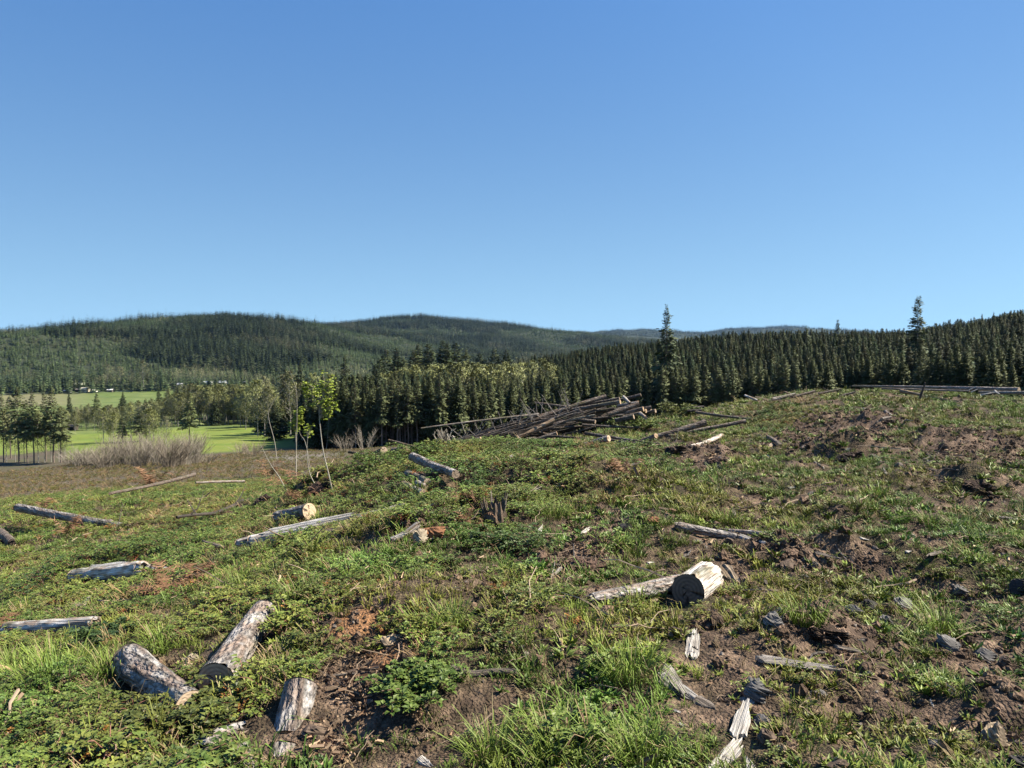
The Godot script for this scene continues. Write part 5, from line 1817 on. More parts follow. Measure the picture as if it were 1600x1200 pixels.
	tree("dark fir", "broad lower boughs filling out the ragged old fir", "tree", "", Vector3(33.767, -14.545, -166.613), 16.89, 1.30, 0, 0.75)
	tree("old fir", "ragged old fir at the right, standing high over the ridge", "tree", "", Vector3(86.022, -12.095, -163.784), 24.32, 1.56, 2, 1.00)
	tree("old fir", "leaning-topped old fir on the plantation skyline", "tree", "", Vector3(116.601, -9.609, -276.413), 20.65, 3.07, 0, 0.90)
	tree("dark fir", "bushy dark fir breaking the skyline left of the leaning top", "tree", "", Vector3(117.488, -8.973, -308.377), 18.80, 2.43, 1, 1.00)
	tree("dark fir", "dark fir breaking the skyline right of the ragged old fir", "tree", "", Vector3(86.794, -10.171, -318.382), 17.89, 0.44, 2, 1.00)
	tree("dark fir", "dark blunt fir on the skyline left of the bushy one", "tree", "", Vector3(109.517, -8.808, -311.297), 17.42, 5.34, 0, 0.80)
	tree("dark fir", "black-green fir in the right-hand plantation below the hilltop", "tree", "", Vector3(122.248, -9.421, -206.532), 16.21, 4.02, 1, 1.10)
	tree("dark fir", "fir on the skyline of the right-hand rise", "tree", "firs along the right skyline", Vector3(223.546, 0.811, -367.324), 16.06, 5.48, 0, 0.70)
	tree("dark fir", "fir on the skyline of the right-hand rise", "tree", "firs along the right skyline", Vector3(227.528, 1.758, -364.871), 15.92, 5.31, 1, 0.70)
	tree("dark fir", "fir on the skyline of the right-hand rise", "tree", "firs along the right skyline", Vector3(231.216, 2.720, -362.545), 15.16, 4.56, 2, 0.70)
	tree("dark fir", "fir on the skyline of the right-hand rise", "tree", "firs along the right skyline", Vector3(235.465, 3.817, -359.800), 13.34, 5.17, 3, 0.70)
	tree("dark fir", "fir on the skyline of the right-hand rise", "tree", "firs along the right skyline", Vector3(238.588, 4.488, -357.737), 13.77, 4.42, 4, 0.70)
	tree("dark fir", "fir on the skyline of the right-hand rise", "tree", "firs along the right skyline", Vector3(220.847, 0.265, -368.954), 14.23, 2.69, 5, 0.70)
	tree("dark fir", "fir on the skyline of the right-hand rise", "tree", "firs along the right skyline", Vector3(214.408, -0.991, -372.732), 12.53, 5.14, 6, 0.70)
	tree("dark fir", "fir on the skyline of the right-hand rise", "tree", "firs along the right skyline", Vector3(208.971, -1.793, -375.807), 12.17, 5.76, 7, 0.70)
	tree("alder", "loose greyish alder among the trees round the near pasture", "tree", "alders round the near pasture", Vector3(-114.629, -25.654, -218.136), 10.64, 1.68, 0, 1.25)
	tree("leafing alder", "loose greyish alder among the trees round the near pasture", "tree", "alders round the near pasture", Vector3(-100.038, -29.447, -293.096), 16.26, 4.09, 1, 1.25)
	tree("alder", "loose greyish alder among the trees round the near pasture", "tree", "alders round the near pasture", Vector3(-132.322, -33.375, -358.845), 15.52, 0.73, 2, 1.25)
	tree("leafing alder", "loose greyish alder among the trees round the near pasture", "tree", "alders round the near pasture", Vector3(-132.567, -33.614, -367.349), 13.27, 6.05, 3, 1.25)
	tree("alder", "loose greyish alder among the trees round the near pasture", "tree", "alders round the near pasture", Vector3(-199.988, -37.690, -446.296), 14.02, 2.29, 4, 1.25)
	tree("leafing alder", "loose greyish alder among the trees round the near pasture", "tree", "alders round the near pasture", Vector3(-150.907, -34.120, -371.707), 14.28, 4.38, 5, 1.25)
	tree("alder", "loose greyish alder among the trees round the near pasture", "tree", "alders round the near pasture", Vector3(-142.043, -32.528, -339.398), 17.75, 2.50, 6, 1.25)
	tree("leafing alder", "loose greyish alder among the trees round the near pasture", "tree", "alders round the near pasture", Vector3(-104.560, -24.263, -200.903), 8.72, 3.33, 7, 1.25)
	tree("alder", "loose greyish alder among the trees round the near pasture", "tree", "alders round the near pasture", Vector3(-141.930, -32.438, -335.294), 13.19, 0.87, 8, 1.25)
	tree("leafing alder", "loose greyish alder among the trees round the near pasture", "tree", "alders round the near pasture", Vector3(-97.118, -28.930, -279.673), 14.13, 0.39, 9, 1.25)
	tree("alder", "loose greyish alder among the trees round the near pasture", "tree", "alders round the near pasture", Vector3(-86.557, -22.489, -181.224), 10.73, 0.69, 10, 1.25)
	tree("leafing alder", "loose greyish alder among the trees round the near pasture", "tree", "alders round the near pasture", Vector3(-146.639, -34.177, -376.267), 12.52, 1.07, 11, 1.25)
	tree("alder", "loose greyish alder among the trees round the near pasture", "tree", "alders round the near pasture", Vector3(-183.907, -32.997, -330.973), 8.90, 2.57, 12, 1.25)
	tree("leafing alder", "loose greyish alder among the trees round the near pasture", "tree", "alders round the near pasture", Vector3(-82.670, -21.940, -174.858), 9.37, 2.77, 13, 1.25)
	tree("alder", "loose greyish alder among the trees round the near pasture", "tree", "alders round the near pasture", Vector3(-163.680, -31.179, -304.204), 8.15, 4.92, 14, 1.25)
	tree("leafing alder", "loose greyish alder among the trees round the near pasture", "tree", "alders round the near pasture", Vector3(-142.699, -32.763, -344.907), 15.24, 3.69, 15, 1.25)
	tree("alder", "loose greyish alder among the trees round the near pasture", "tree", "alders round the near pasture", Vector3(-174.473, -31.596, -307.599), 8.96, 6.04, 16, 1.25)
	tree("leafing alder", "loose greyish alder among the trees round the near pasture", "tree", "alders round the near pasture", Vector3(-113.700, -25.474, -213.217), 10.21, 3.49, 17, 1.25)
	tree("alder", "loose greyish alder among the trees round the near pasture", "tree", "alders round the near pasture", Vector3(-130.090, -32.456, -346.845), 12.83, 5.85, 18, 1.25)
	tree("leafing alder", "loose greyish alder among the trees round the near pasture", "tree", "alders round the near pasture", Vector3(-187.689, -33.061, -327.209), 8.73, 4.35, 19, 1.25)
	tree("alder", "loose greyish alder among the trees round the near pasture", "tree", "alders round the near pasture", Vector3(-173.049, -31.718, -311.817), 6.82, 0.58, 20, 1.25)
	tree("leafing alder", "loose greyish alder among the trees round the near pasture", "tree", "alders round the near pasture", Vector3(-113.789, -25.566, -217.561), 7.31, 3.14, 21, 1.25)
	tree("alder", "loose greyish alder among the trees round the near pasture", "tree", "alders round the near pasture", Vector3(-87.054, -23.529, -192.983), 7.63, 4.61, 22, 1.25)
	tree("leafing alder", "loose greyish alder among the trees round the near pasture", "tree", "alders round the near pasture", Vector3(-111.225, -30.727, -313.942), 14.31, 2.48, 23, 1.25)
	tree("alder", "loose greyish alder among the trees round the near pasture", "tree", "alders round the near pasture", Vector3(-114.912, -31.332, -328.888), 10.62, 3.63, 24, 1.25)
	tree("leafing alder", "loose greyish alder among the trees round the near pasture", "tree", "alders round the near pasture", Vector3(-103.379, -29.354, -291.918), 12.99, 4.70, 25, 1.25)
	tree("alder", "loose greyish alder among the trees round the near pasture", "tree", "alders round the near pasture", Vector3(-123.272, -33.393, -369.851), 14.50, 5.37, 26, 1.25)
	tree("leafing alder", "loose greyish alder among the trees round the near pasture", "tree", "alders round the near pasture", Vector3(-169.252, -31.921, -316.913), 6.69, 1.19, 27, 1.25)
	tree("alder", "loose greyish alder among the trees round the near pasture", "tree", "alders round the near pasture", Vector3(-118.620, -30.779, -316.524), 10.94, 3.33, 28, 1.25)
	tree("leafing alder", "loose greyish alder among the trees round the near pasture", "tree", "alders round the near pasture", Vector3(-125.127, -33.374, -362.943), 16.61, 1.24, 29, 1.25)
	tree("leafing alder", "thin greyish alder mixed into the firs left of the slash pile", "tree", "alders among the firs left of the slash pile", Vector3(-7.209, -19.034, -177.745), 12.96, 1.83, 0, 1.10)
	tree("alder", "thin greyish alder mixed into the firs left of the slash pile", "tree", "alders among the firs left of the slash pile", Vector3(-34.390, -18.104, -151.236), 9.77, 5.47, 1, 1.10)
	tree("alder", "thin greyish alder mixed into the firs left of the slash pile", "tree", "alders among the firs left of the slash pile", Vector3(-21.849, -18.934, -171.398), 11.93, 2.40, 2, 1.10)
	tree("leafing alder", "thin greyish alder mixed into the firs left of the slash pile", "tree", "alders among the firs left of the slash pile", Vector3(-5.564, -18.247, -163.173), 13.29, 1.37, 3, 1.10)
	tree("alder", "thin greyish alder mixed into the firs left of the slash pile", "tree", "alders among the firs left of the slash pile", Vector3(-8.840, -18.306, -164.670), 11.87, 6.06, 4, 1.10)
	tree("alder", "thin greyish alder mixed into the firs left of the slash pile", "tree", "alders among the firs left of the slash pile", Vector3(-25.895, -17.557, -151.581), 9.11, 0.60, 5, 1.10)
	tree("leafing alder", "thin greyish alder mixed into the firs left of the slash pile", "tree", "alders among the firs left of the slash pile", Vector3(-23.894, -17.872, -157.731), 9.55, 1.17, 6, 1.10)
	tree("alder", "thin greyish alder mixed into the firs left of the slash pile", "tree", "alders among the firs left of the slash pile", Vector3(-13.853, -18.585, -169.367), 9.05, 5.55, 7, 1.10)
	tree("alder", "thin greyish alder mixed into the firs left of the slash pile", "tree", "alders among the firs left of the slash pile", Vector3(-23.198, -19.932, -181.698), 10.25, 5.20, 8, 1.10)
	tree("leafing alder", "thin greyish alder mixed into the firs left of the slash pile", "tree", "alders among the firs left of the slash pile", Vector3(-23.050, -18.697, -166.369), 11.38, 4.77, 9, 1.10)
	tree("alder", "thin greyish alder mixed into the firs left of the slash pile", "tree", "alders among the firs left of the slash pile", Vector3(-15.258, -19.576, -183.648), 11.69, 1.83, 10, 1.10)
	tree("alder", "thin greyish alder mixed into the firs left of the slash pile", "tree", "alders among the firs left of the slash pile", Vector3(-13.725, -17.492, -151.756), 10.82, 2.50, 11, 1.10)
	tree("leafing alder", "thin greyish alder mixed into the firs left of the slash pile", "tree", "alders among the firs left of the slash pile", Vector3(-18.767, -18.881, -171.367), 9.05, 6.00, 12, 1.10)
	tree("alder", "thin greyish alder mixed into the firs left of the slash pile", "tree", "alders among the firs left of the slash pile", Vector3(-33.579, -17.916, -146.859), 9.30, 3.10, 13, 1.10)
	tree("alder", "thin greyish alder mixed into the firs left of the slash pile", "tree", "alders among the firs left of the slash pile", Vector3(-27.131, -19.116, -169.110), 9.57, 2.65, 14, 1.10)
	tree("leafing alder", "thin greyish alder mixed into the firs left of the slash pile", "tree", "alders among the firs left of the slash pile", Vector3(-30.807, -20.015, -177.541), 11.95, 5.05, 15, 1.10)
	tree("alder", "thin greyish alder mixed into the firs left of the slash pile", "tree", "alders among the firs left of the slash pile", Vector3(-23.838, -17.638, -155.180), 12.41, 3.49, 16, 1.10)
	tree("alder", "thin greyish alder mixed into the firs left of the slash pile", "tree", "alders among the firs left of the slash pile", Vector3(-13.154, -17.984, -158.886), 12.84, 2.65, 17, 1.10)
	tree("leafing alder", "thin greyish alder mixed into the firs left of the slash pile", "tree", "alders among the firs left of the slash pile", Vector3(-22.963, -18.953, -171.218), 13.24, 0.66, 18, 1.10)
	tree("alder", "thin greyish alder mixed into the firs left of the slash pile", "tree", "alders among the firs left of the slash pile", Vector3(-20.964, -18.455, -163.480), 9.13, 4.15, 19, 1.10)
	tree("alder", "thin greyish alder mixed into the firs left of the slash pile", "tree", "alders among the firs left of the slash pile", Vector3(-33.472, -18.814, -161.768), 9.75, 4.33, 20, 1.10)
	tree("leafing alder", "thin greyish alder mixed into the firs left of the slash pile", "tree", "alders among the firs left of the slash pile", Vector3(-31.513, -18.055, -152.246), 10.51, 4.47, 21, 1.10)
	tree("alder", "thin greyish alder mixed into the firs left of the slash pile", "tree", "alders among the firs left of the slash pile", Vector3(-8.860, -18.418, -167.219), 13.25, 1.82, 22, 1.10)
	tree("alder", "thin greyish alder mixed into the firs left of the slash pile", "tree", "alders among the firs left of the slash pile", Vector3(-26.407, -19.820, -177.977), 11.68, 3.75, 23, 1.10)
	tree("leafing alder", "thin greyish alder mixed into the firs left of the slash pile", "tree", "alders among the firs left of the slash pile", Vector3(-25.421, -18.809, -166.393), 9.29, 4.61, 24, 1.10)
	tree("alder", "thin greyish alder mixed into the firs left of the slash pile", "tree", "alders among the firs left of the slash pile", Vector3(-6.488, -18.927, -176.137), 12.18, 6.05, 25, 1.10)
	tree("alder", "pale grey broad tree at the hill foot, left of three", "tree", "", Vector3(-492.903, -48.202, -936.911), 28.07, 1.08, 2, 1.60)
	tree("alder", "pale grey broad tree at the hill foot, middle of three", "tree", "", Vector3(-479.522, -48.434, -941.263), 25.07, 4.93, 0, 1.60)
	tree("alder", "pale grey broad tree at the hill foot, right of three", "tree", "", Vector3(-454.534, -48.791, -947.978), 33.13, 2.15, 2, 1.60)
	tree("alder", "small pale tree right of the grey trio", "tree", "", Vector3(-468.259, -48.654, -945.416), 22.03, 5.77, 2, 1.60)
	tree("dark fir", "taller fir standing out on the hill crest", "tree", "taller firs on the hill crest", Vector3(-816.897, 77.210, -2160.736), 15.66, 4.95, 0, 0.90)
	tree("dark fir", "taller fir standing out on the hill crest", "tree", "taller firs on the hill crest", Vector3(-805.869, 72.464, -2164.873), 24.15, 3.32, 1, 0.90)
	tree("dark fir", "taller fir standing out on the hill crest", "tree", "taller firs on the hill crest", Vector3(-797.954, 68.888, -2167.803), 22.48, 5.99, 2, 0.90)
	tree("dark fir", "taller fir standing out on the hill crest", "tree", "taller firs on the hill crest", Vector3(-769.194, 71.035, -2178.174), 15.36, 6.04, 3, 0.90)
	tree("dark fir", "taller fir standing out on the hill crest", "tree", "taller firs on the hill crest", Vector3(-746.542, 68.697, -2186.041), 14.39, 3.35, 4, 0.90)
	tree("dark fir", "taller fir standing out on the hill crest", "tree", "taller firs on the hill crest", Vector3(-477.066, 126.667, -3588.427), 17.53, 0.89, 5, 0.90)
	tree("dark fir", "taller fir standing out on the hill crest", "tree", "taller firs on the hill crest", Vector3(-453.597, 119.957, -3591.469), 27.33, 2.79, 6, 0.90)
	tree("dark fir", "taller fir standing out on the hill crest", "tree", "taller firs on the hill crest", Vector3(-435.957, 119.578, -3593.653), 21.86, 4.24, 7, 0.90)
	tree("dark fir", "taller fir standing out on the hill crest", "tree", "taller firs on the hill crest", Vector3(-204.211, 106.086, -3614.235), 12.26, 2.56, 8, 0.90)
	tree("dark fir", "taller fir standing out on the hill crest", "tree", "taller firs on the hill crest", Vector3(-572.718, 49.669, -2237.877), 31.64, 5.39, 9, 0.90)
	tree("dark fir", "taller fir standing out on the hill crest", "tree", "taller firs on the hill crest", Vector3(-451.762, 36.532, -2265.394), 38.27, 1.86, 10, 0.90)
	farm_building("barn", "long cream barn on the far field", Vector3(-497.095, -51.943, -895.001), 7.5, 9.0, 3.2, 1.6, 0.00, Color(0.62, 0.56, 0.42), Color(0.5, 0.46, 0.36))
	farm_building("shed", "dark shed left of the cream barn", Vector3(-504.203, -51.906, -894.389), 4.5, 8.0, 2.6, 1.2, 0.10, Color(0.06, 0.05, 0.045), Color(0.16, 0.14, 0.12))
	farm_building("house", "pale farmhouse at the foot of the hill behind the barn", Vector3(-520.966, -47.684, -927.172), 7.7, 10.0, 3.4, 2.2, 0.05, Color(0.5, 0.52, 0.42), Color(0.32, 0.34, 0.28))
	farm_building("house", "small white building at the far field edge", Vector3(-414.084, -49.447, -960.312), 5.6, 8.0, 3.2, 1.4, 0.00, Color(0.75, 0.75, 0.73), Color(0.5, 0.5, 0.5))
	farm_building("barn", "white-fronted barn in the far farmyard", Vector3(-386.704, -48.763, -978.082), 9.8, 11.0, 3.4, 1.8, 0.10, Color(0.75, 0.75, 0.74), Color(0.55, 0.56, 0.58))
	farm_building("barn", "long pale blue-roofed barn in the far farmyard", Vector3(-371.239, -48.389, -986.788), 9.9, 10.0, 3.0, 1.6, -0.10, Color(0.7, 0.7, 0.68), Color(0.5, 0.55, 0.62))
	farm_building("shed", "small white shed at the right of the farmyard", Vector3(-349.246, -48.299, -1001.484), 4.2, 6.0, 2.4, 1.0, 0.00, Color(0.8, 0.8, 0.78), Color(0.6, 0.6, 0.6))
	farm_building("shed", "low white shed right of the cream barn", Vector3(-487.140, -52.078, -897.257), 4.5, 5.0, 1.6, 0.6, 0.00, Color(0.7, 0.7, 0.66), Color(0.6, 0.6, 0.55))
	farm_building("shed", "low grey shed left of the dark shed", Vector3(-512.295, -52.092, -885.172), 7.4, 5.0, 1.8, 0.7, 0.00, Color(0.3, 0.3, 0.28), Color(0.4, 0.4, 0.38))
	farm_building("shed", "small shed with a white end further right on the field", Vector3(-471.341, -52.408, -902.771), 6.0, 6.0, 2.2, 1.0, 0.00, Color(0.12, 0.1, 0.08), Color(0.6, 0.6, 0.58))
	farm_building("shed", "dark low shed at the edge of the near pasture", Vector3(-171.242, -31.163, -298.159), 3.0, 4.0, 1.6, 0.5, 0.00, Color(0.07, 0.06, 0.05), Color(0.1, 0.09, 0.08))


func logs() -> void:
	timber("log", "thick grey log with a pale sawn patch near its brown front end", "log", "", Vector3(-1.499, -0.043, -3.820), Vector3(-1.540, -0.002, -4.695), 0.1006, 0.0873, "grey", "cut", 2.6, 0.015, 0)
	timber("log", "grey bark log with a jagged peak, sinking into the creepers", "log", "", Vector3(-1.526, -0.053, -3.567), Vector3(-2.151, -0.122, -4.248), 0.0759, 0.1045, "blue", "b", 2.6, 0.015, 2)
	timber("log", "short rounded grey log end beside the bark litter", "log", "", Vector3(-0.994, -0.103, -3.356), Vector3(-0.995, 0.046, -3.551), 0.0857, 0.0844, "blue", "cut", 2.6, 0.015, 0)
	timber("log", "low grey lump of log half buried below the short rounded log end", "log", "", Vector3(-0.978, -0.166, -3.132), Vector3(-0.977, -0.071, -3.228), 0.0721, 0.0688, "grey", "cut", 2.2, 0.015, 0)
	timber("log", "flat grey log end almost covered by creepers near the front", "log", "", Vector3(-1.345, -0.089, -3.273), Vector3(-1.224, -0.075, -3.358), 0.0558, 0.0486, "grey", "ab", 2.0, 0.015, 0)
	timber("log", "long pale barkless log lying level among ferns at the far left", "log", "", Vector3(-4.031, -0.625, -6.046), Vector3(-3.038, -0.371, -5.527), 0.0767, 0.0514, "white", "ab", 2.2, 0.015, 0)
	timber("log", "bleached broken log, white on top, behind the dead fern", "log", "", Vector3(-5.010, -1.003, -8.711), Vector3(-3.850, -0.675, -7.902), 0.1028, 0.0999, "bleached", "ab", 2.2, 0.015, 0)
	timber("log", "brown end of the bleached log reaching under the dead fern", "log", "", Vector3(-4.177, -0.832, -8.330), Vector3(-3.262, -0.563, -7.372), 0.0842, 0.0497, "pale", "ab", 1.8, 0.015, 0)
	timber("log", "stout round log block with a white side and black sawn end", "log", "", Vector3(1.111, 0.107, -4.787), Vector3(1.355, 0.043, -5.266), 0.1132, 0.1199, "bleached", "cut", 3.0, 0.000, 0)
	timber("log", "weathered grey log running out from under the round block", "log", "", Vector3(0.491, 0.093, -4.652), Vector3(1.132, 0.048, -5.124), 0.0432, 0.0648, "grey", "a", 2.0, 0.015, 0)
	timber("log", "long grey split log lying alone right of the yellow tussock", "log", "", Vector3(1.414, 0.115, -6.473), Vector3(1.881, 0.047, -6.394), 0.0435, 0.0349, "grey", "ab", 1.8, 0.015, 0)
	timber("log", "thin grey end of a split log beside a bleached fork", "log", "", Vector3(1.825, 0.032, -6.684), Vector3(2.314, 0.100, -6.185), 0.0225, 0.0234, "grey", "ab", 1.4, 0.015, 0)
	timber("log", "short cut log with a pale round end facing the sun", "log", "", Vector3(-2.745, -0.347, -8.886), Vector3(-2.275, -0.207, -8.553), 0.0709, 0.1005, "blue", "cut", 2.2, 0.000, 0)
	timber("log", "long fallen log bleached white along its top on the left slope", "log", "", Vector3(-2.711, -0.374, -7.898), Vector3(-1.100, 0.006, -7.802), 0.0664, 0.0393, "bleached", "ab", 2.0, 0.010, 0)
	timber("log", "rotten brown log alongside the long white fallen log", "log", "", Vector3(-1.774, -0.134, -7.153), Vector3(-0.770, 0.221, -6.556), 0.0601, 0.0220, "tan", "ab", 1.6, 0.015, 0)
	timber("log", "white flaky length of log at the lower end of the fallen log", "log", "", Vector3(-2.871, -0.422, -7.975), Vector3(-2.314, -0.273, -7.867), 0.0503, 0.0529, "bleached", "ab", 1.6, 0.015, 0)
	timber("log", "grey log with a swollen knob, alone on the left slope", "log", "", Vector3(-11.145, -1.998, -17.206), Vector3(-7.234, -1.829, -14.495), 0.1011, 0.0852, "blue", "ab", 2.0, 0.015, 3)
	timber("pole", "thin grey pole propped above the brown bracken on the left", "pole", "", Vector3(-13.509, -3.313, -25.662), Vector3(-15.723, -4.714, -37.865), 0.0538, 0.0951, "brown", "cut", 1.0, 0.004, 0)
	timber("pole", "pale thin pole lying level behind the sapling clump", "pole", "", Vector3(-14.147, -4.471, -34.189), Vector3(-12.557, -4.711, -35.865), 0.0573, 0.0601, "pale", "cut", 1.0, 0.015, 0)
	stick("branch", "dark dead branch trailing down the left slope", "branch", "", [Vector3(-5.839, -1.333, -13.272), Vector3(-5.635, -1.497, -14.439), Vector3(-5.223, -1.443, -15.652)], 0.0243, 0.0364, "dark", 3)
	stick("branch", "thin dead branch just below the knobbed grey log", "branch", "", [Vector3(-8.539, -1.988, -15.168), Vector3(-7.401, -1.794, -14.205), Vector3(-6.464, -1.667, -13.445)], 0.0180, 0.0180, "dark", 2)
	timber("log", "dark log running out of the left edge of the view", "log", "", Vector3(-13.336, -2.801, -19.244), Vector3(-9.416, -2.071, -14.351), 0.1455, 0.0905, "brown", "b", 1.4, 0.015, 0)
	timber("log", "topmost grey log of the small heap left of the stump", "log", "", Vector3(-1.272, 0.228, -9.805), Vector3(-0.630, 0.217, -8.539), 0.0616, 0.0537, "grey", "cut", 1.6, 0.015, 0)
	timber("log", "second grey log of the small heap, under the topmost", "log", "", Vector3(-1.300, 0.062, -9.525), Vector3(-0.953, 0.114, -8.612), 0.0479, 0.0469, "blue", "cut", 1.5, 0.015, 0)
	timber("log", "short grey log between two others in the small heap", "log", "", Vector3(-1.079, 0.082, -8.705), Vector3(-0.973, 0.063, -8.534), 0.0438, 0.0429, "grey", "cut", 1.5, 0.015, 0)
	timber("log", "lowest pale log of the small heap left of the stump", "log", "", Vector3(-1.278, 0.026, -8.974), Vector3(-0.981, 0.022, -8.417), 0.0451, 0.0494, "pale", "a", 1.5, 0.015, 0)
	timber("log", "pale broken log behind the small heap", "log", "", Vector3(-0.932, 0.162, -8.973), Vector3(-0.777, 0.186, -9.105), 0.0338, 0.0381, "white", "ab", 1.2, 0.015, 0)
	timber("log", "tan log hidden behind the leaning sapling", "log", "", Vector3(-3.059, -0.777, -12.944), Vector3(-2.583, -0.579, -12.332), 0.0759, 0.0672, "tan", "cut", 1.4, 0.015, 0)
	timber("pole", "dark pole left of the two round sawn ends", "pole", "", Vector3(-3.169, -0.410, -14.866), Vector3(-2.643, -0.466, -14.562), 0.0311, 0.0244, "dark", "cut", 1.0, 0.015, 0)
	timber("log", "dark log slanting up to a pale sawn end above the bramble hump", "log", "", Vector3(-2.920, -0.643, -14.917), Vector3(-2.358, -0.281, -14.104), 0.0686, 0.0766, "dark", "cut", 1.4, 0.015, 0)
	timber("log", "small round sawn end poking from the bramble hump", "log", "", Vector3(-2.289, -0.366, -14.723), Vector3(-1.965, -0.254, -14.164), 0.0554, 0.0592, "brown", "cut", 1.4, 0.015, 0)
	timber("pole", "pale pole slanting behind the small round sawn end", "pole", "", Vector3(-2.455, -0.240, -15.304), Vector3(-1.891, -0.352, -15.082), 0.0256, 0.0189, "brown", "cut", 1.0, 0.015, 0)
	timber("log", "longest log on top of the slash pile, rising to the right", "log", "", Vector3(0.200, -0.383, -19.999), Vector3(2.504, 0.306, -20.447), 0.0751, 0.0596, "brown", "cut", 1.1, 0.008, 0)
	timber("log", "uppermost thin log at the right end of the slash pile", "log", "", Vector3(1.849, -0.126, -21.119), Vector3(3.467, 0.323, -20.712), 0.0396, 0.0474, "dark", "cut", 1.1, 0.008, 0)
	timber("log", "log under the longest one in the slash pile, cut end right", "log", "", Vector3(1.595, -0.027, -20.137), Vector3(2.761, 0.214, -19.607), 0.0504, 0.0653, "brown", "cut", 1.1, 0.008, 0)
	timber("log", "slim log just above its twin at the right of the slash pile", "log", "", Vector3(1.831, -0.004, -20.920), Vector3(2.883, 0.227, -20.599), 0.0436, 0.0515, "dark", "cut", 1.1, 0.008, 0)
	timber("log", "thick log sloping up to the right end of the slash pile", "log", "", Vector3(2.433, -0.099, -19.448), Vector3(3.224, 0.170, -19.536), 0.0649, 0.0733, "brown", "cut", 1.1, 0.008, 0)
	timber("log", "lighter log beside the thick sloping one in the slash pile", "log", "", Vector3(2.807, 0.053, -20.408), Vector3(3.305, 0.159, -20.131), 0.0510, 0.0503, "pale", "cut", 1.1, 0.008, 0)
	timber("log", "round-ended log at the right of the slash pile, second tier", "log", "", Vector3(2.861, -0.071, -19.491), Vector3(3.302, 0.058, -19.320), 0.0569, 0.0725, "brown", "cut", 1.1, 0.008, 0)
	timber("log", "small log end right of the round-ended one in the slash pile", "log", "", Vector3(3.161, -0.061, -19.951), Vector3(3.433, -0.024, -19.703), 0.0499, 0.0575, "brown", "cut", 1.1, 0.008, 0)
	timber("log", "outermost short log at the right foot of the slash pile", "log", "", Vector3(3.452, -0.107, -19.903), Vector3(3.690, -0.028, -19.758), 0.0498, 0.0577, "dark", "cut", 1.1, 0.008, 0)
	timber("log", "short dark log behind the outermost one of the slash pile", "log", "", Vector3(3.471, -0.109, -20.508), Vector3(3.685, -0.046, -20.369), 0.0513, 0.0509, "dark", "cut", 1.1, 0.008, 0)
	timber("log", "lowest dark log at the right foot of the slash pile", "log", "", Vector3(2.545, -0.186, -18.829), Vector3(2.958, -0.076, -18.667), 0.0628, 0.0701, "dark", "cut", 1.1, 0.008, 0)
	timber("log", "pale short log tipped down at the foot of the slash pile", "log", "", Vector3(3.175, -0.031, -19.037), Vector3(3.246, -0.103, -18.619), 0.0476, 0.0466, "pale", "cut", 1.1, 0.008, 0)
	timber("log", "red-brown peeled log low in the slash pile", "log", "", Vector3(2.831, -0.143, -19.394), Vector3(3.207, -0.023, -19.133), 0.0404, 0.0399, "tan", "cut", 1.1, 0.008, 0)
	timber("log", "bleached white log tipped over the crown of the slash pile", "log", "", Vector3(2.897, 0.319, -19.991), Vector3(3.031, 0.169, -19.769), 0.0500, 0.0412, "white", "cut", 1.1, 0.008, 0)
	timber("log", "pale brown log slanting across the front of the slash pile", "log", "", Vector3(0.186, -0.568, -18.599), Vector3(1.039, -0.174, -18.871), 0.0466, 0.0630, "tan", "cut", 1.1, 0.008, 0)
	timber("log", "dark log with a pale round end at the left foot of the slash pile", "log", "", Vector3(-1.247, -0.636, -17.556), Vector3(-0.712, -0.482, -17.385), 0.0660, 0.0726, "brown", "cut", 1.1, 0.008, 0)
	timber("log", "grey log with a round end in the front of the slash pile", "log", "", Vector3(0.229, -0.702, -18.299), Vector3(1.062, -0.426, -18.169), 0.0535, 0.0531, "brown", "cut", 1.1, 0.008, 0)
	timber("branch", "pale forked stick leaning at the front of the slash pile", "branch", "", Vector3(0.119, -0.458, -17.800), Vector3(0.392, -0.629, -17.396), 0.0297, 0.0291, "pale", "a", 0.9, 0.008, 0)
	timber("pole", "long thin bare pole sticking out left of the slash pile", "pole", "", Vector3(-2.295, -0.432, -19.364), Vector3(0.700, -0.131, -19.988), 0.0178, 0.0333, "pale", "cut", 1.1, 0.008, 0)
	timber("pole", "thin pole crossing behind the top log of the slash pile", "pole", "", Vector3(0.645, 0.058, -21.490), Vector3(1.586, -0.040, -21.141), 0.0269, 0.0352, "brown", "cut", 1.1, 0.008, 0)
	timber("pole", "dark pole lying level below the slash pile", "pole", "", Vector3(0.827, -0.394, -17.380), Vector3(1.744, -0.434, -17.111), 0.0290, 0.0286, "dark", "cut", 1.1, 0.008, 0)
	timber("pole", "dark pole low in the green below the slash pile", "pole", "", Vector3(1.737, -0.305, -18.920), Vector3(3.112, -0.339, -18.642), 0.0395, 0.0233, "dark", "cut", 1.1, 0.008, 0)
	timber("log", "dark broken log in the green behind the slash pile front", "log", "", Vector3(1.533, -0.203, -19.339), Vector3(2.070, -0.243, -19.088), 0.0565, 0.0557, "dark", "cut", 1.1, 0.008, 0)
	pile_pole(Vector3(-0.657, -1.134, -20.882), Vector3(1.034, -0.671, -21.003), 0.016, 0.012, "dark")
	pile_pole(Vector3(-1.691, -1.030, -21.324), Vector3(0.647, -0.854, -21.520), 0.023, 0.020, "dark")
	pile_pole(Vector3(-0.167, -0.397, -19.411), Vector3(0.687, -0.420, -19.033), 0.021, 0.017, "dark")
	pile_pole(Vector3(-0.130, -0.909, -20.594), Vector3(1.486, -0.141, -20.215), 0.014, 0.010, "brown")
	pile_pole(Vector3(-1.842, -1.035, -20.946), Vector3(-0.767, -0.900, -20.664), 0.014, 0.008, "dark")
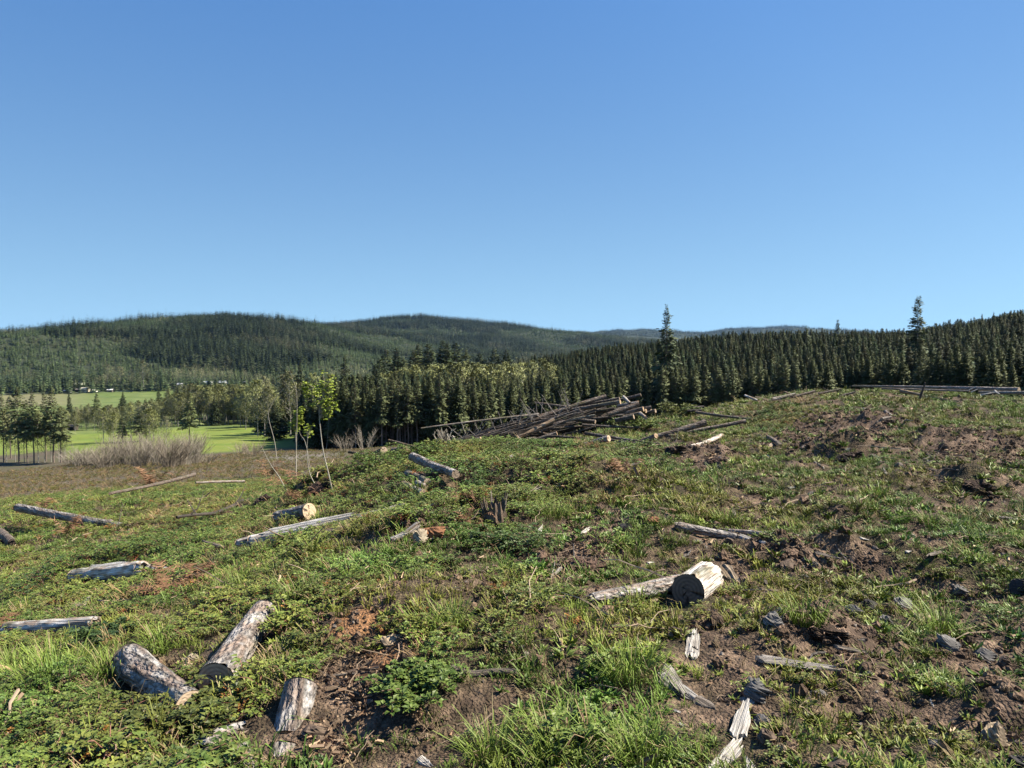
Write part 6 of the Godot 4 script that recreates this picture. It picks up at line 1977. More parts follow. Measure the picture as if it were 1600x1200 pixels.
	pile_pole(Vector3(-0.565, -0.678, -19.436), Vector3(0.354, -0.287, -18.859), 0.018, 0.013, "grey")
	pile_pole(Vector3(0.193, -0.548, -20.514), Vector3(1.220, -0.172, -20.489), 0.015, 0.010, "dark")
	pile_pole(Vector3(-0.693, -0.688, -19.330), Vector3(1.673, 0.083, -18.922), 0.024, 0.023, "grey")
	pile_pole(Vector3(0.856, -0.761, -20.778), Vector3(1.769, -0.514, -20.475), 0.014, 0.010, "dark")
	pile_pole(Vector3(-1.747, -1.156, -21.302), Vector3(-0.834, -0.901, -21.447), 0.016, 0.013, "grey")
	pile_pole(Vector3(-1.370, -1.070, -20.304), Vector3(0.876, -0.792, -20.556), 0.036, 0.030, "grey")
	pile_pole(Vector3(0.538, -0.642, -20.686), Vector3(1.568, -0.179, -20.539), 0.016, 0.012, "brown")
	pile_pole(Vector3(-0.553, -1.155, -21.035), Vector3(2.007, -0.489, -20.682), 0.037, 0.031, "dark")
	pile_pole(Vector3(0.166, -0.640, -20.173), Vector3(1.411, -0.403, -19.958), 0.025, 0.016, "grey")
	pile_pole(Vector3(0.777, -0.757, -19.857), Vector3(2.120, -0.606, -19.531), 0.013, 0.010, "dark")
	pile_pole(Vector3(-1.734, -0.906, -19.463), Vector3(0.275, -0.297, -20.062), 0.024, 0.016, "dark")
	pile_pole(Vector3(0.301, -0.699, -21.325), Vector3(2.301, -0.614, -21.203), 0.023, 0.014, "dark")
	pile_pole(Vector3(-0.177, -0.926, -21.127), Vector3(1.760, -0.314, -20.920), 0.019, 0.017, "brown")
	pile_pole(Vector3(-0.610, -0.809, -19.882), Vector3(1.092, -0.527, -20.099), 0.013, 0.009, "grey")
	pile_pole(Vector3(0.235, -0.550, -19.027), Vector3(2.105, -0.368, -19.401), 0.024, 0.016, "grey")
	pile_pole(Vector3(-0.534, -0.869, -21.122), Vector3(0.793, -0.393, -21.214), 0.016, 0.012, "brown")
	pile_pole(Vector3(-1.335, -0.971, -20.905), Vector3(1.101, -0.742, -20.884), 0.019, 0.012, "dark")
	pile_pole(Vector3(0.379, -0.645, -19.799), Vector3(2.073, 0.085, -19.128), 0.025, 0.015, "brown")
	pile_pole(Vector3(-1.692, -0.928, -19.583), Vector3(-0.375, -0.875, -19.976), 0.015, 0.010, "brown")
	pile_pole(Vector3(-1.224, -0.786, -20.347), Vector3(0.678, -0.168, -19.866), 0.036, 0.026, "dark")
	pile_pole(Vector3(-1.244, -0.697, -19.061), Vector3(-0.432, -0.436, -19.145), 0.014, 0.013, "brown")
	pile_pole(Vector3(-0.532, -0.747, -21.284), Vector3(1.818, -0.339, -20.768), 0.023, 0.020, "grey")
	pile_pole(Vector3(-1.298, -0.739, -19.795), Vector3(0.431, -0.271, -19.479), 0.018, 0.015, "dark")
	pile_pole(Vector3(-1.216, -0.937, -19.173), Vector3(1.115, -0.029, -18.597), 0.018, 0.015, "brown")
	pile_pole(Vector3(-1.590, -0.921, -19.666), Vector3(0.496, -0.765, -19.763), 0.013, 0.008, "dark")
	pile_pole(Vector3(-0.586, -1.028, -20.186), Vector3(1.147, -0.669, -20.472), 0.022, 0.019, "grey")
	pile_pole(Vector3(-0.413, -0.800, -19.191), Vector3(1.447, -0.147, -19.688), 0.024, 0.021, "brown")
	pile_pole(Vector3(-1.200, -0.872, -18.716), Vector3(0.400, -0.631, -18.602), 0.023, 0.014, "brown")
	pile_pole(Vector3(0.712, -0.393, -18.904), Vector3(2.034, -0.049, -18.758), 0.033, 0.032, "grey")
	pile_pole(Vector3(-1.118, -0.747, -19.996), Vector3(0.440, -0.665, -19.926), 0.022, 0.014, "dark")
	pile_pole(Vector3(0.612, -0.769, -19.271), Vector3(1.427, -0.600, -18.920), 0.034, 0.030, "grey")
	pile_pole(Vector3(-1.640, -0.996, -21.060), Vector3(0.139, -0.772, -21.283), 0.026, 0.016, "brown")
	pile_pole(Vector3(-0.195, -1.007, -20.295), Vector3(1.529, -0.705, -19.917), 0.025, 0.024, "brown")
	pile_pole(Vector3(0.608, -0.586, -21.147), Vector3(2.226, 0.072, -20.541), 0.016, 0.010, "grey")
	pile_pole(Vector3(-1.643, -1.036, -20.812), Vector3(0.604, -0.570, -20.952), 0.037, 0.023, "brown")
	pile_pole(Vector3(0.627, -0.381, -20.973), Vector3(2.258, 0.043, -20.839), 0.037, 0.034, "dark")
	pile_pole(Vector3(-1.640, -0.826, -18.864), Vector3(0.045, -0.575, -18.674), 0.014, 0.009, "dark")
	pile_pole(Vector3(-0.288, -0.862, -19.995), Vector3(0.680, -0.672, -20.107), 0.022, 0.017, "dark")
	pile_pole(Vector3(-0.145, -0.569, -20.275), Vector3(1.412, -0.286, -20.578), 0.015, 0.010, "brown")
	pile_pole(Vector3(0.522, -0.678, -18.985), Vector3(2.028, -0.316, -18.691), 0.024, 0.020, "brown")
	pile_pole(Vector3(-1.151, -1.105, -21.096), Vector3(0.013, -1.469, -21.448), 0.019, 0.017, "dark")
	pile_pole(Vector3(-0.808, -0.792, -21.456), Vector3(0.683, -0.622, -20.919), 0.020, 0.018, "brown")
	pile_pole(Vector3(0.686, -0.460, -19.984), Vector3(2.118, -0.033, -19.537), 0.022, 0.017, "dark")
	pile_pole(Vector3(0.198, -0.321, -19.964), Vector3(2.062, -0.027, -20.037), 0.022, 0.020, "dark")
	pile_pole(Vector3(-1.600, -1.077, -20.315), Vector3(0.178, -0.369, -19.868), 0.014, 0.012, "brown")
	pile_pole(Vector3(-0.052, -0.675, -20.295), Vector3(2.244, 0.063, -20.708), 0.025, 0.016, "grey")
	pile_pole(Vector3(-1.100, -0.857, -20.428), Vector3(0.640, -0.505, -19.879), 0.019, 0.016, "dark")
	pile_pole(Vector3(-0.252, -0.526, -18.554), Vector3(1.621, -0.238, -19.020), 0.020, 0.021, "dark")
	pile_pole(Vector3(0.313, -0.998, -21.303), Vector3(1.642, -0.871, -21.204), 0.014, 0.013, "dark")
	pile_pole(Vector3(-0.212, -0.683, -18.878), Vector3(1.262, -0.494, -18.404), 0.024, 0.017, "grey")
	pile_pole(Vector3(-0.662, -1.013, -21.343), Vector3(0.962, -0.549, -21.017), 0.016, 0.014, "dark")
	pile_pole(Vector3(-0.497, -0.806, -20.145), Vector3(1.774, -0.154, -20.233), 0.035, 0.030, "dark")
	pile_pole(Vector3(-1.224, -0.831, -18.389), Vector3(0.925, -1.411, -17.838), 0.012, 0.008, "dark")
	pile_pole(Vector3(-1.672, -1.026, -21.377), Vector3(-0.620, -0.730, -21.258), 0.038, 0.030, "brown")
	pile_pole(Vector3(-0.964, -1.117, -20.976), Vector3(0.042, -0.740, -20.931), 0.026, 0.024, "brown")
	pile_pole(Vector3(-0.832, -0.785, -20.945), Vector3(1.514, -0.393, -21.091), 0.037, 0.025, "brown")
	pile_pole(Vector3(-1.561, -0.831, -19.775), Vector3(-0.581, -0.534, -19.239), 0.035, 0.031, "brown")
	pile_pole(Vector3(-1.337, -0.906, -21.091), Vector3(0.080, -0.470, -21.322), 0.019, 0.013, "brown")
	pile_pole(Vector3(-0.847, -0.896, -19.740), Vector3(0.905, -0.755, -19.503), 0.018, 0.017, "brown")
	pile_pole(Vector3(-1.215, -0.903, -19.488), Vector3(0.437, -0.270, -19.386), 0.013, 0.010, "dark")
	pile_pole(Vector3(0.142, -0.695, -20.752), Vector3(1.258, -0.512, -20.452), 0.014, 0.013, "dark")
	pile_pole(Vector3(-1.250, -0.798, -20.056), Vector3(0.082, -0.348, -19.596), 0.025, 0.022, "dark")
	pile_pole(Vector3(-1.088, -0.771, -19.678), Vector3(-0.224, -0.683, -19.694), 0.035, 0.031, "brown")
	pile_pole(Vector3(-0.936, -0.796, -20.044), Vector3(1.267, -0.561, -20.276), 0.022, 0.020, "dark")
	pile_pole(Vector3(-0.790, -1.072, -21.355), Vector3(1.623, -1.020, -21.336), 0.023, 0.020, "dark")
	pile_pole(Vector3(0.315, -0.661, -20.518), Vector3(1.407, -0.154, -20.339), 0.022, 0.016, "brown")
	pile_pole(Vector3(-1.120, -0.848, -21.198), Vector3(0.303, -0.356, -20.646), 0.016, 0.014, "grey")
	pile_pole(Vector3(0.588, -0.268, -19.854), Vector3(1.709, -0.082, -19.719), 0.035, 0.028, "brown")
	pile_pole(Vector3(-0.758, -1.011, -19.888), Vector3(1.145, -1.263, -20.418), 0.018, 0.014, "brown")
	pile_pole(Vector3(0.241, -1.136, -21.424), Vector3(1.872, -0.977, -21.674), 0.023, 0.022, "dark")
	pile_pole(Vector3(-0.084, -0.512, -21.112), Vector3(1.648, -0.148, -21.375), 0.026, 0.020, "dark")
	pile_pole(Vector3(-1.061, -0.702, -18.534), Vector3(0.687, -1.020, -18.165), 0.023, 0.019, "dark")
	pile_pole(Vector3(0.379, -1.061, -21.155), Vector3(1.371, -0.658, -20.612), 0.014, 0.012, "brown")
	pile_pole(Vector3(-0.366, -0.391, -19.043), Vector3(0.727, -0.164, -19.063), 0.021, 0.017, "dark")
	pile_pole(Vector3(0.713, -0.505, -20.605), Vector3(2.244, 0.165, -20.720), 0.036, 0.027, "dark")
	pile_pole(Vector3(-0.055, -0.961, -20.606), Vector3(2.117, -0.416, -20.248), 0.022, 0.017, "dark")
	pile_pole(Vector3(-0.624, -1.096, -20.337), Vector3(1.602, -0.472, -20.584), 0.019, 0.018, "brown")
	pile_pole(Vector3(0.192, -0.512, -21.329), Vector3(1.432, -0.399, -21.551), 0.020, 0.016, "brown")
	pile_pole(Vector3(-0.609, -0.492, -18.948), Vector3(1.187, 0.007, -19.325), 0.014, 0.011, "brown")
	pile_pole(Vector3(0.047, -0.505, -21.273), Vector3(2.253, 0.128, -20.798), 0.023, 0.015, "dark")
	pile_pole(Vector3(0.346, -0.455, -19.382), Vector3(1.784, -0.105, -18.995), 0.034, 0.030, "brown")
	pile_pole(Vector3(-0.421, -0.596, -19.975), Vector3(0.941, -0.266, -20.347), 0.015, 0.014, "brown")
	pile_pole(Vector3(0.065, -0.590, -18.839), Vector3(1.358, -0.276, -19.376), 0.024, 0.021, "brown")
	pile_pole(Vector3(0.782, -0.839, -18.806), Vector3(2.020, -0.425, -18.614), 0.013, 0.010, "brown")
	pile_pole(Vector3(-0.961, -0.807, -20.062), Vector3(0.655, -0.211, -20.146), 0.025, 0.021, "brown")
	pile_pole(Vector3(-1.336, -0.926, -19.248), Vector3(0.007, -0.335, -18.984), 0.013, 0.012, "brown")
	pile_pole(Vector3(-0.816, -0.732, -18.811), Vector3(1.270, -0.330, -19.203), 0.033, 0.030, "grey")
	pile_pole(Vector3(-0.189, -0.854, -19.597), Vector3(0.870, -0.715, -19.186), 0.025, 0.020, "brown")
	pile_pole(Vector3(-1.457, -0.984, -19.596), Vector3(-0.538, -0.629, -19.165), 0.015, 0.012, "brown")
	pile_pole(Vector3(-0.774, -1.036, -20.984), Vector3(1.420, -0.481, -20.841), 0.023, 0.021, "grey")
	pile_pole(Vector3(-1.474, -0.952, -19.338), Vector3(-0.134, -0.694, -19.664), 0.013, 0.008, "grey")
	pile_pole(Vector3(0.125, -1.003, -21.017), Vector3(1.566, -0.916, -21.408), 0.014, 0.010, "dark")
	pile_pole(Vector3(-0.609, -1.206, -21.489), Vector3(1.290, -0.454, -21.906), 0.014, 0.013, "brown")
	pile_pole(Vector3(0.447, -0.727, -18.700), Vector3(1.531, -0.360, -18.190), 0.012, 0.011, "brown")
	pile_pole(Vector3(-0.316, -0.767, -21.173), Vector3(1.837, -0.462, -20.971), 0.023, 0.021, "brown")
	pile_pole(Vector3(0.014, -0.719, -21.295), Vector3(1.702, -0.393, -21.194), 0.016, 0.016, "dark")
	pile_pole(Vector3(-1.193, -0.755, -18.411), Vector3(-0.338, -0.451, -18.684), 0.020, 0.017, "brown")
	pile_pole(Vector3(-1.356, -0.924, -20.891), Vector3(1.040, -0.637, -20.637), 0.037, 0.036, "grey")
	pile_pole(Vector3(0.072, -0.972, -21.071), Vector3(2.298, -0.767, -21.176), 0.016, 0.010, "brown")
	pile_pole(Vector3(-1.367, -0.984, -20.182), Vector3(0.800, -0.286, -19.974), 0.013, 0.009, "dark")
	pile_pole(Vector3(-0.051, -0.644, -18.629), Vector3(0.839, -0.692, -18.018), 0.023, 0.022, "brown")
	pile_pole(Vector3(-1.020, -0.842, -18.928), Vector3(-0.088, -0.457, -18.390), 0.014, 0.012, "dark")
	pile_pole(Vector3(0.745, -0.408, -18.572), Vector3(2.038, 0.102, -18.809), 0.020, 0.013, "brown")
	pile_pole(Vector3(-1.013, -0.754, -20.683), Vector3(0.356, -0.851, -20.817), 0.026, 0.021, "dark")
	pile_pole(Vector3(-1.468, -0.859, -19.075), Vector3(0.200, -0.275, -18.796), 0.033, 0.026, "brown")
	pile_pole(Vector3(-0.218, -0.494, -19.406), Vector3(2.105, 0.041, -19.424), 0.015, 0.012, "grey")
	pile_pole(Vector3(-0.493, -0.987, -20.078), Vector3(0.391, -0.829, -19.766), 0.035, 0.032, "dark")
	pile_pole(Vector3(-1.576, -0.816, -18.608), Vector3(0.467, -0.149, -18.274), 0.020, 0.018, "brown")
	pile_pole(Vector3(-1.145, -0.875, -19.496), Vector3(0.659, -0.615, -20.084), 0.021, 0.015, "dark")
	pile_pole(Vector3(-1.372, -0.746, -18.359), Vector3(-0.400, -0.503, -18.437), 0.012, 0.009, "dark")
	pile_pole(Vector3(-0.799, -0.830, -20.283), Vector3(0.174, -0.350, -19.840), 0.036, 0.025, "dark")
	pile_pole(Vector3(-0.666, -0.516, -18.511), Vector3(0.590, -0.466, -18.693), 0.014, 0.011, "dark")
	pile_pole(Vector3(0.142, -1.162, -21.299), Vector3(2.288, -1.662, -21.030), 0.023, 0.016, "dark")
	pile_pole(Vector3(-1.275, -0.828, -20.201), Vector3(0.496, -0.576, -20.202), 0.015, 0.014, "grey")
	pile_pole(Vector3(0.787, -0.832, -19.241), Vector3(1.925, -0.732, -19.307), 0.034, 0.033, "brown")
	pile_pole(Vector3(-1.252, -0.698, -18.535), Vector3(0.969, -0.370, -18.885), 0.017, 0.015, "dark")
	pile_pole(Vector3(0.220, -1.123, -21.048), Vector3(1.118, -0.893, -20.727), 0.014, 0.010, "brown")
	pile_pole(Vector3(-0.045, -0.607, -18.498), Vector3(1.469, -0.202, -18.349), 0.014, 0.010, "brown")
	pile_pole(Vector3(0.018, -0.859, -20.987), Vector3(1.436, -0.555, -20.877), 0.016, 0.013, "dark")
	pile_pole(Vector3(-0.845, -0.829, -21.012), Vector3(0.544, -0.624, -21.002), 0.014, 0.013, "dark")
	pile_pole(Vector3(0.316, -0.448, -19.493), Vector3(2.141, -0.895, -19.709), 0.034, 0.022, "brown")
	pile_pole(Vector3(-1.286, -0.910, -21.246), Vector3(0.365, -0.792, -21.526), 0.023, 0.017, "dark")
	pile_pole(Vector3(-1.460, -1.001, -20.651), Vector3(-0.316, -0.871, -21.065), 0.014, 0.014, "grey")
	pile_pole(Vector3(-0.297, -0.933, -21.218), Vector3(1.798, -0.451, -20.869), 0.019, 0.018, "grey")
	pile_pole(Vector3(-0.498, -0.698, -19.397), Vector3(0.829, -0.564, -19.142), 0.018, 0.013, "dark")
	pile_pole(Vector3(-0.125, -0.715, -20.791), Vector3(2.255, 0.066, -20.815), 0.016, 0.013, "grey")
	pile_pole(Vector3(-0.205, -0.525, -20.518), Vector3(1.441, -0.064, -20.462), 0.015, 0.011, "grey")
	packed_log(Vector3(3.053, -0.069, -20.044), Vector3(3.391, 0.007, -19.990), 0.056)
	packed_log(Vector3(1.482, -0.279, -20.888), Vector3(1.946, -0.199, -20.850), 0.054)
	packed_log(Vector3(2.367, -0.252, -20.296), Vector3(2.895, -0.071, -20.228), 0.063)
	packed_log(Vector3(2.086, -0.400, -20.895), Vector3(2.505, -0.235, -20.849), 0.059)
	packed_log(Vector3(3.112, -0.346, -20.568), Vector3(3.442, -0.200, -20.515), 0.053)
	packed_log(Vector3(2.054, -0.128, -20.195), Vector3(2.674, 0.002, -20.122), 0.047)
	packed_log(Vector3(1.951, -0.067, -19.915), Vector3(2.449, -0.008, -19.859), 0.043)
	packed_log(Vector3(1.637, -0.309, -20.604), Vector3(1.949, -0.194, -20.577), 0.060)
	packed_log(Vector3(1.743, -0.368, -20.638), Vector3(2.442, -0.317, -20.567), 0.049)
	packed_log(Vector3(2.778, -0.167, -20.233), Vector3(3.378, -0.083, -20.142), 0.057)
	packed_log(Vector3(2.022, -0.315, -20.473), Vector3(2.698, -0.132, -20.395), 0.055)
	packed_log(Vector3(2.640, -0.255, -20.332), Vector3(3.300, -0.076, -20.236), 0.045)
	packed_log(Vector3(2.690, -0.200, -21.236), Vector3(3.047, -0.158, -21.188), 0.057)
	packed_log(Vector3(3.081, -0.086, -20.302), Vector3(3.666, 0.027, -20.205), 0.056)
	packed_log(Vector3(2.939, -0.321, -19.750), Vector3(3.202, -0.167, -19.709), 0.044)
	packed_log(Vector3(1.881, -0.246, -19.853), Vector3(2.612, -0.185, -19.771), 0.048)
	packed_log(Vector3(2.451, -0.277, -21.100), Vector3(2.903, -0.182, -21.043), 0.062)
	packed_log(Vector3(1.932, -0.185, -20.432), Vector3(2.495, -0.015, -20.371), 0.063)
	packed_log(Vector3(2.564, -0.189, -19.907), Vector3(3.196, -0.123, -19.815), 0.045)
	packed_log(Vector3(2.932, -0.074, -19.714), Vector3(3.406, -0.015, -19.638), 0.048)
	packed_log(Vector3(2.424, -0.109, -20.529), Vector3(2.990, -0.021, -20.454), 0.048)
	packed_log(Vector3(2.057, -0.128, -20.291), Vector3(2.333, -0.080, -20.261), 0.061)
	packed_log(Vector3(1.643, -0.182, -21.224), Vector3(2.159, 0.034, -21.178), 0.049)
	packed_log(Vector3(2.298, -0.213, -20.653), Vector3(2.961, -0.103, -20.569), 0.044)
	packed_log(Vector3(2.680, -0.348, -21.323), Vector3(3.085, -0.140, -21.268), 0.064)
	packed_log(Vector3(2.164, -0.300, -20.054), Vector3(2.768, -0.229, -19.979), 0.042)
	pile_twig(Vector3(-1.374, -0.619, -19.349), Vector3(-1.169, -0.325, -19.362))
	pile_twig(Vector3(-0.032, -0.205, -19.025), Vector3(0.332, -0.010, -19.022))
	pile_twig(Vector3(0.012, -0.581, -20.481), Vector3(0.213, -0.239, -20.480))
	pile_twig(Vector3(0.998, -0.310, -20.395), Vector3(1.409, -0.069, -20.371))
	pile_twig(Vector3(1.509, -0.022, -20.207), Vector3(1.298, 0.487, -20.222))
	pile_twig(Vector3(-1.668, -0.808, -18.995), Vector3(-1.754, -0.498, -18.987))
	pile_twig(Vector3(0.453, -0.345, -19.406), Vector3(0.564, -0.035, -19.404))
	pile_twig(Vector3(-0.827, -0.706, -19.286), Vector3(-1.152, -0.402, -19.270))
	pile_twig(Vector3(0.776, -0.176, -20.343), Vector3(0.814, 0.260, -20.342))
	pile_twig(Vector3(-1.144, -0.514, -18.823), Vector3(-1.260, -0.188, -18.815))
	pile_twig(Vector3(-1.754, -0.855, -19.429), Vector3(-1.895, -0.483, -19.416))
	pile_twig(Vector3(1.548, 0.006, -20.643), Vector3(1.393, 0.472, -20.654))
	pile_twig(Vector3(-1.423, -0.919, -19.523), Vector3(-1.047, -0.653, -19.547))
	pile_twig(Vector3(-0.384, -0.491, -18.941), Vector3(-0.562, -0.085, -18.936))
	pile_twig(Vector3(1.403, 0.106, -18.907), Vector3(1.289, 0.608, -18.915))
	pile_twig(Vector3(-1.279, -0.763, -19.403), Vector3(-1.162, -0.499, -19.411))
	pile_twig(Vector3(0.334, -0.535, -20.638), Vector3(0.445, -0.153, -20.636))
	pile_twig(Vector3(0.158, -0.338, -20.593), Vector3(0.321, 0.025, -20.591))
	pile_twig(Vector3(0.483, -0.227, -19.456), Vector3(0.263, 0.163, -19.460))
	pile_twig(Vector3(0.159, -0.252, -18.580), Vector3(0.258, 0.074, -18.579))
	pile_twig(Vector3(0.254, -0.486, -20.827), Vector3(-0.049, -0.114, -20.829))
	pile_twig(Vector3(1.578, 0.002, -19.218), Vector3(1.764, 0.513, -19.202))
	pile_twig(Vector3(-0.402, -0.528, -18.812), Vector3(-0.017, -0.184, -18.817))
	pile_twig(Vector3(-1.021, -0.829, -20.097), Vector3(-0.654, -0.349, -20.112))
	pile_twig(Vector3(1.005, -0.270, -20.960), Vector3(0.625, 0.244, -20.975))
	pile_twig(Vector3(0.675, -0.232, -20.507), Vector3(0.635, 0.158, -20.508))
	pile_twig(Vector3(1.147, 0.047, -19.165), Vector3(1.260, 0.263, -19.158))
	pile_twig(Vector3(0.108, -0.466, -19.727), Vector3(-0.105, -0.004, -19.727))
	pile_twig(Vector3(1.151, -0.191, -19.840), Vector3(1.483, 0.274, -19.818))
	pile_twig(Vector3(-1.221, -0.597, -18.711), Vector3(-1.579, -0.298, -18.684))
	pile_twig(Vector3(1.121, -0.100, -18.760), Vector3(0.872, 0.209, -18.773))
	pile_twig(Vector3(1.181, -0.231, -20.721), Vector3(0.811, 0.318, -20.739))
	pile_twig(Vector3(-1.149, -0.859, -20.659), Vector3(-0.952, -0.584, -20.669))
	pile_twig(Vector3(0.469, -0.139, -18.532), Vector3(0.345, 0.145, -18.535))
	pile_twig(Vector3(0.371, -0.272, -20.004), Vector3(0.533, -0.010, -20.001))
	pile_twig(Vector3(-1.362, -0.826, -19.619), Vector3(-1.663, -0.587, -19.596))
	pile_twig(Vector3(1.413, -0.019, -19.342), Vector3(1.167, 0.495, -19.359))
	pile_twig(Vector3(0.570, -0.290, -19.392), Vector3(0.417, 0.037, -19.396))
	pile_twig(Vector3(-1.293, -0.778, -19.519), Vector3(-1.032, -0.449, -19.535))
	pile_twig(Vector3(-0.245, -0.596, -20.853), Vector3(-0.378, -0.141, -20.851))
	pile_twig(Vector3(-0.972, -0.640, -19.188), Vector3(-0.673, -0.356, -19.200))
	pile_twig(Vector3(1.135, -0.142, -19.604), Vector3(1.487, 0.184, -19.581))
	pile_twig(Vector3(0.754, -0.223, -19.607), Vector3(0.397, 0.110, -19.617))
	pile_twig(Vector3(-0.887, -0.751, -20.867), Vector3(-1.066, -0.298, -20.859))
	pile_twig(Vector3(0.507, -0.176, -19.522), Vector3(0.207, 0.311, -19.528))
	pile_twig(Vector3(-0.923, -0.596, -19.332), Vector3(-0.663, -0.127, -19.343))
	pile_twig(Vector3(0.220, -0.261, -18.747), Vector3(0.529, -0.045, -18.741))
	pile_twig(Vector3(-0.570, -0.586, -20.300), Vector3(-0.427, -0.266, -20.303))
	timber("log", "long slim log in front of the leaning trunk", "log", "", Vector3(1.491, -0.124, -15.529), Vector3(2.868, -0.186, -14.009), 0.0389, 0.0410, "dark", "cut", 1.1, 0.008, 0)
	timber("log", "second slim log lying below the long slim one", "log", "", Vector3(1.852, -0.163, -14.784), Vector3(2.590, -0.191, -13.962), 0.0309, 0.0350, "dark", "cut", 1.1, 0.008, 0)
	timber("log", "short grey log with a round pale end in the green", "log", "", Vector3(1.370, -0.243, -14.636), Vector3(1.802, -0.078, -14.287), 0.0367, 0.0656, "blue", "cut", 1.1, 0.008, 0)
	timber("log", "leaning trunk propped up with its sawn end in the air", "log", "", Vector3(2.508, -0.277, -15.397), Vector3(3.897, 0.109, -15.415), 0.0450, 0.0707, "brown", "cut", 1.5, 0.008, 0)
	timber("log", "log with a round sawn end under the leaning trunk", "log", "", Vector3(2.472, -0.227, -14.795), Vector3(2.715, -0.049, -14.447), 0.0494, 0.0543, "brown", "cut", 1.1, 0.008, 0)
	timber("log", "slim trunk rising to the right behind the leaning trunk", "log", "", Vector3(3.056, -0.234, -15.909), Vector3(4.836, 0.089, -15.880), 0.0399, 0.0464, "brown", "cut", 1.1, 0.008, 0)
	timber("log", "dark log lying under the two leaning trunks", "log", "", Vector3(3.127, -0.160, -15.283), Vector3(3.673, -0.197, -15.059), 0.0574, 0.0566, "dark", "cut", 1.1, 0.008, 0)
	timber("log", "bleached white branch wood right of the leaning trunk", "log", "", Vector3(2.745, 0.105, -11.771), Vector3(4.048, -0.080, -14.778), 0.0295, 0.0494, "white", "ab", 1.3, 0.015, 0)
	timber("pole", "brown pole lying on the crest above the leaning trunks", "pole", "", Vector3(4.787, -0.076, -19.933), Vector3(5.822, -0.133, -18.611), 0.0416, 0.0310, "brown", "cut", 1.1, 0.008, 0)
	timber("log", "dark log on the crest where the fir stems show", "log", "", Vector3(5.196, -0.220, -22.918), Vector3(5.725, -0.180, -22.895), 0.0478, 0.0477, "dark", "cut", 1.1, 0.008, 0)
	timber("log", "dark log just below another on the crest by the fir stems", "log", "", Vector3(5.078, -0.238, -22.227), Vector3(5.463, -0.212, -22.136), 0.0371, 0.0369, "dark", "cut", 1.1, 0.008, 0)
	timber("log", "small bleached log end in the brown litter", "log", "", Vector3(1.711, -0.071, -12.477), Vector3(2.008, -0.048, -12.780), 0.0313, 0.0267, "white", "ab", 1.0, 0.015, 0)
	stick("branch", "pale crooked branch in the litter below the leaning trunk", "branch", "", [Vector3(2.402, 0.045, -11.730), Vector3(3.024, -0.230, -14.361), Vector3(3.164, -0.194, -14.454)], 0.0169, 0.0113, "pale", 1)
	timber("log", "longest grey pole on the crest, thick end to the right", "log", "", Vector3(11.761, 0.262, -26.508), Vector3(14.038, 0.429, -21.288), 0.0331, 0.0709, "blue", "cut", 1.0, 0.004, 0)
	timber("pole", "grey pole lying just behind the longest one on the crest", "pole", "", Vector3(13.093, 0.243, -26.435), Vector3(14.436, 0.379, -22.816), 0.0330, 0.0380, "blue", "cut", 1.0, 0.004, 0)
	timber("pole", "lower grey pole in front of the longest one on the crest", "pole", "", Vector3(11.491, 0.320, -23.879), Vector3(13.096, 0.351, -21.997), 0.0298, 0.0275, "grey", "cut", 1.0, 0.004, 0)
	timber("log", "grey log at the right end of the crest pile, cut by the view edge", "log", "", Vector3(13.090, 0.343, -21.533), Vector3(14.101, 0.409, -20.158), 0.0448, 0.0588, "blue", "cut", 1.0, 0.004, 0)
	timber("log", "cream log with a dark end lying left of the upright stick", "log", "", Vector3(11.111, 0.354, -21.948), Vector3(11.289, 0.293, -21.179), 0.0640, 0.0353, "tan", "cut", 1.0, 0.004, 0)
	timber("stake", "thin dark stick standing upright on the crest", "stake", "", Vector3(11.016, 0.216, -20.758), Vector3(11.128, 0.652, -20.698), 0.0346, 0.0215, "dark", "cut", 1.0, 0.004, 0)
	timber("pole", "dark pole on the crest below the leaning twig", "pole", "", Vector3(9.280, 0.202, -23.214), Vector3(10.016, 0.324, -23.451), 0.0387, 0.0390, "dark", "cut", 1.0, 0.004, 0)
	timber("pole", "grey pole on the crest left of the dark one", "pole", "", Vector3(8.517, 0.066, -23.504), Vector3(9.345, 0.249, -23.726), 0.0392, 0.0395, "brown", "cut", 1.0, 0.004, 0)
	timber("log", "pale flat log at the left of the crest poles", "log", "", Vector3(7.867, 0.028, -23.202), Vector3(8.636, 0.167, -23.461), 0.0580, 0.0488, "grey", "cut", 1.0, 0.004, 0)
	timber("log", "bleached stick end jutting from the left of the crest", "log", "", Vector3(7.399, 0.067, -24.403), Vector3(7.618, -0.054, -23.811), 0.0407, 0.0397, "white", "cut", 1.0, 0.004, 0)
	timber("log", "short dark log among leaves on the crest", "log", "", Vector3(9.698, 0.183, -22.608), Vector3(10.092, 0.275, -22.654), 0.0377, 0.0377, "dark", "cut", 1.0, 0.004, 0)
	timber("log", "short dark stub of log in the grass below the crest", "log", "", Vector3(4.665, -0.019, -13.962), Vector3(4.417, -0.002, -12.583), 0.0466, 0.0421, "brown", "ab", 1.0, 0.015, 0)
	timber("log", "grey stub jutting from the churned soil below the crest", "log", "", Vector3(7.257, 0.369, -14.930), Vector3(7.281, 0.279, -14.695), 0.0373, 0.0429, "grey", "cut", 1.0, 0.015, 0)
	timber("log", "pale stub beside the grey one in the churned soil", "log", "", Vector3(6.955, 0.277, -14.425), Vector3(7.171, 0.305, -14.523), 0.0301, 0.0242, "pale", "cut", 1.0, 0.015, 0)
	stick("branch", "long thin curved branch across the churned soil", "branch", "", [Vector3(5.015, 0.058, -10.480), Vector3(5.242, 0.060, -10.022), Vector3(5.039, 0.197, -8.918), Vector3(5.285, 0.267, -8.626)], 0.0127, 0.0099, "brown", 3)
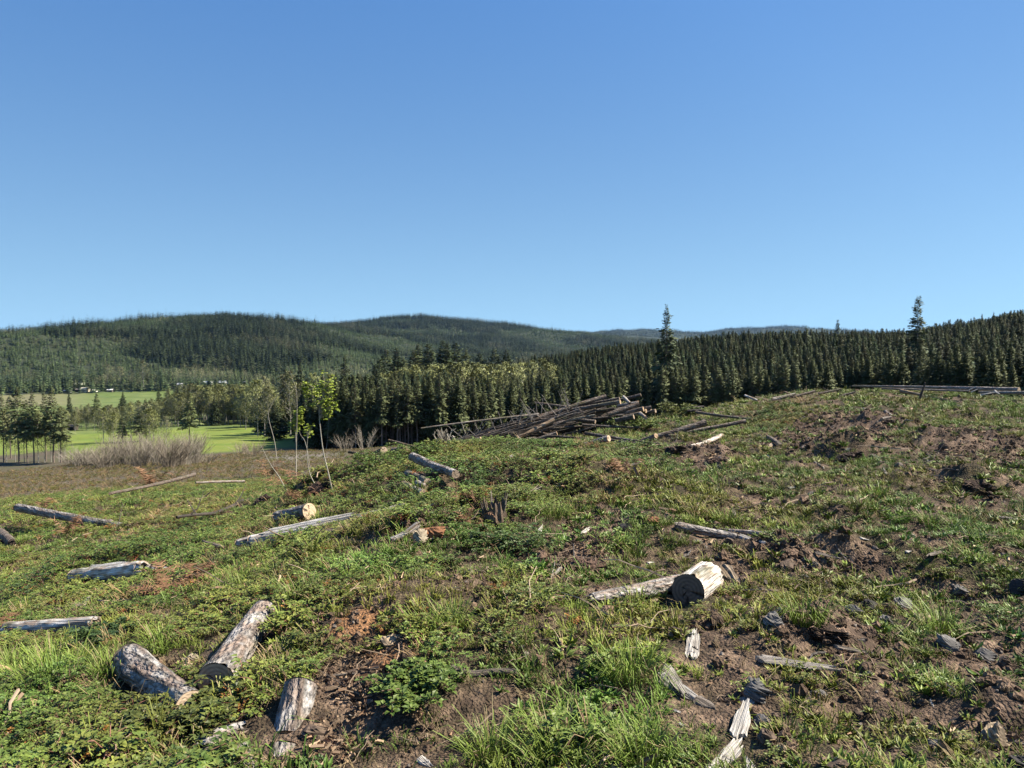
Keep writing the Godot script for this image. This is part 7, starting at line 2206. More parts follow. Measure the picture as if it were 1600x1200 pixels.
	stick("branch", "small crooked pale stick in the churned soil", "branch", "", [Vector3(5.653, 0.088, -10.512), Vector3(5.761, 0.115, -10.565), Vector3(5.939, 0.134, -10.812)], 0.0111, 0.0067, "pale", 0)
	stick("branch", "pale twig at the lower edge of the churned soil", "branch", "", [Vector3(4.164, 0.048, -10.546), Vector3(4.158, 0.038, -10.268), Vector3(4.129, 0.020, -10.110)], 0.0129, 0.0086, "pale", 1)
	stick("branch", "short pale stick standing in the churned soil", "branch", "", [Vector3(5.098, 0.067, -10.656), Vector3(4.971, 0.042, -10.243), Vector3(4.408, 0.133, -8.984)], 0.0125, 0.0083, "pale", 0)
	stick("branch", "bleached stick at the right edge of the grass", "branch", "", [Vector3(4.637, 0.018, -7.267), Vector3(4.748, 0.002, -7.231), Vector3(5.000, -0.038, -7.350)], 0.0153, 0.0122, "white", 0)
	stick("branch", "curved pale twig on the soil right of the tussocks", "branch", "", [Vector3(4.022, 0.073, -8.650), Vector3(4.098, 0.080, -8.613), Vector3(4.295, 0.085, -8.872)], 0.0091, 0.0055, "pale", 0)
	stick("branch", "thin grey stick leaning in the clover", "branch", "", [Vector3(2.567, 0.066, -6.045), Vector3(2.593, 0.011, -5.983), Vector3(2.609, -0.021, -5.914)], 0.0075, 0.0050, "grey", 0)
	stick("branch", "driftwood-like branch with a white raised tip in the grass", "branch", "", [Vector3(-0.404, -0.116, -4.331), Vector3(-0.297, 0.066, -3.730), Vector3(-0.200, 0.052, -3.687), Vector3(0.038, 0.033, -3.731)], 0.0197, 0.0164, "brown", 1)
	stick("branch", "long thin pale stem across the sawdust patch", "branch", "", [Vector3(-0.996, -0.008, -3.763), Vector3(-0.759, 0.033, -3.729), Vector3(-0.536, 0.039, -3.760)], 0.0064, 0.0040, "pale", 0)
	stick("branch", "pale root sticking out of the torn bark heap", "branch", "", [Vector3(0.257, 0.048, -5.261), Vector3(0.395, 0.049, -5.520), Vector3(0.540, 0.048, -5.725)], 0.0139, 0.0093, "white", 2)
	stick("branch", "curved white piece of wood like a rib at the bottom edge", "branch", "", [Vector3(-1.732, -0.078, -3.214), Vector3(-1.637, -0.058, -3.115), Vector3(-1.591, -0.061, -3.025)], 0.0160, 0.0120, "white", 0)
	timber("log", "lichen-pale hollow root arching over rotten red wood", "log", "", Vector3(-0.934, 0.148, -5.906), Vector3(-0.752, 0.230, -6.046), 0.0224, 0.0305, "white", "ab", 1.8, 0.050, 2)


func small_things() -> void:
	shard("wood_slab", "bleached forked slab beside the long grey split log", "wood slab", "", Vector3(1.925, 0.013, -6.541), Vector3(2.063, 0.052, -6.133), 0.0880, 0.0440, "white", 0.00)
	shard("wood_slab", "white peeled strip of wood on the bleached broken log", "wood slab", "", Vector3(-4.966, -0.958, -8.680), Vector3(-4.016, -0.713, -8.166), 0.1975, 0.0439, "bleached", 0.75)
	shard("wood_slab", "white peeled strip of wood on the long fallen log", "wood slab", "", Vector3(-2.657, -0.324, -7.863), Vector3(-1.466, -0.042, -7.763), 0.1124, 0.0330, "bleached", 0.75)
	shard("wood_slab", "white board-like slab on the crest pile, upper", "wood slab", "", Vector3(12.749, 0.380, -21.505), Vector3(12.943, 0.530, -21.389), 0.0895, 0.0358, "white", 0.00)
	shard("wood_slab", "white slab right below the upper one on the crest pile", "wood slab", "", Vector3(12.611, 0.368, -21.122), Vector3(12.751, 0.460, -21.037), 0.0704, 0.0352, "white", 0.00)
	shard("wood_slab", "long bleached slab in front of the crest pile", "wood slab", "", Vector3(12.597, 0.327, -20.663), Vector3(12.966, 0.426, -20.434), 0.0688, 0.0344, "white", 0.00)
	shard("wood_slab", "short bleached slab leaning on the long one at the crest", "wood slab", "", Vector3(12.908, 0.452, -20.588), Vector3(12.914, 0.364, -20.348), 0.0686, 0.0343, "white", 0.00)
	shard("wood_shard", "white pointed shard standing up in the clover", "wood shard", "", Vector3(0.918, 0.039, -3.867), Vector3(1.015, 0.097, -4.199), 0.0754, 0.0229, "white", 0.00)
	shard("wood_shard", "long white splintered slab at the bottom edge of the slope", "wood shard", "", Vector3(0.772, -0.029, -2.916), Vector3(0.979, -0.008, -3.194), 0.0847, 0.0299, "white", 0.00)
	shard("wood_shard", "white slab pointing up from the long splintered slab", "wood shard", "", Vector3(0.938, -0.010, -3.146), Vector3(1.079, 0.053, -3.434), 0.0750, 0.0241, "white", 0.00)
	shard("wood_shard", "small white forked splinter beside the long splintered slab", "wood shard", "", Vector3(0.946, -0.029, -2.915), Vector3(0.950, -0.014, -3.053), 0.0398, 0.0174, "white", 0.00)
	shard("wood_shard", "split dark grey slab of wood in front of the tussock", "wood shard", "", Vector3(0.717, 0.029, -3.708), Vector3(0.872, 0.003, -3.477), 0.0944, 0.0440, "blue", 0.00)
	shard("wood_shard", "brown bark chunk at the lower end of the split grey slab", "wood shard", "", Vector3(0.847, 0.002, -3.497), Vector3(0.924, 0.012, -3.396), 0.0773, 0.0416, "brown", 0.00)
	shard("wood_shard", "small pale shard standing in the brown litter", "wood shard", "", Vector3(0.595, 0.041, -6.495), Vector3(0.697, 0.022, -6.854), 0.0437, 0.0218, "white", 0.00)
	shard("wood_shard", "white twisted splinter left of the bare soil", "wood shard", "", Vector3(0.190, 0.035, -6.281), Vector3(0.273, 0.069, -6.777), 0.0423, 0.0211, "white", 0.00)
	shard("wood_shard", "white chip of wood at the bottom edge near the tall grass", "wood shard", "", Vector3(-0.386, -0.064, -3.119), Vector3(-0.325, -0.061, -3.041), 0.0426, 0.0213, "white", 0.00)
	shard("wood_shard", "dark grey wood splinter in the litter before the round block", "wood shard", "", Vector3(0.675, 0.040, -4.434), Vector3(0.711, 0.050, -4.247), 0.0375, 0.0225, "blue", 0.00)
	shard("wood_shard", "orange-brown chunk of rotten wood behind the round block", "wood shard", "", Vector3(1.586, -0.031, -5.739), Vector3(1.597, -0.050, -5.381), 0.1257, 0.0870, "tan", 0.00)
	shard("wood_shard", "pale slab lying in the right-hand churned soil", "wood shard", "", Vector3(1.732, 0.023, -4.092), Vector3(1.989, -0.024, -4.104), 0.0346, 0.0208, "brown", 0.00)
	shard("wood_shard", "small white stick on the soil below the pale slab", "wood shard", "", Vector3(1.981, -0.023, -3.570), Vector3(1.960, -0.031, -3.498), 0.0121, 0.0091, "white", 0.00)
	shard("wood_shard", "bleached chip on the grass right of the twin humps", "wood shard", "", Vector3(2.780, 0.113, -6.101), Vector3(2.879, 0.089, -6.115), 0.0308, 0.0154, "white", 0.00)
	shard("wood_chip", "small bleached wood chip on the open ground", "wood chip", "small bleached wood chips", Vector3(3.046, 0.052, -5.887), Vector3(3.101, 0.062, -5.903), 0.0297, 0.0149, "white", 0.00)
	shard("wood_chip", "small bleached wood chip on the open ground", "wood chip", "small bleached wood chips", Vector3(3.142, 0.030, -8.678), Vector3(3.226, 0.044, -8.703), 0.0436, 0.0218, "white", 0.00)
	shard("wood_chip", "small bleached wood chip on the open ground", "wood chip", "small bleached wood chips", Vector3(4.233, 0.027, -9.800), Vector3(4.305, 0.029, -9.807), 0.0492, 0.0246, "white", 0.00)
	shard("wood_chip", "small bleached wood chip on the open ground", "wood chip", "small bleached wood chips", Vector3(3.155, 0.126, -6.258), Vector3(3.373, 0.040, -6.541), 0.0316, 0.0158, "white", 0.00)
	shard("wood_chip", "small bleached wood chip on the open ground", "wood chip", "small bleached wood chips", Vector3(-0.370, -0.066, -3.098), Vector3(-0.338, -0.067, -3.110), 0.0159, 0.0079, "white", 0.00)
	shard("wood_chip", "small bleached wood chip on the open ground", "wood chip", "small bleached wood chips", Vector3(-0.749, -0.045, -3.452), Vector3(-0.717, -0.045, -3.460), 0.0176, 0.0088, "white", 0.00)
	shard("wood_chip", "small bleached wood chip on the open ground", "wood chip", "small bleached wood chips", Vector3(0.260, -0.026, -3.401), Vector3(0.287, -0.021, -3.409), 0.0174, 0.0087, "white", 0.00)
	shard("wood_chip", "small bleached wood chip on the open ground", "wood chip", "small bleached wood chips", Vector3(0.724, 0.009, -3.271), Vector3(0.746, 0.005, -3.255), 0.0167, 0.0084, "white", 0.00)
	shard("wood_chip", "small bleached wood chip on the open ground", "wood chip", "small bleached wood chips", Vector3(0.720, 0.024, -3.358), Vector3(0.754, 0.021, -3.345), 0.0171, 0.0086, "white", 0.00)
	shard("wood_chip", "small bleached wood chip on the open ground", "wood chip", "small bleached wood chips", Vector3(1.038, -0.028, -5.868), Vector3(1.106, -0.025, -5.897), 0.0296, 0.0148, "white", 0.00)
	stump("rotten brown stump with pale splinters in the bramble hollow", Vector3(-0.157, 0.066, -6.694), 0.247, 0.236)
	root_clump("dark root clump behind the thin saplings", Vector3(-2.915, -0.535, -11.593), 0.389, Color(0.05, 0.032, 0.024))
	root_clump("torn brown bark heap in the middle of the slope", Vector3(0.547, 0.043, -5.507), 0.241, Color(0.11, 0.07, 0.05))
	root_clump("dark clod mound under the right-hand tussock", Vector3(1.722, 0.063, -4.170), 0.226, Color(0.06, 0.04, 0.028))
	root_clump("dark upturned block of soil in the churned ground", Vector3(4.785, 0.051, -10.833), 0.399, Color(0.05, 0.035, 0.027))
	root_clump("litter heap of roots below the leaning trunk", Vector3(2.518, 0.071, -11.585), 0.387, Color(0.07, 0.05, 0.036))
	root_clump("black root hole with roots on the right slope", Vector3(5.090, 0.088, -8.319), 0.335, Color(0.045, 0.03, 0.022))
	root_clump("small dark stump clod among clover humps", Vector3(2.851, 0.034, -6.787), 0.205, Color(0.05, 0.034, 0.025))
	root_clump("dark soil lump at the top of the churned ground", Vector3(7.076, 0.217, -14.373), 0.240, Color(0.05, 0.035, 0.027))
	root_clump("dark soil lump right of the crossed stubs", Vector3(7.651, 0.201, -14.508), 0.218, Color(0.05, 0.035, 0.027))
	root_clump("shaded brush clump left of the cut log", Vector3(-4.527, -1.235, -14.017), 0.423, Color(0.05, 0.035, 0.027))
	root_clump("dark root end in the bramble left of the slash pile", Vector3(-0.112, -0.115, -13.438), 0.247, Color(0.06, 0.045, 0.035))
	root_clump("brown litter clod in front of the leaning trunk", Vector3(2.749, 0.094, -10.268), 0.258, Color(0.06, 0.04, 0.03))
	stone("wood_block", "lichen-covered block of wood beside the arching root", "wood block", "", Vector3(-0.718, 0.146, -5.929), Vector3(0.130, 0.165, 0.104), "cream", 0.00)
	stone("rotten_wood", "red crumbling rotten wood behind the lichen block", "rotten wood", "", Vector3(-0.618, 0.166, -6.030), Vector3(0.223, 0.134, 0.178), "rust", 0.00)
	stone("stone", "cream stone between the two big grey logs", "stone", "", Vector3(-1.803, -0.126, -4.254), Vector3(0.108, 0.095, 0.087), "cream", 0.93)
	stone("stone", "rounded grey-brown rock in the clover on the right", "stone", "", Vector3(1.135, 0.019, -3.555), Vector3(0.157, 0.120, 0.126), "grey", 1.88)
	stone("stone", "small grey stone just below the rounded rock", "stone", "", Vector3(1.095, 0.006, -3.299), Vector3(0.067, 0.056, 0.054), "grey", 2.20)
	stone("stone", "angular grey rock below the right-hand tussock", "stone", "", Vector3(2.412, -0.007, -4.176), Vector3(0.127, 0.132, 0.102), "grey", 2.56)
	stone("stone", "grey rock right of the angular one on bare soil", "stone", "", Vector3(2.620, -0.070, -4.177), Vector3(0.120, 0.109, 0.096), "grey", 2.64)
	stone("stone", "tan layered rock near the right edge", "stone", "", Vector3(2.058, -0.026, -3.212), Vector3(0.120, 0.132, 0.096), "tan", 0.26)
	stone("stone", "dark boulder in the bottom right corner", "stone", "", Vector3(2.001, -0.022, -2.958), Vector3(0.162, 0.128, 0.129), "dark", 1.82)
	stone("stone", "dark rock on the moss behind the clod mound", "stone", "", Vector3(2.335, -0.049, -4.938), Vector3(0.142, 0.092, 0.113), "dark", 2.02)
	stone("stone", "flat grey rock left of the dark mossy rock", "stone", "", Vector3(2.198, -0.051, -4.863), Vector3(0.131, 0.081, 0.105), "grey", 1.52)
	stone("stone", "grey rock between the two right tussocks", "stone", "", Vector3(2.542, -0.033, -4.918), Vector3(0.150, 0.101, 0.120), "grey", 0.53)
	stone("stone", "small grey rock in the moss between the tussocks", "stone", "", Vector3(2.325, -0.064, -4.701), Vector3(0.111, 0.070, 0.089), "grey", 1.42)
	stone("stone", "pale green-grey flat stone at the hollow", "stone", "", Vector3(3.228, -0.112, -5.466), Vector3(0.138, 0.061, 0.111), "grey", 0.27)
	stone("stone", "black charred block at the right edge", "stone", "", Vector3(3.491, -0.015, -5.212), Vector3(0.176, 0.164, 0.141), "dark", 2.80)
	stone("stone", "pale stone chip on top of the black charred block", "stone", "", Vector3(3.680, 0.009, -5.514), Vector3(0.093, 0.061, 0.074), "cream", 2.60)
	stone("stone", "grey stone by the yellow fern", "stone", "", Vector3(1.798, 0.036, -6.290), Vector3(0.095, 0.070, 0.076), "brown", 1.64)
	stone("stone", "brown upright stone in the tall grass", "stone", "", Vector3(0.634, 0.033, -3.485), Vector3(0.053, 0.085, 0.043), "brown", 0.90)
	stone("stone", "tan stone on clover at the lower right", "stone", "", Vector3(2.114, 0.018, -3.619), Vector3(0.049, 0.034, 0.039), "tan", 2.73)
	stone("stone", "pale grey stone in the clover, lower middle right", "stone", "", Vector3(1.465, -0.004, -3.579), Vector3(0.091, 0.054, 0.073), "grey", 1.72)
	stone("stone", "rounded rock sunk in moss on the left slope", "stone", "", Vector3(-3.999, -0.721, -6.722), Vector3(0.193, 0.125, 0.154), "brown", 2.65)
	stone("stone", "cream rock next to the sunk rock on the left", "stone", "", Vector3(-3.750, -0.625, -6.567), Vector3(0.133, 0.134, 0.107), "cream", 2.54)
	stone("stone", "flat brown stone in the churned soil, lower right", "stone", "", Vector3(1.707, -0.007, -3.949), Vector3(0.100, 0.081, 0.080), "brown", 1.53)
	stone("stone", "small tan rock beside the round block litter", "stone", "", Vector3(1.462, 0.037, -4.601), Vector3(0.070, 0.051, 0.056), "tan", 1.24)
	stone("stone", "brown broken stone at the crown of the bare soil", "stone", "", Vector3(1.222, 0.125, -6.616), Vector3(0.144, 0.098, 0.116), "rust", 1.80)
	stone("stone", "dark flat stone above the bare soil", "stone", "", Vector3(0.990, 0.075, -6.618), Vector3(0.145, 0.073, 0.116), "dark", 1.29)
	stone("stone", "grey rock on the far right slope", "stone", "", Vector3(2.061, 0.009, -5.664), Vector3(0.162, 0.094, 0.130), "brown", 0.48)
	stone("stone", "tan chip stone on the bare soil", "stone", "", Vector3(0.840, 0.038, -6.578), Vector3(0.088, 0.061, 0.071), "tan", 0.92)
	stone("stone", "flat pale rock in the bottom right soil", "stone", "", Vector3(1.789, -0.027, -3.171), Vector3(0.070, 0.042, 0.056), "grey", 2.44)
	stone("stone", "long brown stone at the bottom edge", "stone", "", Vector3(1.253, 0.030, -2.878), Vector3(0.098, 0.065, 0.079), "brown", 0.13)
	stone("stone", "pale stone near the bottom left corner of the soil", "stone", "", Vector3(1.095, 0.009, -3.044), Vector3(0.042, 0.074, 0.033), "tan", 0.14)
	stone("stone", "tan stone right of the white slab", "stone", "", Vector3(1.067, 0.011, -3.132), Vector3(0.091, 0.076, 0.073), "brown", 1.88)
	stone("stone", "brown stone on the slope above the tan layered rock", "stone", "", Vector3(2.597, -0.018, -3.979), Vector3(0.101, 0.089, 0.081), "brown", 0.84)
	stone("stone", "grey-brown stone near the clover edge", "stone", "", Vector3(4.908, 0.124, -11.184), Vector3(0.131, 0.082, 0.105), "grey", 1.60)
	stone("stone", "small brown stone lying on the bare churned soil", "stone", "small stones on bare soil", Vector3(2.227, 0.021, -5.777), Vector3(0.067, 0.048, 0.054), "grey", 1.90)
	stone("stone", "small brown stone lying on the bare churned soil", "stone", "small stones on bare soil", Vector3(2.179, 0.010, -3.321), Vector3(0.034, 0.025, 0.028), "brown", 0.13)
	stone("stone", "small brown stone lying on the bare churned soil", "stone", "small stones on bare soil", Vector3(-0.778, -0.044, -3.091), Vector3(0.049, 0.035, 0.039), "brown", 0.88)
	stone("stone", "small brown stone lying on the bare churned soil", "stone", "small stones on bare soil", Vector3(2.168, -0.050, -3.966), Vector3(0.044, 0.031, 0.035), "grey", 2.99)
	stone("stone", "small brown stone lying on the bare churned soil", "stone", "small stones on bare soil", Vector3(1.750, -0.022, -3.123), Vector3(0.042, 0.030, 0.033), "brown", 1.75)
	stone("stone", "small brown stone lying on the bare churned soil", "stone", "small stones on bare soil", Vector3(-0.940, 0.011, -3.548), Vector3(0.041, 0.029, 0.033), "brown", 0.66)
	stone("stone", "small brown stone lying on the bare churned soil", "stone", "small stones on bare soil", Vector3(2.503, -0.028, -4.242), Vector3(0.049, 0.035, 0.039), "grey", 0.43)
	stone("stone", "small brown stone lying on the bare churned soil", "stone", "small stones on bare soil", Vector3(1.177, -0.002, -3.365), Vector3(0.041, 0.030, 0.033), "brown", 1.29)
	stone("stone", "small brown stone lying on the bare churned soil", "stone", "small stones on bare soil", Vector3(-0.529, -0.001, -3.479), Vector3(0.044, 0.031, 0.035), "grey", 1.02)
	stone("stone", "small brown stone lying on the bare churned soil", "stone", "small stones on bare soil", Vector3(2.393, 0.011, -5.825), Vector3(0.080, 0.057, 0.064), "brown", 2.61)
	stone("stone", "small brown stone lying on the bare churned soil", "stone", "small stones on bare soil", Vector3(2.129, -0.018, -5.557), Vector3(0.048, 0.034, 0.038), "brown", 2.63)
	stone("stone", "small brown stone lying on the bare churned soil", "stone", "small stones on bare soil", Vector3(-0.591, -0.037, -3.422), Vector3(0.027, 0.019, 0.022), "brown", 2.09)
	stone("stone", "small brown stone lying on the bare churned soil", "stone", "small stones on bare soil", Vector3(1.997, 0.026, -5.847), Vector3(0.090, 0.064, 0.072), "brown", 0.26)
	stone("stone", "small brown stone lying on the bare churned soil", "stone", "small stones on bare soil", Vector3(1.733, -0.008, -3.935), Vector3(0.064, 0.045, 0.051), "grey", 1.54)
	stone("stone", "small brown stone lying on the bare churned soil", "stone", "small stones on bare soil", Vector3(-0.792, -0.046, -3.175), Vector3(0.028, 0.020, 0.022), "soil", 1.11)
	stone("stone", "small brown stone lying on the bare churned soil", "stone", "small stones on bare soil", Vector3(2.027, -0.033, -5.512), Vector3(0.048, 0.034, 0.038), "brown", 1.46)
	stone("stone", "small brown stone lying on the bare churned soil", "stone", "small stones on bare soil", Vector3(1.780, 0.014, -3.763), Vector3(0.052, 0.038, 0.042), "grey", 1.63)
	stone("stone", "small brown stone lying on the bare churned soil", "stone", "small stones on bare soil", Vector3(2.262, 0.004, -5.702), Vector3(0.084, 0.060, 0.067), "grey", 2.96)
	stone("stone", "small brown stone lying on the bare churned soil", "stone", "small stones on bare soil", Vector3(2.380, 0.002, -5.801), Vector3(0.080, 0.057, 0.064), "brown", 0.23)
	stone("stone", "small brown stone lying on the bare churned soil", "stone", "small stones on bare soil", Vector3(1.619, -0.061, -3.511), Vector3(0.053, 0.038, 0.043), "brown", 0.48)
	stone("stone", "small brown stone lying on the bare churned soil", "stone", "small stones on bare soil", Vector3(1.907, -0.019, -3.093), Vector3(0.042, 0.030, 0.033), "grey", 2.56)
	stone("stone", "small brown stone lying on the bare churned soil", "stone", "small stones on bare soil", Vector3(-0.603, -0.047, -3.398), Vector3(0.055, 0.039, 0.044), "brown", 1.52)
	stone("stone", "small brown stone lying on the bare churned soil", "stone", "small stones on bare soil", Vector3(2.030, -0.026, -5.536), Vector3(0.063, 0.045, 0.050), "brown", 1.87)
	stone("stone", "small brown stone lying on the bare churned soil", "stone", "small stones on bare soil", Vector3(2.559, -0.038, -5.745), Vector3(0.069, 0.050, 0.055), "brown", 2.68)
	stone("stone", "small brown stone lying on the bare churned soil", "stone", "small stones on bare soil", Vector3(2.643, -0.008, -5.894), Vector3(0.046, 0.033, 0.037), "soil", 0.47)
	stone("stone", "small brown stone lying on the bare churned soil", "stone", "small stones on bare soil", Vector3(2.609, -0.066, -4.557), Vector3(0.066, 0.047, 0.053), "brown", 2.86)
	stone("stone", "small brown stone lying on the bare churned soil", "stone", "small stones on bare soil", Vector3(2.450, -0.046, -5.803), Vector3(0.070, 0.050, 0.056), "brown", 1.13)
	stone("stone", "small brown stone lying on the bare churned soil", "stone", "small stones on bare soil", Vector3(1.259, -0.002, -3.397), Vector3(0.035, 0.025, 0.028), "brown", 0.91)
	stone("stone", "small brown stone lying on the bare churned soil", "stone", "small stones on bare soil", Vector3(1.937, -0.034, -3.557), Vector3(0.057, 0.041, 0.045), "brown", 2.99)
	stone("stone", "small brown stone lying on the bare churned soil", "stone", "small stones on bare soil", Vector3(2.480, -0.058, -5.674), Vector3(0.059, 0.042, 0.047), "brown", 1.80)
	stone("stone", "small brown stone lying on the bare churned soil", "stone", "small stones on bare soil", Vector3(2.415, -0.007, -5.821), Vector3(0.088, 0.063, 0.070), "brown", 2.67)
	stone("stone", "small brown stone lying on the bare churned soil", "stone", "small stones on bare soil", Vector3(1.756, -0.030, -3.461), Vector3(0.032, 0.023, 0.026), "brown", 1.49)
	stone("stone", "small brown stone lying on the bare churned soil", "stone", "small stones on bare soil", Vector3(1.626, -0.004, -3.683), Vector3(0.046, 0.033, 0.036), "brown", 0.21)
	stone("stone", "small brown stone lying on the bare churned soil", "stone", "small stones on bare soil", Vector3(2.165, -0.049, -3.208), Vector3(0.051, 0.037, 0.041), "grey", 2.45)
	stone("stone", "small brown stone lying on the bare churned soil", "stone", "small stones on bare soil", Vector3(2.125, -0.029, -5.508), Vector3(0.070, 0.050, 0.056), "grey", 2.37)
	stone("stone", "small brown stone lying on the bare churned soil", "stone", "small stones on bare soil", Vector3(-0.822, -0.049, -3.242), Vector3(0.054, 0.038, 0.043), "brown", 0.96)
	stone("stone", "small brown stone lying on the bare churned soil", "stone", "small stones on bare soil", Vector3(2.096, 0.027, -5.698), Vector3(0.048, 0.034, 0.038), "soil", 1.86)
	stone("stone", "small brown stone lying on the bare churned soil", "stone", "small stones on bare soil", Vector3(2.356, -0.005, -4.180), Vector3(0.038, 0.027, 0.031), "soil", 1.56)
	stone("stone", "small brown stone lying on the bare churned soil", "stone", "small stones on bare soil", Vector3(1.844, -0.030, -3.197), Vector3(0.051, 0.037, 0.041), "brown", 2.27)
	stone("stone", "small brown stone lying on the bare churned soil", "stone", "small stones on bare soil", Vector3(2.002, -0.013, -3.530), Vector3(0.033, 0.023, 0.026), "soil", 0.15)
	tussock("tall bright tussock at the right above the clod mound", Vector3(1.662, 0.112, -4.256), 0.324, 0.187, 1.00)
	tussock("yellow-green tussock nearest the right edge", Vector3(2.575, -0.072, -4.530), 0.353, 0.230, 1.10)
	tussock("large dark-bladed tussock at the far left front", Vector3(-2.569, -0.224, -4.235), 0.539, 0.266, 0.90)
	tussock("bright tussock beside the jagged grey log", Vector3(-2.232, -0.191, -4.244), 0.288, 0.216, 1.05)
	tussock("yellow-tipped tussock on the middle right slope", Vector3(1.976, 0.027, -6.961), 0.327, 0.187, 1.10)
	tussock("tussock in the middle behind the split grey slab", Vector3(0.578, 0.021, -3.681), 0.312, 0.219, 0.95)
	tussock("broad tall clump at the front beside the white slab", Vector3(0.208, -0.042, -3.055), 0.391, 0.224, 0.95)
	tussock("tall front clump left of the broad one", Vector3(-0.080, -0.070, -3.130), 0.294, 0.214, 0.95)
	tussock("front clump by the long white splintered slab", Vector3(0.534, -0.015, -2.983), 0.305, 0.209, 1.00)
	tussock("grass clump against the front of the sawn log", Vector3(-1.359, -0.089, -3.685), 0.188, 0.106, 1.15)
	tussock("bright clump above the grey front logs", Vector3(-2.145, -0.205, -4.648), 0.299, 0.173, 1.10)
	tussock("grass clump right of the sawdust patch", Vector3(-0.455, 0.089, -4.200), 0.320, 0.178, 1.00)
	tussock("small bright tussock at the end of the sawdust patch", Vector3(-0.340, 0.078, -4.231), 0.250, 0.186, 1.00)
	tussock("dark tussock in the left middle slope", Vector3(-1.331, 0.034, -4.853), 0.328, 0.188, 0.85)
	tussock("tussock by the green hollow right of the stump", Vector3(0.381, 0.081, -6.982), 0.352, 0.199, 1.00)
	tussock("green tussock behind the white fallen log", Vector3(-1.041, 0.015, -8.568), 0.316, 0.201, 1.00)
	tussock("tussock on the right slope below the churned soil", Vector3(3.761, 0.044, -6.836), 0.253, 0.172, 1.00)
	tussock("pale tussock beside another on the right slope", Vector3(3.942, 0.047, -6.704), 0.282, 0.146, 1.05)
	tussock("low wide tussock in front of the round block", Vector3(0.384, 0.059, -4.544), 0.269, 0.092, 1.20)
	tussock("grass clump beside the cut log", Vector3(-2.069, -0.276, -8.350), 0.323, 0.182, 0.90)
	tussock("bright grass clump in the churned soil", Vector3(6.633, 0.117, -13.129), 0.285, 0.153, 1.20)
	tussock("tussock at the left edge beside the pale log", Vector3(-3.154, -0.397, -4.738), 0.281, 0.185, 0.90)
	dead_fern("rust-brown dead fern in front of the bleached broken log", Vector3(-2.842, -0.434, -6.260), 0.427)
	dead_fern("second rust-brown dead fern right of the first", Vector3(-2.860, -0.493, -6.784), 0.340)
	dead_fern("dead fern at the far left beside the pale log", Vector3(-3.994, -0.678, -5.988), 0.258)
	dead_fern("brown dead fern near the saplings", Vector3(-7.543, -3.264, -26.091), 1.115)
	dead_fern("small brown dead fern by the thin saplings", Vector3(-3.109, -0.703, -11.232), 0.400)
	dead_fern("dead fern on the left slope by the knobbed log", Vector3(-13.254, -3.103, -21.396), 0.763)
	dead_fern("dead fern under the propped thin pole", Vector3(-25.758, -8.367, -54.413), 2.325)
	dead_fern("dead fern on the hump right of the stump", Vector3(1.238, 0.180, -8.451), 0.361)
	dead_fern("dead fern below the small log heap", Vector3(-0.453, 0.211, -6.928), 0.247)
	dead_fern("dead fern at the tail of the knobbed log", Vector3(-8.377, -1.927, -14.446), 0.516)
	dead_fern("dead fern left of the leaning sapling", Vector3(-20.149, -9.206, -63.325), 2.073)
	dead_fern("dead fern beside the rotten stump", Vector3(-0.349, 0.093, -6.396), 0.256)
	leafy_plant("dark leafy bramble bush by the torn bark litter", Vector3(-0.476, 0.002, -3.498), 0.357, 0.107, Color(0.055, 0.095, 0.018), Color(0.12, 0.165, 0.034))
	leafy_plant("fresh green bramble mound on the left slope", Vector3(-4.990, -1.046, -9.718), 1.063, 0.278, Color(0.05, 0.09, 0.018), Color(0.10, 0.14, 0.03))
	leafy_plant("bramble patch right of the fresh green mound", Vector3(-4.292, -0.954, -9.624), 0.891, 0.243, Color(0.05, 0.09, 0.018), Color(0.10, 0.14, 0.03))
	leafy_plant("bright bramble thicket before the slash pile", Vector3(-1.487, -0.206, -12.698), 0.956, 0.255, Color(0.06, 0.10, 0.018), Color(0.11, 0.16, 0.03))
	leafy_plant("bramble thicket left of the pile front", Vector3(-1.970, -0.219, -11.769), 0.886, 0.217, Color(0.06, 0.10, 0.018), Color(0.11, 0.16, 0.03))
	leafy_plant("leafy bramble growing through the slash pile", Vector3(16.200, -18.074, -184.849), 12.343, 6.171, Color(0.06, 0.10, 0.018), Color(0.10, 0.14, 0.03))
	leafy_plant("bramble climbing the middle of the slash pile", Vector3(10.694, -18.524, -177.894), 8.912, 5.050, Color(0.05, 0.09, 0.018), Color(0.10, 0.14, 0.03))
	leafy_plant("bramble bush at the right of the pile", Vector3(3.224, -0.475, -19.313), 1.290, 0.322, Color(0.06, 0.10, 0.018), Color(0.11, 0.15, 0.03))
	leafy_plant("yellowish bush on the crest behind the fallen logs", Vector3(5.033, -0.477, -23.209), 0.890, 0.387, Color(0.10, 0.12, 0.025), Color(0.15, 0.17, 0.045))
	leafy_plant("bramble mound below the stump", Vector3(0.000, 0.032, -6.016), 0.607, 0.152, Color(0.04, 0.075, 0.018), Color(0.08, 0.11, 0.03))
	leafy_plant("reddish bramble over the front left logs", Vector3(-1.438, -0.100, -3.521), 0.449, 0.120, Color(0.05, 0.07, 0.018), Color(0.11, 0.12, 0.03))
	leafy_plant("dark bramble tangle at the left margin", Vector3(-5.450, -1.219, -8.727), 1.252, 0.295, Color(0.035, 0.065, 0.018), Color(0.07, 0.10, 0.03))
	leafy_plant("bramble clump by the pale log end", Vector3(-2.703, -0.327, -5.029), 0.341, 0.111, Color(0.03, 0.06, 0.018), Color(0.06, 0.09, 0.03))
	leafy_plant("small bush where crest meets the fir stems", Vector3(5.299, -0.467, -22.689), 0.568, 0.303, Color(0.08, 0.11, 0.025), Color(0.13, 0.16, 0.045))
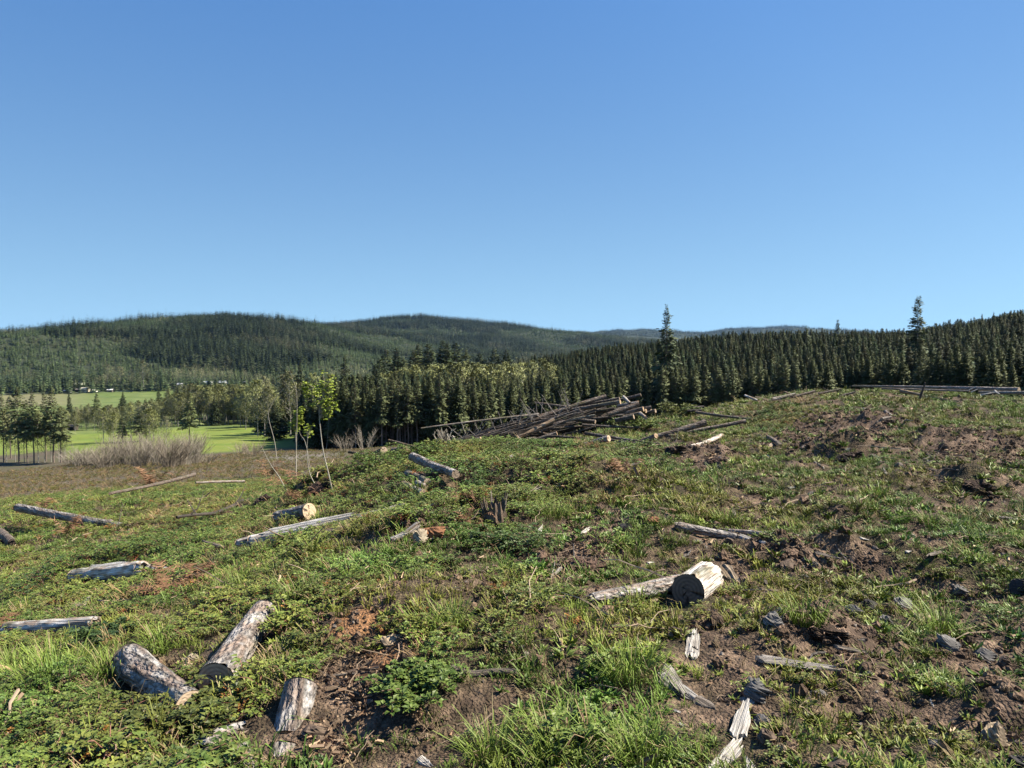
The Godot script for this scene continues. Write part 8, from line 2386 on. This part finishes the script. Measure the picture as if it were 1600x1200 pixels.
	sapling("leaning sapling with the largest crown of bright new leaves", [Vector3(-2.613, -0.494, -11.135), Vector3(-2.680, -0.163, -11.119), Vector3(-2.739, 0.120, -11.105), Vector3(-2.778, 0.494, -11.096), Vector3(-2.784, 0.726, -11.094), Vector3(-2.720, 0.985, -11.110), Vector3(-2.665, 1.169, -11.123)], 0.0102, [[Vector3(-2.665, 1.169, -11.123), 0.143], [Vector3(-2.743, 1.054, -11.207), 0.143], [Vector3(-2.851, 1.029, -10.974), 0.159], [Vector3(-2.815, 0.887, -11.189), 0.190], [Vector3(-2.651, 0.891, -11.127), 0.143], [Vector3(-2.902, 0.925, -11.167), 0.159], [Vector3(-2.576, 0.823, -11.041), 0.111], [Vector3(-2.731, 0.781, -11.107), 0.159], [Vector3(-2.712, 0.660, -11.215), 0.111], [Vector3(-2.935, 1.080, -11.055), 0.095]], 51, 0.0436)
	sapling("sapling with a curved stem and a few leaves near its fork", [Vector3(-3.016, -0.516, -11.764), Vector3(-3.106, -0.313, -11.741), Vector3(-3.139, -0.065, -11.732), Vector3(-3.137, 0.162, -11.732), Vector3(-3.107, 0.358, -11.740)], 0.0083, [[Vector3(-3.097, 0.377, -11.743), 0.101], [Vector3(-3.152, 0.288, -11.832), 0.084]], 34, 0.0419)
	sapling("straight pale sapling with a leafy tuft halfway up", [Vector3(-17.382, -8.910, -61.599), Vector3(-17.358, -7.096, -61.605), Vector3(-17.386, -5.542, -61.598), Vector3(-17.417, -4.251, -61.589), Vector3(-17.312, -3.481, -61.619)], 0.0347, [[Vector3(-17.175, -3.999, -61.657), 0.526], [Vector3(-17.352, -4.521, -61.711), 0.614], [Vector3(-17.074, -3.589, -61.685), 0.438], [Vector3(-17.473, -4.920, -61.573), 0.438]], 38, 0.2192)
	sapling("tall bare whip of a sapling rising highest at the left", [Vector3(-14.357, -7.343, -50.713), Vector3(-14.289, -5.125, -50.732), Vector3(-14.222, -3.000, -50.751), Vector3(-14.239, -1.304, -50.746), Vector3(-14.502, -0.455, -50.671), Vector3(-14.724, 0.347, -50.607)], 0.0232, [], 0, 0.1444)
	sapling("bare sapling bent over to the right at its tip", [Vector3(-35.871, -15.387, -116.558), Vector3(-36.103, -12.929, -116.486), Vector3(-36.851, -9.488, -116.252), Vector3(-36.742, -8.032, -116.286), Vector3(-35.741, -6.110, -116.598), Vector3(-34.653, -4.766, -116.926)], 0.0532, [], 0, 0.3314)
	sapling("bare forked sapling leaning left at the foot of the clump", [Vector3(-3.588, -0.725, -12.228), Vector3(-3.715, -0.440, -12.190), Vector3(-3.824, -0.260, -12.156), Vector3(-3.932, -0.020, -12.122), Vector3(-3.985, 0.115, -12.105)], 0.0086, [], 0, 0.0349)
	sapling("thin bare sapling stem behind the leaning leafy one", [Vector3(-34.973, -17.862, -144.285), Vector3(-34.715, -15.204, -144.347), Vector3(-34.449, -11.824, -144.411)], 0.0557, [[Vector3(-34.444, -11.341, -144.412), 1.230]], 11, 0.4100)
	sapling("thin stem forking off the curved sapling", [Vector3(-13.022, -7.187, -49.832), Vector3(-13.382, -4.784, -49.736), Vector3(-13.683, -4.148, -49.654), Vector3(-13.794, -3.811, -49.624)], 0.0228, [], 0, 0.1419)
